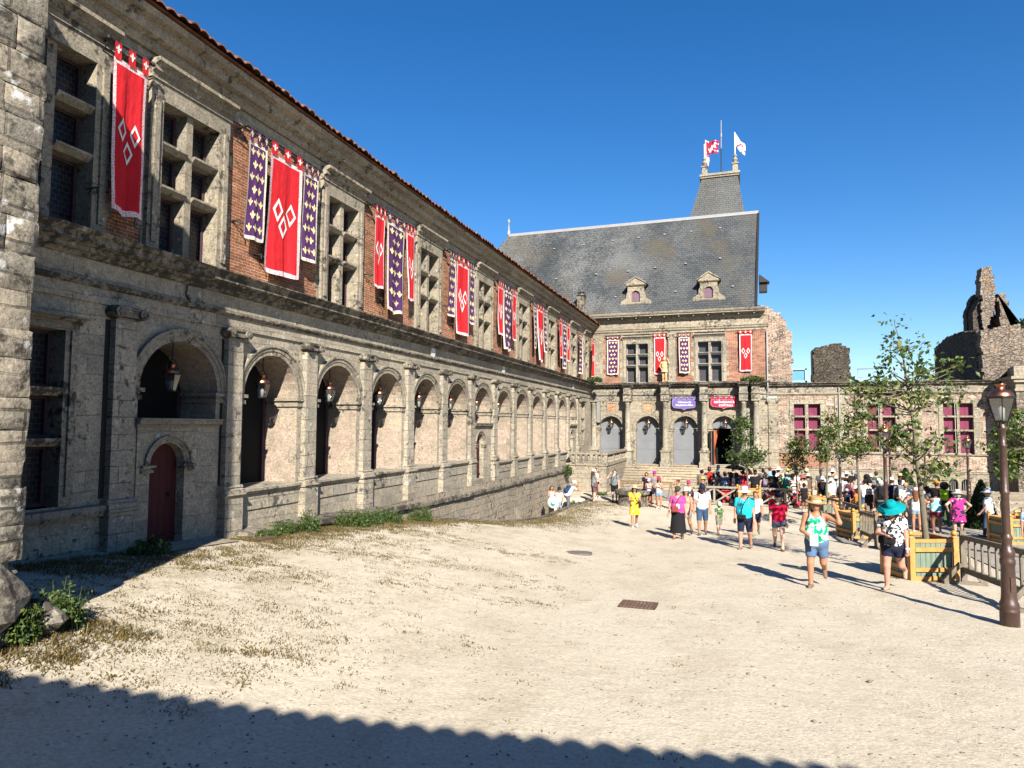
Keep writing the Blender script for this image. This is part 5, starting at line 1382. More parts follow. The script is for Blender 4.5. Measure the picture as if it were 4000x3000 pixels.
# small pale stones where the moat meets the wall
# ------------------------------------------------------------------ banners and signs
FLEUR = [(0,1.),(.13,.72),(.17,.5),(.1,.25),(.2,.28),(.3,.5),(.46,.52),(.5,.3),(.42,.12),(.3,.2),(.2,.1),(.12,.06),(.26,.04),(.26,-.06),(.12,-.08),(.2,-.26),(.1,-.3),(0,-.5)]
FLEUR = FLEUR + [(-x, y) for x, y in FLEUR[-2:0:-1]]
DIAM = [(0,1),(.62,0),(0,-1),(-.62,0)]
def banner(F, u0, u1, zt, zb, kind, label, seed, d0=.27, group=None, sag=.0, rz=0):
    rng = random.Random(seed); w = u1-u0; h = zt-zb; c = (u0+u1)/2
    base = F(c, d0, zb)
    B_ = thing('hanging_banner', label, 'banner', base, 0, group)
    p1, p2 = rng.uniform(0,6), rng.uniform(0,6); A = .05*min(1, w)
    def disp(s, t_):
        return d0 + A*(.3+t_)*(math.sin(4.2*s+p1+1.5*t_)*.7 + .5*math.sin(11*s+p2+.8*t_) + .2*math.sin(23*s+p1)) + .05*math.sin(2.2*t_+p2)*t_
    def pt(s, t_, off=0.):
        u = u0 + w*s*(1-.05*t_) + .025*w*t_ + w*.03*math.sin(2.6*t_+p1)*t_ + .012*math.sin(9*t_+p2+4*s)*t_
        z = zt - h*t_ - .05*w*(1-abs(2*s-1))*max(0,(t_-.93)/.07) + .02*math.sin(3*s*PI+p1)*t_*w
        return (u, disp(s, t_) + off, z)
    m = MB(F); nx, ny = 12, 30
    bx = max(1, round(.09*nx)) ; by = 1
    vs = [pt(i/nx, j/ny) for j in range(ny+1) for i in range(nx+1)]
    for j in range(ny):
        for i in range(nx):
            brd = i < 1 or i >= nx-1 or j < 1 or j >= ny-1
            m.add([vs[j*(nx+1)+i], vs[j*(nx+1)+i+1], vs[(j+1)*(nx+1)+i+1], vs[(j+1)*(nx+1)+i]], [(0,1,2,3)], 1 if brd else 0, True)
    # weld-free grid is fine: same normals across shared corners
    bmat = M['red_border'] if kind == 'R' else M['purple_border']
    cm_ = M['red_cloth'] if kind == 'R' else M['purple_cloth']
    em = MB(F)
    def put(shape, su, sz, cs, ct, hole=None):
        vs = [pt(cs + x*su/w, ct - y*sz/h, .008) for x, y in shape]
        if hole is None:
            ctr = pt(cs, ct, .008); n = len(vs)
            em.add([ctr] + vs, [(0, i+1, (i+1) % n + 1) for i in range(n)], 2)
        else:
            v2 = [pt(cs + x*su*hole/w, ct - y*sz*hole/h, .008) for x, y in shape]; n = len(vs)
            em.add(vs + v2, [(i, (i+1) % n, n+(i+1) % n, n+i) for i in range(n)], 2)
    if kind == 'R':
        for (x, y) in ((-.2,.455),(.2,.46),(-.01,.59)): put(DIAM, .24*w, max(.25*w, .2), .5+x, y, .62)
    else:
        rows = max(5, int(round(h/.31)))
        for r_ in range(rows):
            t_ = .045 + .92*(r_+.5)/rows; n = 3 if r_ % 2 == 0 else 2
            for k in range(n):
                s_ = .5 + (k-(n-1)/2)*.27
                put(FLEUR, .2*w if w > .8 else .22*w, min(.17, .42*h/rows*1.05), s_, t_)
    o = m.v; k0 = len(m.v)
    for f, mt in zip(em.f, em.m):
        m.f.append(tuple(i+k0 for i in f)); m.m.append(mt); m.sm.append(False)
    m.v += em.v
    # hanging tabs with a lily each
    for s_ in (.09, .5, .91):
        tw_ = .2*w; tu = u0 + w*s_
        a, b = max(u0, tu-tw_/2), min(u1, tu+tw_/2)
        m.quad((a,d0+.02,zt-.02),(b,d0+.02,zt-.02),(b,d0+.02,zt+.26),(a,d0+.02,zt+.26), 0)
        m.quad((a,d0-.02,zt+.26),(b,d0-.02,zt+.26),(b,d0+.02,zt+.26),(a,d0+.02,zt+.26), 0)
        cx = (a+b)/2; fv = [(cx+x*tw_*.7, d0+.027, zt+.11+y*.11) for x, y in FLEUR]; n = len(fv)
        m.add([(cx, d0+.027, zt+.11)] + fv, [(0, i+1, (i+1) % n+1) for i in range(n)], 2)
    m.build('cloth', [cm_, bmat, M['white_cloth'] if kind == 'R' else M['cream_cloth']], B_, True)
    r = MB(F); r.tube([(u0-.12,d0,zt+.25),(u1+.12,d0,zt+.25)], .022, 8)
    for u in (u0-.1, u1+.1): r.ball(F(u, d0, zt+.25) if False else (u, d0, zt+.25), .04, 8)
    for u in (u0-.06, u1+.06): r.tube([(u,-.02,zt+.22),(u,d0,zt+.25)], .014, 6); r.tube([(u,-.02,zt-.05),(u,d0*.8,zt+.22)], .01, 6)
    r.build('rod', M['iron'], B_, True)
    lb = MB(F); zz = zb+.3
    lb.tube([(u0-.14,-.02,zz),(u0-.14,d0-.06,zz),(u0-.14,d0-.06,zz-.1)], .012, 6); lb.tube([(u0-.14,-.02,zz+.0),(u0+.1,d0-.1,zz)], .01, 6)
    lb.build('lower_bracket', M['iron'], B_, True)
GB = 'banners on the gallery wall'
banner(FL, 7.77, 8.42, 5.93, 3.42, 'R', 'red banner with white diamonds half in shade, nearest on the gallery', 1, group=GB)
pos = ['first fully sunlit brick panel','second sunlit brick panel','third sunlit brick panel','fourth sunlit brick panel','fifth sunlit brick panel','sixth sunlit brick panel']
sd = 10
for j in range(6):
    u = 10.93 + 5.04*j
    pat = 'PRP' if j % 2 == 0 else 'RPR'
    for i, (k, a, b, zbt) in enumerate(((pat[0],0,.54,3.84),(pat[1],.67,1.74,3.3),(pat[2],1.84,2.38,3.82))):
        nm = 'red diamond' if k == 'R' else 'purple lily'
        where = ['left','middle','right'][i]
        banner(FL, u+a, u+b, 5.87, zbt, k, '%s %s banner on the %s of the gallery' % (where, nm if i != 1 else 'wide ' + nm, pos[j]), sd, group=GB); sd += 1
banner(FL, 41.05, 41.95, 5.8, 3.35, 'P', 'lone purple lily banner near the far end of the gallery', 50, group=GB)
banner(FL, 44.6, 45.5, 5.75, 3.35, 'R', 'lone red banner at the inner corner end of the gallery', 51, .35, group=GB)
GC = 'banners on the chateau front'
banner(FE, -8.58, -7.74, 6.0, 3.58, 'P', 'purple lily banner left of the left cross window on the chateau', 60, .2, GC)
banner(FE, -5.35, -4.58, 6.05, 3.54, 'R', 'red diamond banner behind the golden statue', 61, .2, GC)
banner(FE, -3.7, -3.0, 6.0, 3.58, 'P', 'purple lily banner right of the golden statue', 62, .3, GC)
banner(FE, .16, .94, 6.05, 3.63, 'R', 'red diamond banner right of the right cross window on the chateau', 63, .2, GC)
def text_mesh(s, size, mat, parent, loc, align='CENTER', name='lettering', sx=1.):
    cu = bpy.data.curves.new(name, 'FONT'); cu.body = s; cu.size = size; cu.align_x = align; cu.extrude = .004; cu.offset = .004
    o = bpy.data.objects.new('tmp', cu); COL.objects.link(o)
    dg = bpy.context.evaluated_depsgraph_get(); me = bpy.data.meshes.new_from_object(o.evaluated_get(dg))
    bpy.data.objects.remove(o)
    me.materials.clear(); me.materials.append(mat)
    t_ = bpy.data.objects.new(name, me); COL.objects.link(t_); t_.parent = parent
    t_.location = loc; t_.rotation_euler = (PI/2, 0, 0); t_.scale = (sx, 1, 1)
    return t_
def sign(u0, u1, z1, zb, col, lines, label, dm):
    c = (u0+u1)/2; d0 = .28; y = E-d0
    B_ = thing('hanging_sign', label, 'sign', (c, y, zb), 0, 'cloth signs over the doors')
    m = MB(FE); n = 16
    top = z1-.2; pts = [(u1-.02, top), (u0+.02, top), (u0, top-.3), (u0+.02, zb+.28)] + [(u0+(u1-u0)*s, zb+.17-.06*math.sin(PI*s)-.1*max(0, 1-abs(s-.5)*9)) for s in [.08+.84*i/n for i in range(n+1)]] + [(u1-.02, zb+.28), (u1, top-.3)]
    m.prism(pts, d0-.02, d0, 0)
    for k in range(5):
        u = u0+.12+(u1-u0-.24)*k/4; m.box(u-.09, u+.09, d0-.015, d0-.003, top-.01, z1, 0)
    m.build('cloth', col, B_, True)
    bm_ = MB(FE)
    inner = [((p[0]-c)*.95+c, (p[1]-(top+zb)/2)*.9+(top+zb)/2) for p in pts]; n2 = len(pts)
    bm_.add([(p[0], d0+.002, p[1]) for p in pts] + [(p[0], d0+.002, p[1]) for p in inner], [(i, (i+1) % n2, n2+(i+1) % n2, n2+i) for i in range(n2)], 0)
    bm_.build('border', dm, B_, True)
    for s, size, dx, z in lines: text_mesh(s, size, M['white_cloth'], B_, (dx, -.008, z-zb))
    r = MB(FE); r.tube([(u0-.05,d0-.01,z1),(u1+.05,d0-.01,z1)], .02, 8)
    for u in (u0, u1): r.tube([(u,-.05,z1),(u,d0,z1)], .012, 6)
    r.build('rod', M['iron'], B_, True)
viol = border('violet_scroll_border', (.14,.11,.3), (.34,.3,.52)); redb = border('crimson_scroll_border', (.55,.02,.07), (.7,.28,.32))
sign(-4.18, -2.62, 2.0, 1.08, cloth('violet_sign_cloth', (.15,.115,.33)), [("L'Anneau de", .17, .03, 1.56), ("Sᵗᵉ Jeanne d'Arc" if False else "Ste Jeanne d'Arc", .17, .02, 1.37)], 'violet cloth sign with white gothic lettering over the third grey door', viol)
sign(-1.7, -.04, 1.98, 1.15, cloth('crimson_sign_cloth', (.64,.02,.08)), [("La", .09, -.28, 1.71), ("RENAISSANCE", .2, .02, 1.54), ("CHÂTEAU", .19, .12, 1.33)], 'crimson cloth sign with white lettering over the open doorway', redb)
# ------------------------------------------------------------------ people: bodies grown from a posed skeleton as one surface
def snets(F3, org, h):
    X, Y, Z = F3.shape
    cs = (X-1, Y-1, Z-1)
    sm_ = np.zeros(cs + (3,)); cnt = np.zeros(cs)
    for ax in range(3):
        o1, o2 = [a for a in range(3) if a != ax]
        for i in (0, 1):
            for j in (0, 1):
                s0 = [None]*3; s1 = [None]*3
                s0[ax] = slice(0, -1); s1[ax] = slice(1, None)
                s0[o1] = s1[o1] = slice(i, F3.shape[o1]-1+i); s0[o2] = s1[o2] = slice(j, F3.shape[o2]-1+j)
                a, b = F3[tuple(s0)], F3[tuple(s1)]
                c = (a < 0) != (b < 0)
                t = np.where(c, a/np.where(c, a-b, 1), 0)
                cnt += c
                sm_[..., ax] += t*c; sm_[..., o1] += i*c; sm_[..., o2] += j*c
    mk = cnt > 0
    idx = np.full(cs, -1); idx[mk] = np.arange(mk.sum())
    g = np.argwhere(mk)
    v = org + h*(g + sm_[mk]/cnt[mk][:, None])
    faces = []
    for ax in range(3):
        o1, o2 = (ax+1) % 3, (ax+2) % 3
        s0 = [slice(1, -1)]*3; s1 = [slice(1, -1)]*3
        s0[ax] = slice(0, -1); s1[ax] = slice(1, None)
        a, b = F3[tuple(s0)] < 0, F3[tuple(s1)] < 0
        e = np.argwhere(a != b)
        if not len(e): continue
        sg = a[tuple(e.T)]
        base = e + 1; base[:, ax] -= 1
        q = []
        for d1, d2 in ((0,0),(-1,0),(-1,-1),(0,-1)):
            k = base.copy(); k[:, o1] += d1; k[:, o2] += d2; q.append(idx[tuple(k.T)])
        q = np.stack(q, 1); q[sg] = q[sg][:, ::-1]
        faces.append(q[:, ::-1])
    return v, (np.concatenate(faces) if faces else np.zeros((0, 4), int))
def cap(p, a, b, ra, rb, s=(1,1,1), cut=None, cut0=None):
    s = np.array(s, float); a = np.array(a, float); b = np.array(b, float)
    q = (p - a)*s; d = (b - a)*s; L = max(1e-9, d @ d)
    t = np.clip((q @ d)/L, 0, 1)
    r = np.linalg.norm(q - t[..., None]*d, axis=-1) - (ra + t*(rb-ra))
    if cut is not None: r = np.maximum(r, (p - b) @ ((b-a)/np.linalg.norm(b-a)) - cut)
    return r
def ell(p, c, r):
    q = p - np.array(c); r = np.array(r); k0 = np.linalg.norm(q/r, axis=-1); k1 = np.linalg.norm(q/(r*r), axis=-1)
    return k0*(k0-1)/np.maximum(k1, 1e-9)
def smin(a, b, k):
    h = np.clip(.5 + .5*(b-a)/k, 0, 1)
    return b + (a-b)*h - k*h*(1-h)
def U(l, k=.02):
    r = l[0]
    for x in l[1:]: r = smin(r, x, k)
    return r
def nrm(v): v = np.array(v, float); return v/np.linalg.norm(v)
class Skel:
    def __init__(s, sex='f', w=1., pose=None):
        P = dict(L=(0,2), Rr=(0,2), aL=(6,9,12), aR=(6,9,12), lean=0, hp=0, hy=0, bL=None, bR=None); P.update(pose or {})
        H = 1.7; s.w = w; s.sex = sex; s.pose = P
        sw = .104 if sex == 'f' else .113
        if sex == 'c': sw = .1
        s.hip = np.array([0, 0, .525*H]); a = R(P['lean']); s.up = np.array([0, math.sin(a), math.cos(a)])
        s.waist = s.hip + s.up*.11*H; s.chest = s.hip + s.up*.215*H; s.shc = s.hip + s.up*.275*H; s.nb = s.hip + s.up*.305*H
        hp = R(P['hp']) + a*.5; s.hup = np.array([0, math.sin(hp), math.cos(hp)])
        hs = 1. if sex != 'c' else 1.22
        s.hs = hs
        s.head = s.nb + s.hup*(.1*H*(1+.5*(hs-1)))
        s.arm = {}; s.leg = {}
        for sd, ka, kb, kl in ((-1,'aL','bL','L'), (1,'aR','bR','Rr')):
            sh = s.shc + np.array([sd*sw*H*(.93+.07*w), 0, 0])
            p, ab, e = [R(v) for v in P[ka]]
            d = np.array([sd*math.sin(ab), math.cos(ab)*math.sin(p), -math.cos(ab)*math.cos(p)])
            el = sh + d*.172*H
            bv = np.array(P[kb] if P[kb] is not None else (-sd*.35, 1, .1), float)
            pe = nrm(bv - d*(bv @ d)); fd = d*math.cos(e) + pe*math.sin(e)
            wr = el + fd*.145*H
            s.arm[sd] = (sh, el, wr, fd, pe)
            h, k = [R(v) for v in P[kl]]
            hj = s.hip + np.array([sd*.05*H*(.6+.4*w), 0, -.01*H])
            kn = hj + np.array([sd*.012*H, math.sin(h)*.245*H, -math.cos(h)*.245*H])
            an = kn + np.array([0, math.sin(h-k)*.235*H, -math.cos(h-k)*.235*H])
            s.leg[sd] = (hj, kn, an, h-k)
        z = min(s.leg[i][2][2] - .035*H + (min(0, math.sin(s.leg[i][3]))*-.0) for i in (-1, 1))
        s.shift(-z)
    def shift(s, dz):
        d = np.array([0, 0, dz])
        for n in ('hip','waist','chest','shc','nb','head'): setattr(s, n, getattr(s, n) + d)
        s.arm = {k: (v[0]+d, v[1]+d, v[2]+d, v[3], v[4]) for k, v in s.arm.items()}
        s.leg = {k: (v[0]+d, v[1]+d, v[2]+d, v[3]) for k, v in s.leg.items()}
    def torso(s, p, o=0., bust=True):
        w = s.w; f = s.sex == 'f'
        l = [cap(p, s.hip-s.up*.02, s.waist, .115*w+o, (.1 if f else .112)*w+o, (.72,1,1)),
             cap(p, s.waist, s.chest, (.1 if f else .112)*w+o, (.112 if f else .125)*(.5+.5*w)+o, (.7,1,1)),
             cap(p, s.shc+np.array([-.12,-.01,0]), s.shc+np.array([.12,-.01,0]), .062+o, .062+o),
             ell(p, s.hip+np.array([-.07*w,-.06*w,-.02]), (.085*w+o,.075*w+o,.1+o)), ell(p, s.hip+np.array([.07*w,-.06*w,-.02]), (.085*w+o,.075*w+o,.1+o))]
        if f and bust: l += [ell(p, s.chest+np.array([x,.075+.03*(w-1),.0]), (.068+o,.06*(.6+.4*w)+o,.066+o)) for x in (-.075,.075)]
        if w > 1.12: l.append(ell(p, s.waist+np.array([0,.05,-.03]), (.15*w+o,.1*w+o,.13+o)))
        return U(l, .045)
    def thigh(s, p, sd, o=0., t=1., cut=False):
        a, b = s.leg[sd][0], s.leg[sd][1]; e = a + (b-a)*t; w = .5+.5*s.w
        return cap(p, a, e, .092*w+o, (.092+(.058-.092)*t)*w+o, cut=0. if cut else None)
    def shin(s, p, sd, o=0., t=1., cut=False):
        a, b = s.leg[sd][1], s.leg[sd][2]; e = a+(b-a)*t; w = .6+.4*s.w
        r = cap(p, a, e, .057*w+o, (.057+(.036-.057)*t)*w+o, cut=0. if cut else None)
        if t > .5 and not cut: r = smin(r, cap(p, a+(b-a)*.2+np.array([0,-.018,0]), a+(b-a)*.42+np.array([0,-.014,0]), .047*w+o, .042*w+o), .03)
        return r
    def foot(s, p, sd, o=0.):
        an, ph = s.leg[sd][2], s.leg[sd][3]
        dr = np.array([sd*.14, math.cos(ph*.7), -max(0, -math.sin(ph))*.75 if ph < 0 else 0.]); dr = nrm(dr)
        h = an + np.array([0,-.025,-.022]); t = an + dr*.15 + np.array([0,0,-.034])
        if o < 0: return h, t
        return U([cap(p, h, t, .036+o, .026+o, (1,1,1.05)), cap(p, an+np.array([0,0,.03]), h, .034+o, .036+o)], .02)
    def uarm(s, p, sd, o=0., t=1., cut=False):
        a, b = s.arm[sd][0], s.arm[sd][1]; e = a+(b-a)*t; w = .6+.4*s.w
        return cap(p, a, e, .054*w+o, (.054+(.041-.054)*t)*w+o, cut=0. if cut else None)
    def farm(s, p, sd, o=0.):
        a, b = s.arm[sd][1], s.arm[sd][2]; w = .7+.3*s.w
        return cap(p, a, b, .041*w+o, .027+o)
    def body(s, p):
        hs = s.hs; hd = s.head
        f = [cap(p, hd+s.hup*.0+np.array([0,.085*hs,.0]), hd+s.hup*-.025+np.array([0,.108*hs,-.01]), .011, .016)]
        l = [s.torso(p), cap(p, s.nb-s.up*.04, hd-s.hup*.06, .058, .05)]
        l += [s.uarm(p, i) for i in (-1,1)] + [s.farm(p, i) for i in (-1,1)] + [s.thigh(p, i) for i in (-1,1)] + [s.shin(p, i) for i in (-1,1)] + [s.foot(p, i) for i in (-1,1)]
        r = U(l, .03)
        head = U([ell(p, hd, (.078*hs,.098*hs,.112*hs)), ell(p, hd+np.array([0,.03*hs,-.062*hs]), (.055*hs,.06*hs,.055*hs))] + f, .02)
        for i in (-1,1):
            head = smin(head, ell(p, hd+np.array([i*.08*hs,-.005,-.01]), (.014,.026,.034)), .01)
            head = np.maximum(head, -ell(p, hd+np.array([i*.032*hs,.1*hs,.012*hs]), (.018,.016,.012)))
        r = smin(r, head, .02)
        for i in (-1,1):
            sh, el, wr, fd, pe = s.arm[i]
            r = smin(r, cap(p, wr, wr+fd*.08, .027, .034, (1,1,1)), .02)
        return r
    def fingers(s, mb, m=0):
        for i in (-1,1):
            sh, el, wr, fd, pe = s.arm[i]
            sd = nrm(np.cross(fd, pe)); k = wr + fd*.092
            for j, (o, L) in enumerate(((-.027,.062),(-.009,.072),(.009,.068),(.026,.052))):
                a = k + sd*o; d1 = nrm(fd + pe*.25); d2 = nrm(fd*.75 + pe*.75)
                b = a + d1*L*.5; c = b + d2*L*.5
                mb.tube([a-fd*.02, a, b, c], [.011,.0105,.0095,.0075], 6, m)
            # thumb from the side of the palm, forward side
            side = sd*(-1 if (sd @ np.array([0,1,.2])) < 0 else 1)
            a = wr + fd*.035 + side*.026; b = a + nrm(side*.8+fd*.7)*.04; c = b + nrm(fd*.9+pe*.3+side*.1)*.03
            mb.tube([a-side*.012, a, b, c], [.013,.0125,.0105,.008], 6, m)
def grid_eval(fn, lo, hi, h):
    lo = np.array(lo) - 2*h; hi = np.array(hi) + 2*h
    n = np.ceil((hi-lo)/h).astype(int) + 1
    ax = [lo[i] + h*np.arange(n[i]) for i in range(3)]
    p = np.stack(np.meshgrid(*ax, indexing='ij'), -1)
    return snets(fn(p), lo, h)
def bounds(s, pad=.17):
    pts = [s.head + np.array([0,0,.1]), s.hip, s.shc] + [q for v in s.arm.values() for q in v[:3]] + [s.arm[i][2]+s.arm[i][3]*.12 for i in (-1,1)] + [q for v in s.leg.values() for q in v[:3]]
    pts = np.array(pts); lo = pts.min(0)-pad*s.w**.5; hi = pts.max(0)+pad*s.w**.5
    lo[2] = max(lo[2], -.03); lo[1] -= .02; hi[1] += .05; return lo, hi
MESH = {}
def mk(key, fn, name):
    if key not in MESH:
        v, f = fn()
        me = bpy.data.meshes.new(name); me.from_pydata(v.tolist(), [], f.tolist())
        me.polygons.foreach_set('use_smooth', [True]*len(f)); me.materials.append(None); MESH[key] = me
    return MESH[key]
def put(name, me, mat, parent, loc=None, rot=None):
    o = bpy.data.objects.new(name, me); COL.objects.link(o); o.parent = parent
    mats = mat if isinstance(mat, (list, tuple)) else [mat]
    for i, mt in enumerate(mats):
        o.material_slots[i].link = 'OBJECT'; o.material_slots[i].material = mt
    if loc is not None: o.location = loc
    if rot is not None: o.rotation_euler = rot
    return o
def mbmesh(key, mb, n=1):
    me = bpy.data.meshes.new('mesh'); me.from_pydata([tuple(v) for v in mb.v], [], mb.f)
    for _ in range(n): me.materials.append(None)
    me.polygons.foreach_set('material_index', mb.m); me.polygons.foreach_set('use_smooth', mb.sm)
    MESH[key] = me; return me
CL = {}
def col(*c):
    """flat cloth colour"""
    if len(c) == 1 and not hasattr(c[0], '__len__'): return c[0]
    c = c[0] if len(c) == 1 else c
    if not isinstance(c, tuple): return c
    if c not in CL: CL[c] = cloth('cloth_%d' % len(CL), c)
    return CL[c]
def skinmat(name, c):
    N = NB(name); P = N.obj()
    cc = N.mix(.5, c, N.ramp(N.noise(P, 7, 4, .6), (.3, .75), (.7, 1.2)), 'MULTIPLY')
    N.b.inputs['Subsurface Weight'].default_value = .06
    N.b.inputs['Subsurface Radius'].default_value = (.02, .008, .004)
    return N.done(cc, .55, None, .35)
SK = {'fair': skinmat('fair_skin', (.56,.34,.25)), 'tan': skinmat('tanned_skin', (.42,.2,.115)), 'red': skinmat('sunburnt_skin', (.52,.26,.19)), 'brown': skinmat('brown_skin', (.2,.095,.055)), 'wood': plain('gilded_wood', (.55,.4,.19), .5, .2, 9, .4, 0, 0, True)}
EYE = plain('dark_eye', (.02,.015,.012), .2, 0, 5); LIP = plain('lip', (.38,.12,.1), .5, 0, 5)
HAIR = {'black': cloth('black_hair', (.018,.014,.012), .2), 'brown': cloth('brown_hair', (.075,.04,.022), .2), 'auburn': cloth('auburn_hair', (.17,.07,.03), .2), 'blond': cloth('blond_hair', (.4,.28,.14), .2), 'grey': cloth('grey_hair', (.3,.29,.28), .2)}
def hat_mesh(kind):
    key = ('hat', kind)
    if key in MESH: return MESH[key]
    m = MB()
    if kind == 'cap':
        m.lathe([(.094,-.005),(.098,.03),(.09,.075),(.06,.11),(.001,.125)], (0,-.004,0), 20, 0, sy=1.16)
        n = 10
        top = []; bot = []
        for j in (0, 1):
            for i in range(n+1):
                a = R(20+140*i/n); r = 1. if j == 0 else 1.
                x = .092*math.cos(a); y = .108*math.sin(a) + (.085*math.sin(a) if j else 0)
                top.append((x, y, .006 - .02*j + .012*math.sin(a)*j)); 
        bot = [(x, y, z-.008) for x, y, z in top]; k = n+1
        fs = [(i, i+1, k+i+1, k+i) for i in range(n)] + [(2*k+k+i, 2*k+k+i+1, 2*k+i+1, 2*k+i) for i in range(n)] + [(k+i, k+i+1, 3*k+i+1, 3*k+i) for i in range(n)]
        m.add(top+bot, fs, 0)
    else:
        br, dz, ch = {'sun': (.2,-.03,.115), 'wide': (.25,-.035,.12), 'straw': (.175,.0,.11), 'bucket': (.145,-.06,.105)}[kind]
        m.lathe([(br,dz),(br*.8,dz*.4+.006),(.1,.008),(.099,.012)], (0,0,0), 26, 0, sy=1.12)
        m.lathe([(.0985,.01),(.098,.045)], (0,0,0), 26, 1, sy=1.12)
        m.lathe([(.098,.045),(.094,.085),(.075,ch),(.03,ch+.006 if kind != 'straw' else ch-.018),(.001,ch if kind != 'straw' else ch-.02)], (0,0,0), 26, 0, sy=1.12)
        m.lathe([(br,dz),(br*.8,dz*.4),(.1,.0)], (0,0,0), 26, 0, sy=1.12)
    return mbmesh(key, m, 2)
POSE = {
 'stand': dict(aL=(5,8,14), aR=(3,9,16), L=(3,3), Rr=(-3,3)),
 'stand2': dict(aL=(12,6,40), aR=(4,9,20), L=(-2,2), Rr=(6,8)),
 'fold': dict(aL=(25,4,95), aR=(25,4,95), L=(2,3), Rr=(-2,3)),
 'hips': dict(aL=(-18,48,85), aR=(-18,48,85), bL=(1,.7,-.2), bR=(-1,.7,-.2), L=(2,2), Rr=(-2,2)),
 'back': dict(aL=(-18,14,45), aR=(-18,14,45), bL=(1,-.1,0), bR=(-1,-.1,0)),
 'phone': dict(aL=(30,5,100), aR=(30,5,100), hp=18, L=(2,2), Rr=(-3,4)),
 'wave': dict(aL=(95,20,110), bL=(.6,-.1,1), aR=(8,8,20), L=(2,3), Rr=(-2,2)),
 'walk': dict(aL=(22,8,22), aR=(-18,8,18), L=(-16,28), Rr=(16,4)),
 'walk2': dict(aL=(-16,8,16), aR=(20,8,24), L=(17,5), Rr=(-15,30)),
}
def person(label, x, y, H, face, pose='stand', sex='f', w=1., skin='fair', hair=('short','brown'), hat=None, top=('tee',(.6,.6,.6)), bottom=('shorts',(.05,.05,.08),.55), shoes=(.06,.05,.05), glasses=False, z=None, group=None, fine=False, name='person'):
    ps = POSE[pose] if isinstance(pose, str) else pose
    T = thing(name, label, 'person' if name == 'person' else 'statue', (x, y, (gz(x, y) if z is None else z) + .005), R(face), group, H/1.76)
    pk = (repr(sorted(ps.items())), sex, w, fine); h = .0145 if fine else .024
    s = Skel(sex, w, ps); lo, hi = bounds(s)
    k = ('body',) + pk
    if k not in MESH:
        v, f = grid_eval(s.body, lo, hi, h)
        m = MB(); m.add(v.tolist(), f.tolist(), 0, True); s.fingers(m, 0)
        hs = s.hs
        for i in (-1,1): m.ball(s.head + np.array([i*.032*hs,.089*hs,.012*hs]), .011, 8, 1)
        m.tube([s.head + np.array([xx,.094*hs-abs(xx)*.3,-.058*hs]) for xx in (-.024,-.01,.01,.024)], [.004,.007,.007,.004], 6, 2)
        mbmesh(k, m, 3)
    put('body', MESH[k], [SK[skin], EYE if skin != 'wood' else SK[skin], LIP if skin not in ('wood','brown') else SK[skin]], T)
    # top
    kind = top[0]; o = .016
    hem = s.hip[2] - .03
    if kind == 'dress': hem = s.hip[2] - (top[2] if len(top) > 2 else .3)
    def ftop(p):
        t = s.torso(p, o)
        if kind in ('tee','polo','shirt','dress','long'):
            sl = {'tee': .62, 'polo': .68, 'shirt': .75, 'dress': .4, 'long': 1.}[kind]
            for i in (-1,1):
                t = smin(t, s.uarm(p, i, .016, sl, True), .02)
                if kind == 'long': t = smin(t, s.farm(p, i, .012), .02)
        if kind == 'dress':
            e = s.hip - np.array([0,0,top[2] if len(top) > 2 else .3])
            lg = (s.leg[-1][1]+s.leg[1][1])/2; e[1] = lg[1]*.7
            t = smin(t, cap(p, s.hip, e, .125*s.w+o, .17*s.w+o, (.8,1,1)), .03)
        cz = (p[..., 2] - hem)
        t = np.maximum(t, -cz)
        neck = np.linalg.norm((p - (s.nb + np.array([0,.05,.035])))*np.array([1,.8,.8]), axis=-1) - (.1 if kind in ('tank','dress') else .085)
        t = np.maximum(t, -neck)
        t = np.maximum(t, (p @ s.up - s.nb @ s.up) - .01)
        if kind == 'tank':
            for i in (-1,1): t = np.maximum(t, -(np.linalg.norm((p - (s.shc + np.array([i*.185,0,-.03])))*np.array([1,.6,.75]), axis=-1) - .085))
        if kind == 'strap':
            t = np.maximum(t, (p @ s.up - s.chest @ s.up) - .045)
        return t
    me = mk(('top', kind, top[2] if kind == 'dress' and len(top) > 2 else 0) + pk, lambda: grid_eval(ftop, lo, hi, h), 'top')
    put({'tee':'t_shirt','polo':'polo_shirt','shirt':'shirt','long':'jacket','dress':'dress','tank':'tank_top','strap':'top'}[kind], me, col(top[1]), T)
    if bottom and kind != 'dress':
        bk, bc, bl = bottom
        def fbot(p):
            t = U([cap(p, s.hip-s.up*.03, s.hip+s.up*.06, .125*s.w, .112*s.w, (.71,1,1)), ell(p, s.hip+np.array([-.07*s.w,-.06*s.w,-.02]), (.095*s.w,.085*s.w,.11)), ell(p, s.hip+np.array([.07*s.w,-.06*s.w,-.02]), (.095*s.w,.085*s.w,.11))], .03)
            t = np.maximum(t, (p - s.hip) @ s.up - .09)
            if bk == 'skirt':
                e = s.hip - np.array([0,0,bl]); lg = (s.leg[-1][1]+s.leg[1][1])/2; e[1] = lg[1]*.7
                t = smin(t, np.maximum(cap(p, s.hip, e, .125*s.w, .165*s.w, (.8,1,1)), e[2]-p[..., 2]), .02)
            else:
                for i in (-1,1):
                    lo_ = .018 if bk == 'shorts' else .014
                    if bk == 'shorts': t = smin(t, s.thigh(p, i, lo_, bl, True), .03)
                    elif bk == 'leggings': t = smin(t, U([s.thigh(p, i, .008), s.shin(p, i, .008, bl, True)], .02), .02)
                    else: t = smin(t, U([s.thigh(p, i, lo_), s.shin(p, i, lo_, bl, True)], .02), .02)
            return t
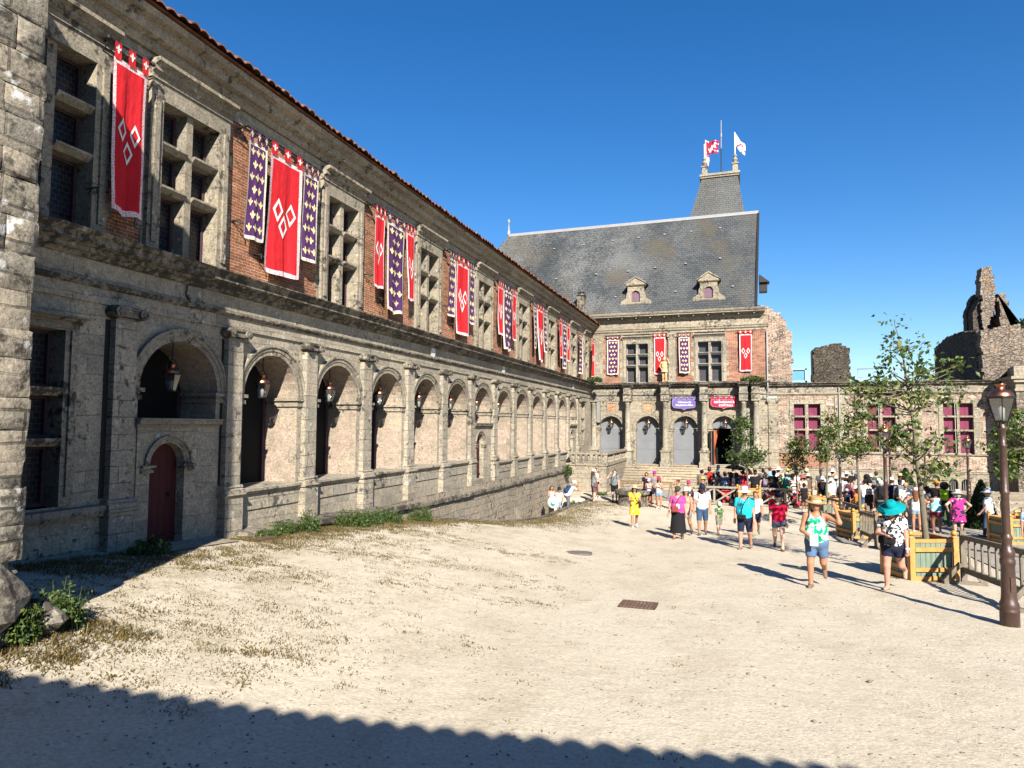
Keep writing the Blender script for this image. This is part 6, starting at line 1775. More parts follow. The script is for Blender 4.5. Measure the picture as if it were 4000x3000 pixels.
        me = mk(('bot', bk, bl) + pk, lambda: grid_eval(fbot, (lo[0],lo[1]-.05,lo[2]), (hi[0],hi[1],s.hip[2]+.2), h), 'bottom')
        put({'shorts':'shorts','skirt':'skirt','trousers':'trousers','leggings':'leggings'}[bk], me, col(bc), T)
    if shoes:
        for i in (-1,1):
            hh, tt = s.foot(None, i, -1); b = np.array([hh, tt])
            me = mk(('shoe', i) + pk, lambda: grid_eval(lambda p: np.maximum(s.foot(p, i, .011), p[..., 2]-s.leg[i][2][2]-.02), b.min(0)-.07, b.max(0)+.08, h*.8), 'shoe')
            put('shoe', me, col(shoes), T)
    if hair:
        st, hc = hair; hs = s.hs; hd = s.head
        def fh(p):
            q = p - hd
            t = ell(p, hd+np.array([0,-.012,.012]), (.088*hs,.104*hs,.118*hs))
            t = np.maximum(t, (q[..., 1]*.75 - q[..., 2]*.62 - .035*hs))
            if st == 'long':
                e = s.nb - s.up*.16 + np.array([0,-.125,0])
                t = U([t, cap(p, hd+np.array([0,-.05,-.02]), e, .085, .06, (.75,1,1))], .03)
                for i in (-1,1): t = smin(t, cap(p, hd+np.array([i*.075,-.02,-.01]), s.nb+np.array([i*.085,.03,-.1]), .035, .022), .02)
            if st == 'bob':
                for i in (-1,1): t = smin(t, cap(p, hd+np.array([i*.07,-.03,0]), hd+np.array([i*.075,-.03,-.1]), .045, .03), .02)
                t = smin(t, cap(p, hd+np.array([0,-.07,0]), hd+np.array([0,-.08,-.1]), .06, .045), .02)
            if st == 'bun': t = smin(t, ell(p, hd+np.array([0,-.1,.06]), (.05,.05,.05)), .02)
            if st == 'afro': t = smin(t, ell(p, hd+np.array([0,-.03,.03]), (.16,.15,.16)), .02); t = np.maximum(t, (q[..., 1]*.8 - q[..., 2]*.5 - .05))
            return t
        me = mk(('hair', st) + pk, lambda: grid_eval(fh, hd-np.array([.2,.24,.5 if st == 'long' else .24]), hd+np.array([.2,.16,.24]), h*.8), 'hair')
        put('hair', me, HAIR[hc], T)
    hp = -math.atan2(s.hup[1], s.hup[2])
    if hat:
        kd, hc = hat[0], hat[1]; bc = hat[2] if len(hat) > 2 else hc
        o = put('hat' if kd != 'cap' else 'cap', hat_mesh(kd), [col(hc), col(bc)], T, Vector(s.head + s.hup*.052*s.hs), (hp-.08, 0, R(ps.get('hy', 0))))
        if s.hs > 1: o.scale = (s.hs*.98,)*3
        elif hair and hair[0] in ('afro',): o.scale = (1.2,)*3
    if glasses:
        key = ('glasses',)
        if key not in MESH:
            m = MB()
            for i in (-1,1):
                m.lathe([(.001,-.004),(.026,-.004),(.027,.002),(.001,.004)], (0,0,0), 12)
                n_ = len(m.v)//(2 if i == 1 else 1)
            m = MB(lambda x_, y_, z_: (x_, z_, y_))
            for i in (-1,1):
                m.lathe([(.001,.0),(.026,.0),(.027,.006),(.001,.008)], (i*.034,.0,0), 12)
            m.F = None
            m.bar((-.01,.004,.004),(.01,.004,.004), .006, .006)
            for i in (-1,1): m.bar((i*.06,.0,.004),(i*.082,-.09,.008), .005, .008)
            mbmesh(key, m, 1)
        put('sunglasses', MESH[key], M['iron'], T, Vector(s.head + np.array([0,.093*s.hs,.014])))
    T['_'] = 0; del T['_']
    return T, s
def rbox(key, dx, dy, dz, r, extra=None, h=.02):
    def f(p):
        q = np.abs(p) - np.array([dx/2-r, dy/2-r, dz/2-r])
        t = np.linalg.norm(np.maximum(q, 0), axis=-1) + np.minimum(q.max(-1), 0) - r
        return smin(t, extra(p), .02) if extra else t
    return mk(key, lambda: grid_eval(f, (-dx/2-.08,-dy/2-.1,-dz/2-.02), (dx/2+.08,dy/2+.1,dz/2+.02), h), 'bag')
def backpack(P, colr, label, colr2=None, sc=1.):
    T, s = P
    k = T.scale[0]; B_ = thing('backpack', label, 'backpack', T.location, T.rotation_euler[2], 'backpacks on visitors', k)
    q = lambda p: ell(p, (0,-.1,-.09), (.12,.06,.1))
    me = rbox(('bp', sc), .29*sc, .17*sc, .42*sc, .06, q)
    lean = -math.atan2(s.up[1], s.up[2])
    c = s.chest + np.array([0,-.2-.03*(s.w-1)*4,-.0])
    put('bag', me, col(colr), B_, Vector(c), (lean,0,0))
    m = MB()
    for i in (-1,1):
        m.tube([c+np.array([i*.1,.06,.16]), s.shc+np.array([i*.1,-.03,.085]), s.shc+np.array([i*.105,.05,.06]), s.chest+np.array([i*.115,.125+.03*(s.w-1)*3,.0]), s.chest+np.array([i*.15,.03,-.14]), c+np.array([i*.12,.05,-.15])], .017, 6)
    o = m.build('strap', col(colr2 or colr), B_, uv=False)
    return B_
def sling(P, colr, label, side=1, size=(.24,.09,.17), name='shoulder_bag', cat='bag', front=.0, drop=.02, colr2=None):
    T, s = P; k = T.scale[0]
    B_ = thing(name, label, cat, T.location, T.rotation_euler[2], 'bags carried by visitors', k)
    me = rbox(('sl', size), size[0], size[1], size[2], min(size)*.35)
    c = s.hip + np.array([side*(.2*s.w if not front else .06), front and .17*s.w + front or .02, drop])
    put('bag', me, col(colr), B_, Vector(c), (0,0,0 if front else PI/2*side))
    m = MB(); t0 = s.shc + np.array([-side*.1,0,.085])
    m.tube([c+np.array([0,.03,size[2]*.4]), s.waist+np.array([side*.06,.16*s.w,.03]), s.chest+np.array([0,.17*(.6+.4*s.w),.02]), t0+np.array([0,.04,.0]), t0+np.array([0,-.05,-.01]), s.chest+np.array([side*.02,-.15,-.02]), c+np.array([0,-.03,size[2]*.4])], .011, 6)
    m.build('strap', col(colr2 or colr), B_, uv=False)
    return B_
# ------------------------------------------------------------------ visitors walking towards the camera
WHT=(.72,.72,.71); BLK=(.014,.014,.016); NAVY=(.018,.022,.05); DEN=(.07,.12,.22); GRY=(.2,.205,.21); TURQ=(.02,.5,.66); TEAL=(.0,.27,.3); PINK=(.5,.07,.27); CRIM=(.42,.006,.04); KHA=(.3,.24,.15); CREAM=(.68,.63,.52); MAR=(.14,.02,.035); BRN=(.12,.06,.035); RED=(.55,.03,.03); LBL=(.4,.55,.72); OLV=(.1,.1,.06); BEI=(.5,.42,.28); LPINK=(.72,.45,.5)
bw = pattern_cloth('black_and_white_scribble_cloth', (.7,.7,.69), [((.02,.02,.025), .5)], 16, 'n')
gw = pattern_cloth('green_leaf_print_cloth', (.66,.78,.7), [((.0,.3,.14), .5), ((.0,.4,.24), .56)], 6, 'n')
yfl = pattern_cloth('yellow_flower_print_cloth', (.78,.5,.03), [((.75,.62,.6), .2), ((.3,.12,.3), .12)], 9)
flo = pattern_cloth('pink_flower_print_cloth', (.5,.03,.22), [((.03,.02,.06), .52), ((.6,.5,.55), .62)], 6, 'n')
camo = pattern_cloth('green_leaf_camouflage_cloth', (.05,.14,.06), [((.25,.33,.2), .54), ((.02,.04,.03), .58)], 9, 'n')
blot = pattern_cloth('white_cloth_with_black_print', (.75,.75,.74), [((.03,.03,.035), .62)], 9, 'n')
strp = NB('black_and_white_striped_cloth'); _z = strp.n('ShaderNodeSeparateXYZ'); strp.L.new(strp.obj(), _z.inputs[0]); strp.done(strp.mix(strp.ramp(strp.math('SINE', strp.math('MULTIPLY', _z.outputs[2], 48.)), (.45, 0), (.55, 1)), (.6,.6,.58), (.02,.02,.022)), .9); strp = strp.m
plaid = pattern_cloth('pale_blue_leaf_shirt_cloth', (.55,.66,.74), [((.18,.26,.34), .6)], 9, 'n')
tdye = pattern_cloth('turquoise_striped_cloth', (.22,.52,.58), [((.5,.66,.68), .55)], 6, 'n')
bfl = pattern_cloth('blue_flower_shirt_cloth', (.05,.12,.24), [((.55,.6,.62), .58)], 10, 'n')
pfl = pattern_cloth('dusty_pink_flower_cloth', (.5,.36,.36), [((.2,.14,.2), .58)], 10, 'n')
GW = 'visitors walking across the gravel'
F = True
a = person('woman in teal wide hat and black and white top, walking beside the front planter', 2.75, 14.45, 1.7, 160, dict(L=(-14,55), Rr=(6,6), aL=(4,10,14), aR=(12,14,88), bR=(-.75,.75,.05), hp=20, hy=-10), 'f', 1.25, 'red', ('bob','brown'), ('wide', TEAL), ('tee', bw), ('shorts', NAVY, .55), (.36,.27,.2), False, None, GW, F)
sling(a, BLK, 'black belly bag held by the woman in the teal hat', 1, (.3,.1,.16), 'belly_bag', 'bag', .06, .1)
T_, s_ = a; m = MB(); wr = s_.arm[-1][2]; m.lathe([(.036,-.012),(.038,0),(.036,.012)], wr, 12); m.ball(wr+np.array([-.03,0,.0]), .017, 8); o = m.build('wrist_watch', M['white_cloth'], T_, uv=False)
a = person('woman in straw hat and green leaf tank top shading her eyes with a raised arm', 1.38, 14.05, 1.74, 172, dict(L=(-12,50), Rr=(7,5), aL=(62,52,118), bL=(.5,-.2,1), aR=(6,14,72), bR=(-.8,.7,.1), hp=4, hy=30), 'f', 1.2, 'tan', ('short','brown'), ('straw', (.42,.25,.1), WHT), ('tank', gw), ('shorts', (.1,.17,.3), .72), (.2,.13,.09), False, None, GW, F)
T_, s_ = a; m = MB(); q = s_.arm[1][2]+s_.arm[1][3]*.12; m.box(q[0]-.07,q[0]+.07,q[1]+.03,q[1]+.035,q[2]-.1,q[2]+.09); o = m.build('white_paper', M['white_cloth'], T_, uv=False)
backpack(a, (.06,.055,.05), 'dark backpack of the woman in the green leaf top', (.2,.2,.2), .9)
a = person('man in turquoise polo shirt, white hat and sunglasses walking forward', .14, 20.2, 1.78, 173, dict(L=(-12,22), Rr=(10,6), aL=(8,9,16), aR=(-4,10,18)), 'm', 1.2, 'red', ('short','grey'), ('sun', (.62,.6,.54)), ('polo', TURQ), ('shorts', NAVY, .95), (.25,.16,.11), True, None, GW, F)
sling(a, BLK, 'black waist pouch on the man in turquoise', 1, (.24,.08,.13), 'waist_pouch', 'bag', .05, .02)
backpack(a, (.22,.23,.25), 'grey backpack of the man in turquoise', None, .8)
person('person in white shirt walking half hidden behind the man in turquoise', .52, 24.6, 1.6, 180, 'walk', 'm', .95, 'tan', ('short','brown'), None, ('tee', WHT), ('shorts', NAVY, .85), (.1,.2,.08), group=GW)
person('woman in crimson t-shirt, dark cap and denim shorts', 1.03, 20.35, 1.66, 176, 'walk2', 'f', 1.14, 'fair', ('short','grey'), ('cap', NAVY), ('tee', CRIM), ('shorts', (.04,.07,.12), .4), (.2,.12,.09), group=GW, fine=F)
a = person('man in white printed t-shirt with navy cap, bowing his head', -1.21, 23.9, 1.8, 186, dict(L=(-10,20), Rr=(9,5), aL=(4,10,22), aR=(2,12,20), hp=34, hy=25), 'm', 1.08, 'tan', ('short','black'), ('cap', NAVY), ('tee', blot), ('shorts', (.05,.09,.17), .95), (.1,.1,.1), group=GW, fine=F)
backpack(a, (.06,.065,.08), 'dark backpack of the man in the printed white t-shirt')
a = person('small boy in green cap and camouflage shirt dragging a wooden sword', -.68, 24.5, 1.12, 200, dict(L=(-12,20), Rr=(10,6), aL=(10,12,30), aR=(28,10,40), hp=14), 'c', 1.0, 'fair', ('short','brown'), ('cap', (.35,.55,.42)), ('tee', camo), ('shorts', (.28,.27,.2), .85), (.6,.55,.5), group=GW, fine=F)
T_, s_ = a; w_ = thing('wooden_sword', 'wooden toy sword held by the small boy in the green cap', 'toy sword', T_.location, T_.rotation_euler[2], None, T_.scale[0]); h_ = s_.arm[1][2]+s_.arm[1][3]*.11; m = MB(); e_ = h_+np.array([.05,.42,-.5]); b_ = h_-np.array([.02,.1,-.12]); m.bar(b_, e_, .05, .02); m.bar(h_+np.array([-.1,.08,-.09]), h_+np.array([.14,.06,-.07]), .035, .03); m.build('blade', M['rail_wood'], w_)
a = person('woman in pink t-shirt and long black skirt with sunglasses and lanyard', -1.86, 22.0, 1.68, 178, dict(L=(-6,10), Rr=(7,5), aL=(2,12,14), aR=(-2,16,16)), 'f', 1.32, 'red', ('short','grey'), ('cap', (.05,.06,.04)), ('tee', PINK), ('skirt', BLK, .68), (.2,.11,.07), True, group=GW, fine=F)
sling(a, (.25,.05,.05), 'patterned little shoulder bag on the woman in pink', 1, (.22,.08,.2), 'shoulder_bag', 'bag', .07, .12, BLK)
T_, s_ = a; m = MB(); q = s_.chest+np.array([-.02,.235,-.14]); m.box(q[0]-.055,q[0]+.055,q[1],q[1]+.006,q[2]-.09,q[2]+.06); m.build('badge', M['white_cloth'], T_, uv=False)
person('woman in grey cap and peach top walking behind the woman in pink', -1.7, 23.2, 1.66, 172, 'walk', 'f', 1.0, 'tan', ('long','brown'), ('cap', (.5,.52,.55)), ('tank', (.6,.34,.25)), ('shorts', GRY, .5), (.04,.04,.04), group=GW, fine=F)
a = person('young woman in yellow flowered dress and straw hat looking aside', -3.72, 25.3, 1.62, 196, dict(L=(-14,16), Rr=(14,6), aL=(22,6,82), aR=(22,6,78), hp=4, hy=50), 'f', .96, 'tan', ('long','black'), ('straw', BEI, (.5,.33,.2)), ('dress', yfl, .36), None, WHT, False, group=GW, fine=F)
sling(a, (.03,.022,.02), 'black handbag hanging from the woman in yellow', -1, (.26,.1,.2))
GB_ = 'people near the steps and the well'
person('girl in pink top, red cap and denim shorts holding a phone', -3.63, 32.6, 1.55, 182, dict(L=(5,4), Rr=(-8,12), aL=(30,10,110), aR=(24,6,90), hp=10), 'f', .88, 'tan', ('long','brown'), ('cap', (.4,.03,.07)), ('tank', (.72,.5,.45)), ('shorts', (.2,.32,.46), .4), WHT, group=GB_)
person('girl in pink tank top and pale patterned cap beside the well', -4.18, 33.3, 1.42, 176, 'phone', 'f', .92, 'tan', ('short','brown'), ('cap', LPINK), ('tank', (.7,.52,.56)), ('shorts', NAVY, .6), (.05,.04,.05), group=GB_)
person('adult in purple cap and grey vest behind the two girls', -4.05, 34.4, 1.7, 180, 'stand', 'm', 1.0, 'tan', ('short','brown'), ('cap', (.4,.03,.3)), ('tee', GRY), ('shorts', NAVY, .85), BLK, group=GB_)
person('dark haired person in navy top behind the purple cap', -4.5, 34.8, 1.62, 184, 'stand2', 'f', 1., 'tan', ('bob','brown'), None, ('tee', NAVY), ('shorts', BLK, .8), BLK, group=GB_)
person('dark haired girl in pink dress with a hand on her head', -2.72, 32.2, 1.52, 120, 'wave', 'f', .9, 'tan', ('bun','brown'), None, ('dress', (.6,.22,.27), .3), None, WHT, group=GB_)
person('child in white tank top and pink cap by the fence end', -2.25, 32.6, 1.4, 180, 'stand', 'c', 1., 'tan', ('short','brown'), ('cap', (.5,.05,.17)), ('tank', WHT), ('shorts', BLK, .6), (.1,.1,.1), group=GB_)
a = person('man in straw hat and olive shirt standing behind the printed t-shirt', -1.55, 31.5, 1.72, 120, 'stand', 'm', 1.05, 'tan', ('short','brown'), ('straw', (.55,.36,.12)), ('tee', (.14,.13,.1)), ('shorts', KHA, .85), BRN, group=GB_)
a = person('man in grey t-shirt and black shorts looking up, hand to face', -5.99, 33.9, 1.74, 180, dict(L=(4,3), Rr=(-5,6), aL=(8,8,16), aR=(62,30,130), bR=(-.6,.2,1), hp=-30), 'm', 1., 'fair', ('short','brown'), None, ('tee', (.17,.185,.2)), ('shorts', BLK, .8), (.06,.07,.05), group=GB_)
backpack(a, (.02,.022,.03), 'dark backpack of the man looking up', None, .8)
c_ = sling(a, BLK, 'black camera on the man in grey', 1, (.14,.1,.1), 'camera', 'camera')
a = person('long haired person in grey t-shirt, white cap and brown shorts, arms folded', -6.95, 33.4, 1.68, 305, 'fold', 'm', 1.0, 'fair', ('long','brown'), ('cap', WHT), ('tee', (.2,.215,.23)), ('shorts', (.14,.085,.08), .85), (.14,.12,.1), group=GB_)
sling(a, (.14,.08,.07), 'brown satchel on the long haired person', 1, (.2,.09,.24))
a = person('auburn haired woman in white blouse and plum leggings', -7.2, 35.2, 1.68, 290, dict(L=(8,6), Rr=(-10,10), aL=(4,8,20), aR=(10,8,30)), 'f', .95, 'fair', ('long','auburn'), None, ('shirt', WHT), ('leggings', (.11,.035,.06), .8), WHT, group=GB_)
sling(a, BLK, 'black bag of the auburn haired woman', 1, (.24,.1,.26))
zf = -4.28
a = person('person in white shirt and grey trousers bending forward by the moat wall', -8.05, 32.3, 1.7, 310, dict(lean=34, L=(22,14), Rr=(0,10), aL=(70,8,95), aR=(70,8,95), hp=10), 'm', 1.02, 'tan', ('short','grey'), ('cap', WHT), ('tee', WHT), ('trousers', (.13,.135,.15), .9), (.3,.28,.25), False, zf, GB_)
backpack(a, (.02,.045,.13), 'blue backpack of the bending person')
person('boy in white t-shirt and navy cap in the moat', -8.15, 31.1, 1.35, 200, 'stand2', 'c', 1., 'tan', ('short','brown'), ('cap', NAVY), ('tee', WHT), ('shorts', (.3,.36,.44), .95), (.3,.28,.26), False, zf, GB_)
a = person('dark haired woman by the low arch in the moat holding a mint hat', -8.42, 30.7, 1.5, 215, dict(aL=(20,10,30), aR=(35,14,60), L=(2,2), Rr=(-3,4), hp=10), 'f', .95, 'tan', ('long','brown'), None, ('tank', (.4,.5,.46)), ('shorts', (.45,.4,.35), .8), (.2,.15,.1), False, zf, GB_)
ht = thing('sun_hat', 'round mint green sun hat held low by the woman in the moat', 'hat', (-8.2, 30.2, -3.55), .3)
o = put('brim', hat_mesh('wide'), [col((.4,.62,.58)), col((.3,.5,.5))], ht, (0,0,0), (PI/2, 0, 0))

# ------------------------------------------------------------------ the queue behind the crossed fence
Q = 'visitors queueing behind the wooden fence'
def q(label, x, y, H, face=0, **k):
    y2 = max(y, 36.15) if x < 3.6 else y
    x2 = x*y2/y
    return person(label, x2, y2, H, face, group=k.pop('group', Q), **k)
S_ = lambda c, l=.75: ('shorts', c, l)
Tr = lambda c: ('trousers', c, .95)
q('man in grey t-shirt at the left end of the queue', -1.82, 36.2, 1.78, -10, pose='stand', sex='m', w=1.1, skin='tan', hair=('short','black'), top=('tee',(.17,.16,.15)), bottom=S_(BLK))
a = q('man in navy jacket and blue jeans with a red backpack', -1.5, 37.4, 1.82, 5, sex='m', w=1.1, hair=('short','brown'), hat=('cap',(.3,.04,.08)), top=('long',NAVY), bottom=Tr((.07,.15,.28)))
backpack(a, (.5,.03,.02), 'bright red backpack with orange front in the queue')
q('woman in pink cap beside the red backpack', -1.95, 38.0, 1.66, 10, hat=('cap',LPINK), top=('tee',NAVY), bottom=S_(NAVY))
q('girl in white tee with a round white hat in the queue', -1.1, 38.2, 1.66, 20, pose='stand2', w=.85, hair=('long','brown'), hat=('bucket',WHT), top=('tee',(.66,.66,.66)), bottom=S_(DEN,.6), skin='tan')
q('crouched person in dark grey looking down', -.97, 36.6, 1.5, 60, pose='phone', hair=('short','black'), top=('tee',(.09,.09,.1)), bottom=Tr(BLK))
q('woman with headband and blue flowered shirt in the queue', -.7, 36.4, 1.64, -15, pose='fold', w=1.12, hair=('bun','brown'), hat=('cap',(.7,.65,.6)), top=('shirt',bfl), bottom=S_(BLK))
a = q('dark haired woman in magenta top under the black umbrella', -.41, 37.0, 1.63, 10, pose='wave', hair=('long','black'), top=('tee',(.6,.04,.25)), bottom=Tr(BLK), skin='tan')
um = thing('umbrella', 'black open umbrella held up in the queue', 'umbrella', (-.35, 36.9, -3.95)); um.rotation_euler = (R(-4), R(6), 0)
m = MB(); n = 8; vs = []
for j, (r_, z_) in enumerate(((.0,1.98),(.22,1.95),(.42,1.86),(.56,1.72))):
    for i in range(24): k_ = 1-.07*(j == 3)*abs(math.sin(8*PI*i/24/1)); vs.append((r_*k_*math.cos(2*PI*i/24), r_*k_*math.sin(2*PI*i/24), z_))
m.add(vs, [(j*24+i, j*24+(i+1) % 24, (j+1)*24+(i+1) % 24, (j+1)*24+i) for j in range(3) for i in range(24)], 0, True)
m.build('canopy', col((.013,.013,.016)), um); m = MB(); m.tube([(0,0,1.15),(0,0,2.03)], .009, 6); m.tube([(0,0,1.1),(0,0,1.22)], .016, 6); m.build('shaft', M['iron'], um)
a = q('woman in white t-shirt with a navy backpack', -.12, 36.3, 1.66, 20, hair=('bob','black'), top=('tee',WHT), bottom=S_(BLK), skin='tan')
backpack(a, (.025,.03,.06), 'navy backpack on the woman in the white t-shirt')
q('broad man in red t-shirt in the queue', .2, 36.6, 1.76, 12, sex='m', w=1.3, hair=('short','black'), top=('tee',(.55,.025,.06)), bottom=S_(NAVY), pose='fold')
q('person in white cap just behind the man in red', .15, 37.9, 1.72, 0, sex='m', hat=('cap',WHT), top=('tee',MAR), bottom=S_(BLK))
q('man in white t-shirt behind the dark tree trunk', .55, 37.2, 1.74, 30, sex='m', hair=('short','black'), top=('tee',WHT), bottom=S_(GRY), skin='tan')
a = q('man in black shirt with dark cap turned away', .78, 36.3, 1.78, 8, sex='m', w=1.2, hair=('short','brown'), hat=('cap',BLK,WHT), top=('shirt',BLK), bottom=S_(BLK))
q('dark haired man standing tall behind the grey hat', 1.22, 38.2, 1.78, -5, sex='m', hair=('short','black'), top=('tee',(.12,.14,.14)), bottom=S_(BLK))
q('person in grey bucket hat in the queue', 1.32, 37.5, 1.62, 0, hat=('bucket',(.45,.45,.46)), top=('tee',(.15,.18,.18)), bottom=S_(KHA))
a = q('woman in dusty pink flowered top with a lilac backpack', 1.2, 36.2, 1.58, 15, w=1.08, hair=('bun','auburn'), top=('tee',pfl), bottom=S_((.2,.16,.2)))
backpack(a, (.2,.17,.22), 'lilac grey backpack in the queue')
a = q('man in dark navy t-shirt with brown backpack, facing the wing', 1.68, 36.4, 1.76, -50, sex='m', w=1.05, hair=('short','black'), hat=('cap',NAVY), top=('tee',NAVY), bottom=S_(BLK), skin='tan', pose='stand2')
backpack(a, (.13,.09,.05), 'brown backpack in the queue')
q('tall person in a big white sun hat and white shirt', 1.95, 37.8, 1.86, 0, sex='m', w=1.15, hat=('wide',WHT), top=('tee',WHT), bottom=S_(KHA))
a = q('woman in green t-shirt and grey cap', 2.3, 37.0, 1.66, 10, hair=('short','brown'), hat=('cap',(.33,.33,.31)), top=('tee',(.03,.45,.17)), bottom=S_(OLV,.9))
backpack(a, (.22,.47,.52), 'pale turquoise backpack on the woman in green')
q('blond woman beside the green t-shirt', 2.05, 37.4, 1.6, 0, hair=('bob','blond'), top=('tee',(.3,.27,.12)), bottom=S_(BRN))
q('woman in white blouse and dark visor facing the camera', 2.55, 36.2, 1.64, 180, pose='fold', hair=('short','black'), hat=('cap',BLK), top=('tank',WHT), bottom=('skirt',WHT,.35), glasses=True, skin='tan')
q('dark haired man in white t-shirt seen from behind', 2.75, 36.9, 1.76, 40, sex='m', w=1.1, hair=('short','black'), top=('tee',WHT), bottom=Tr(DEN))
q('woman in red hat and sunglasses facing the camera', 2.98, 36.2, 1.6, 170, hair=('long','black'), hat=('sun',(.42,.1,.1)), top=('tee',(.5,.44,.42)), bottom=S_(MAR), glasses=True, skin='tan')
q('woman in big beige sun hat holding a red jacket', 3.25, 36.4, 1.66, 30, pose='fold', hat=('wide',(.55,.5,.38)), top=('tee',(.12,.09,.06)), bottom=S_((.5,.08,.05)), skin='tan')
person('boy in black t-shirt and black shorts in front of the fence', 2.92, 34.7, 1.3, 20, 'stand2', 'c', 1., 'brown', ('short','black'), None, ('tee', BLK), ('shorts', BLK, .9), WHT, group=Q)
q('child in maroon clothes crouching behind the fence', 2.5, 36.1, 1.02, 190, pose='phone', sex='c', hair=('short','brown'), top=('long',MAR), bottom=Tr(MAR))
q('man in dark grey cap and shirt behind the lamp post', 4.02, 37.9, 1.78, 0, sex='m', hair=('short','grey'), hat=('cap',(.07,.07,.075)), top=('tee',(.1,.11,.12)), bottom=S_(BLK))
q('person in white cap and white shirt behind the pale trunk', 4.2, 36.3, 1.7, 0, hat=('cap',WHT), top=('tee',(.6,.6,.62)), bottom=S_(NAVY))
a = q('person in beige bucket hat and black t-shirt', 3.75, 34.9, 1.64, 0, hat=('bucket',(.55,.53,.48)), top=('tee',BLK), bottom=S_(BLK))
backpack(a, BLK, 'black backpack under the beige bucket hat')
a = q('woman in white lace blouse and pale bucket hat', 4.06, 34.5, 1.6, 10, w=1.1, hat=('bucket',(.66,.63,.58)), top=('shirt',WHT), bottom=S_(NAVY))
sling(a, (.0,.3,.42), 'turquoise shoulder bag in the queue', -1, (.26,.12,.26))
q('woman in white patterned top with grey sun hat', 4.42, 35.6, 1.62, -10, hat=('sun',(.6,.6,.56)), top=('tee',(.62,.62,.6)), bottom=S_(WHT))
q('man in pale blue shirt and white cap behind the second lamp post', 4.65, 35.3, 1.7, 0, sex='m', w=1.1, hat=('cap',WHT), top=('shirt',LBL), bottom=S_(BLK))
q('tall man in white sun hat and black t-shirt', 5.1, 37.2, 1.76, 0, sex='m', hat=('sun',WHT), top=('tee',BLK), bottom=S_(BLK))
q('dark haired woman in plum top with bare shoulders', 4.83, 34.6, 1.62, -15, w=1.1, hair=('bun','black'), top=('tank',(.09,.035,.06)), bottom=S_(BLK), skin='tan')
q('man in blue cap and cream t-shirt raising an arm', 5.25, 35.2, 1.76, -60, pose='wave', sex='m', hat=('cap',(.02,.06,.22)), top=('tee',(.62,.6,.54)), bottom=S_(BLK))
person('girl in red tank top, pink hat and green shorts', 5.0, 33.9, 1.3, 95, 'stand2', 'c', .95, 'tan', ('bob','brown'), ('bucket', LPINK), ('tank', RED), ('shorts', (.2,.3,.2), .6), (.3,.25,.2), group=Q)
person('small child in black t-shirt and pale blue cap', 4.6, 33.6, 1.15, 0, 'stand', 'c', 1., 'tan', ('short','brown'), ('cap', (.4,.46,.56)), ('tee', NAVY), ('shorts', (.3,.3,.3), .9), BLK, group=Q)
q('person in white shirt hidden behind the second planter tree', 5.35, 33.6, 1.68, 0, top=('tee',WHT), bottom=S_(DEN), hair=('short','black'))
q('person with thick black hair in the middle of the queue', 5.8, 35.9, 1.7, 10, hair=('afro','black'), top=('tee',(.3,.1,.2)), bottom=S_(BLK), skin='tan')
a = q('man in striped shirt and black cap with crossed arms', 5.3, 32.2, 1.72, 250, pose='fold', sex='m', w=1.12, hair=('short','black'), hat=('cap',BLK), top=('tee',strp), bottom=S_(NAVY,.95))
sling(a, BLK, 'large black bag of the man in stripes', 1, (.36,.18,.4))
a = q('man in white cap and grey t-shirt with large black backpack', 5.58, 31.4, 1.76, 5, sex='m', w=1.1, hair=('short','grey'), hat=('cap',WHT), top=('tee',(.12,.12,.13)), bottom=S_(BLK))
backpack(a, BLK, 'large black backpack on the man in the white cap', None, 1.15)
a = q('man in white cap and navy shirt right of the second lamp', 6.45, 33.8, 1.74, 0, sex='m', w=1.1, hat=('cap',WHT), top=('tee',NAVY), bottom=S_(BLK))
a = q('man in black cap with a grey and blue backpack', 6.65, 33.2, 1.7, 0, sex='m', hat=('cap',BLK), top=('tee',(.2,.22,.24)), bottom=S_(BLK))
backpack(a, (.16,.18,.22), 'grey and blue backpack right of the second lamp post')
q('man in straw hat and white shirt before the distant yew', 7.22, 36.0, 1.8, 10, sex='m', hat=('straw',(.58,.42,.2)), top=('shirt',WHT), bottom=S_(KHA))
a = q('balding man in cream shirt and white shorts with a shoulder strap', 6.45, 31.2, 1.76, 12, pose='back', sex='m', w=1.15, hair=('short','blond'), top=('shirt',(.7,.66,.58)), bottom=('shorts',(.68,.65,.6),.85), shoes=WHT)
sling(a, (.35,.27,.17), 'tan bag on the man in the cream shirt', -1, (.24,.1,.2))
person('woman in white tank top, pale pink cap and denim shorts', 6.33, 29.0, 1.7, -8, 'hips', 'f', .95, 'tan', ('long','auburn'), ('cap', LPINK), ('tank', WHT), ('shorts', (.3,.4,.5), .4), (.6,.55,.5), group=Q)
person('woman in turquoise tank top and maroon shorts with raised arms', 6.95, 28.9, 1.64, 20, dict(aL=(70,30,120), aR=(60,30,60), L=(4,6), Rr=(-4,3)), 'f', 1.22, 'brown', ('bun','black'), None, ('tank', tdye), ('shorts', MAR, .55), (.5,.3,.3), group=Q)
person('dark haired woman reaching out beside the turquoise tank top', 6.98, 30.2, 1.7, 60, 'wave', 'f', 1., 'brown', ('bob','black'), None, ('tee', (.55,.5,.5)), ('trousers', (.12,.09,.08), .9), BRN, group=Q)
person('woman in wide brown hat, white tee and brown trousers', 7.1, 31.3, 1.7, -10, 'stand2', 'f', 1.05, 'tan', ('short','brown'), ('wide', (.25,.18,.1)), ('tee', WHT), ('trousers', (.13,.09,.06), .9), BRN, group=Q)
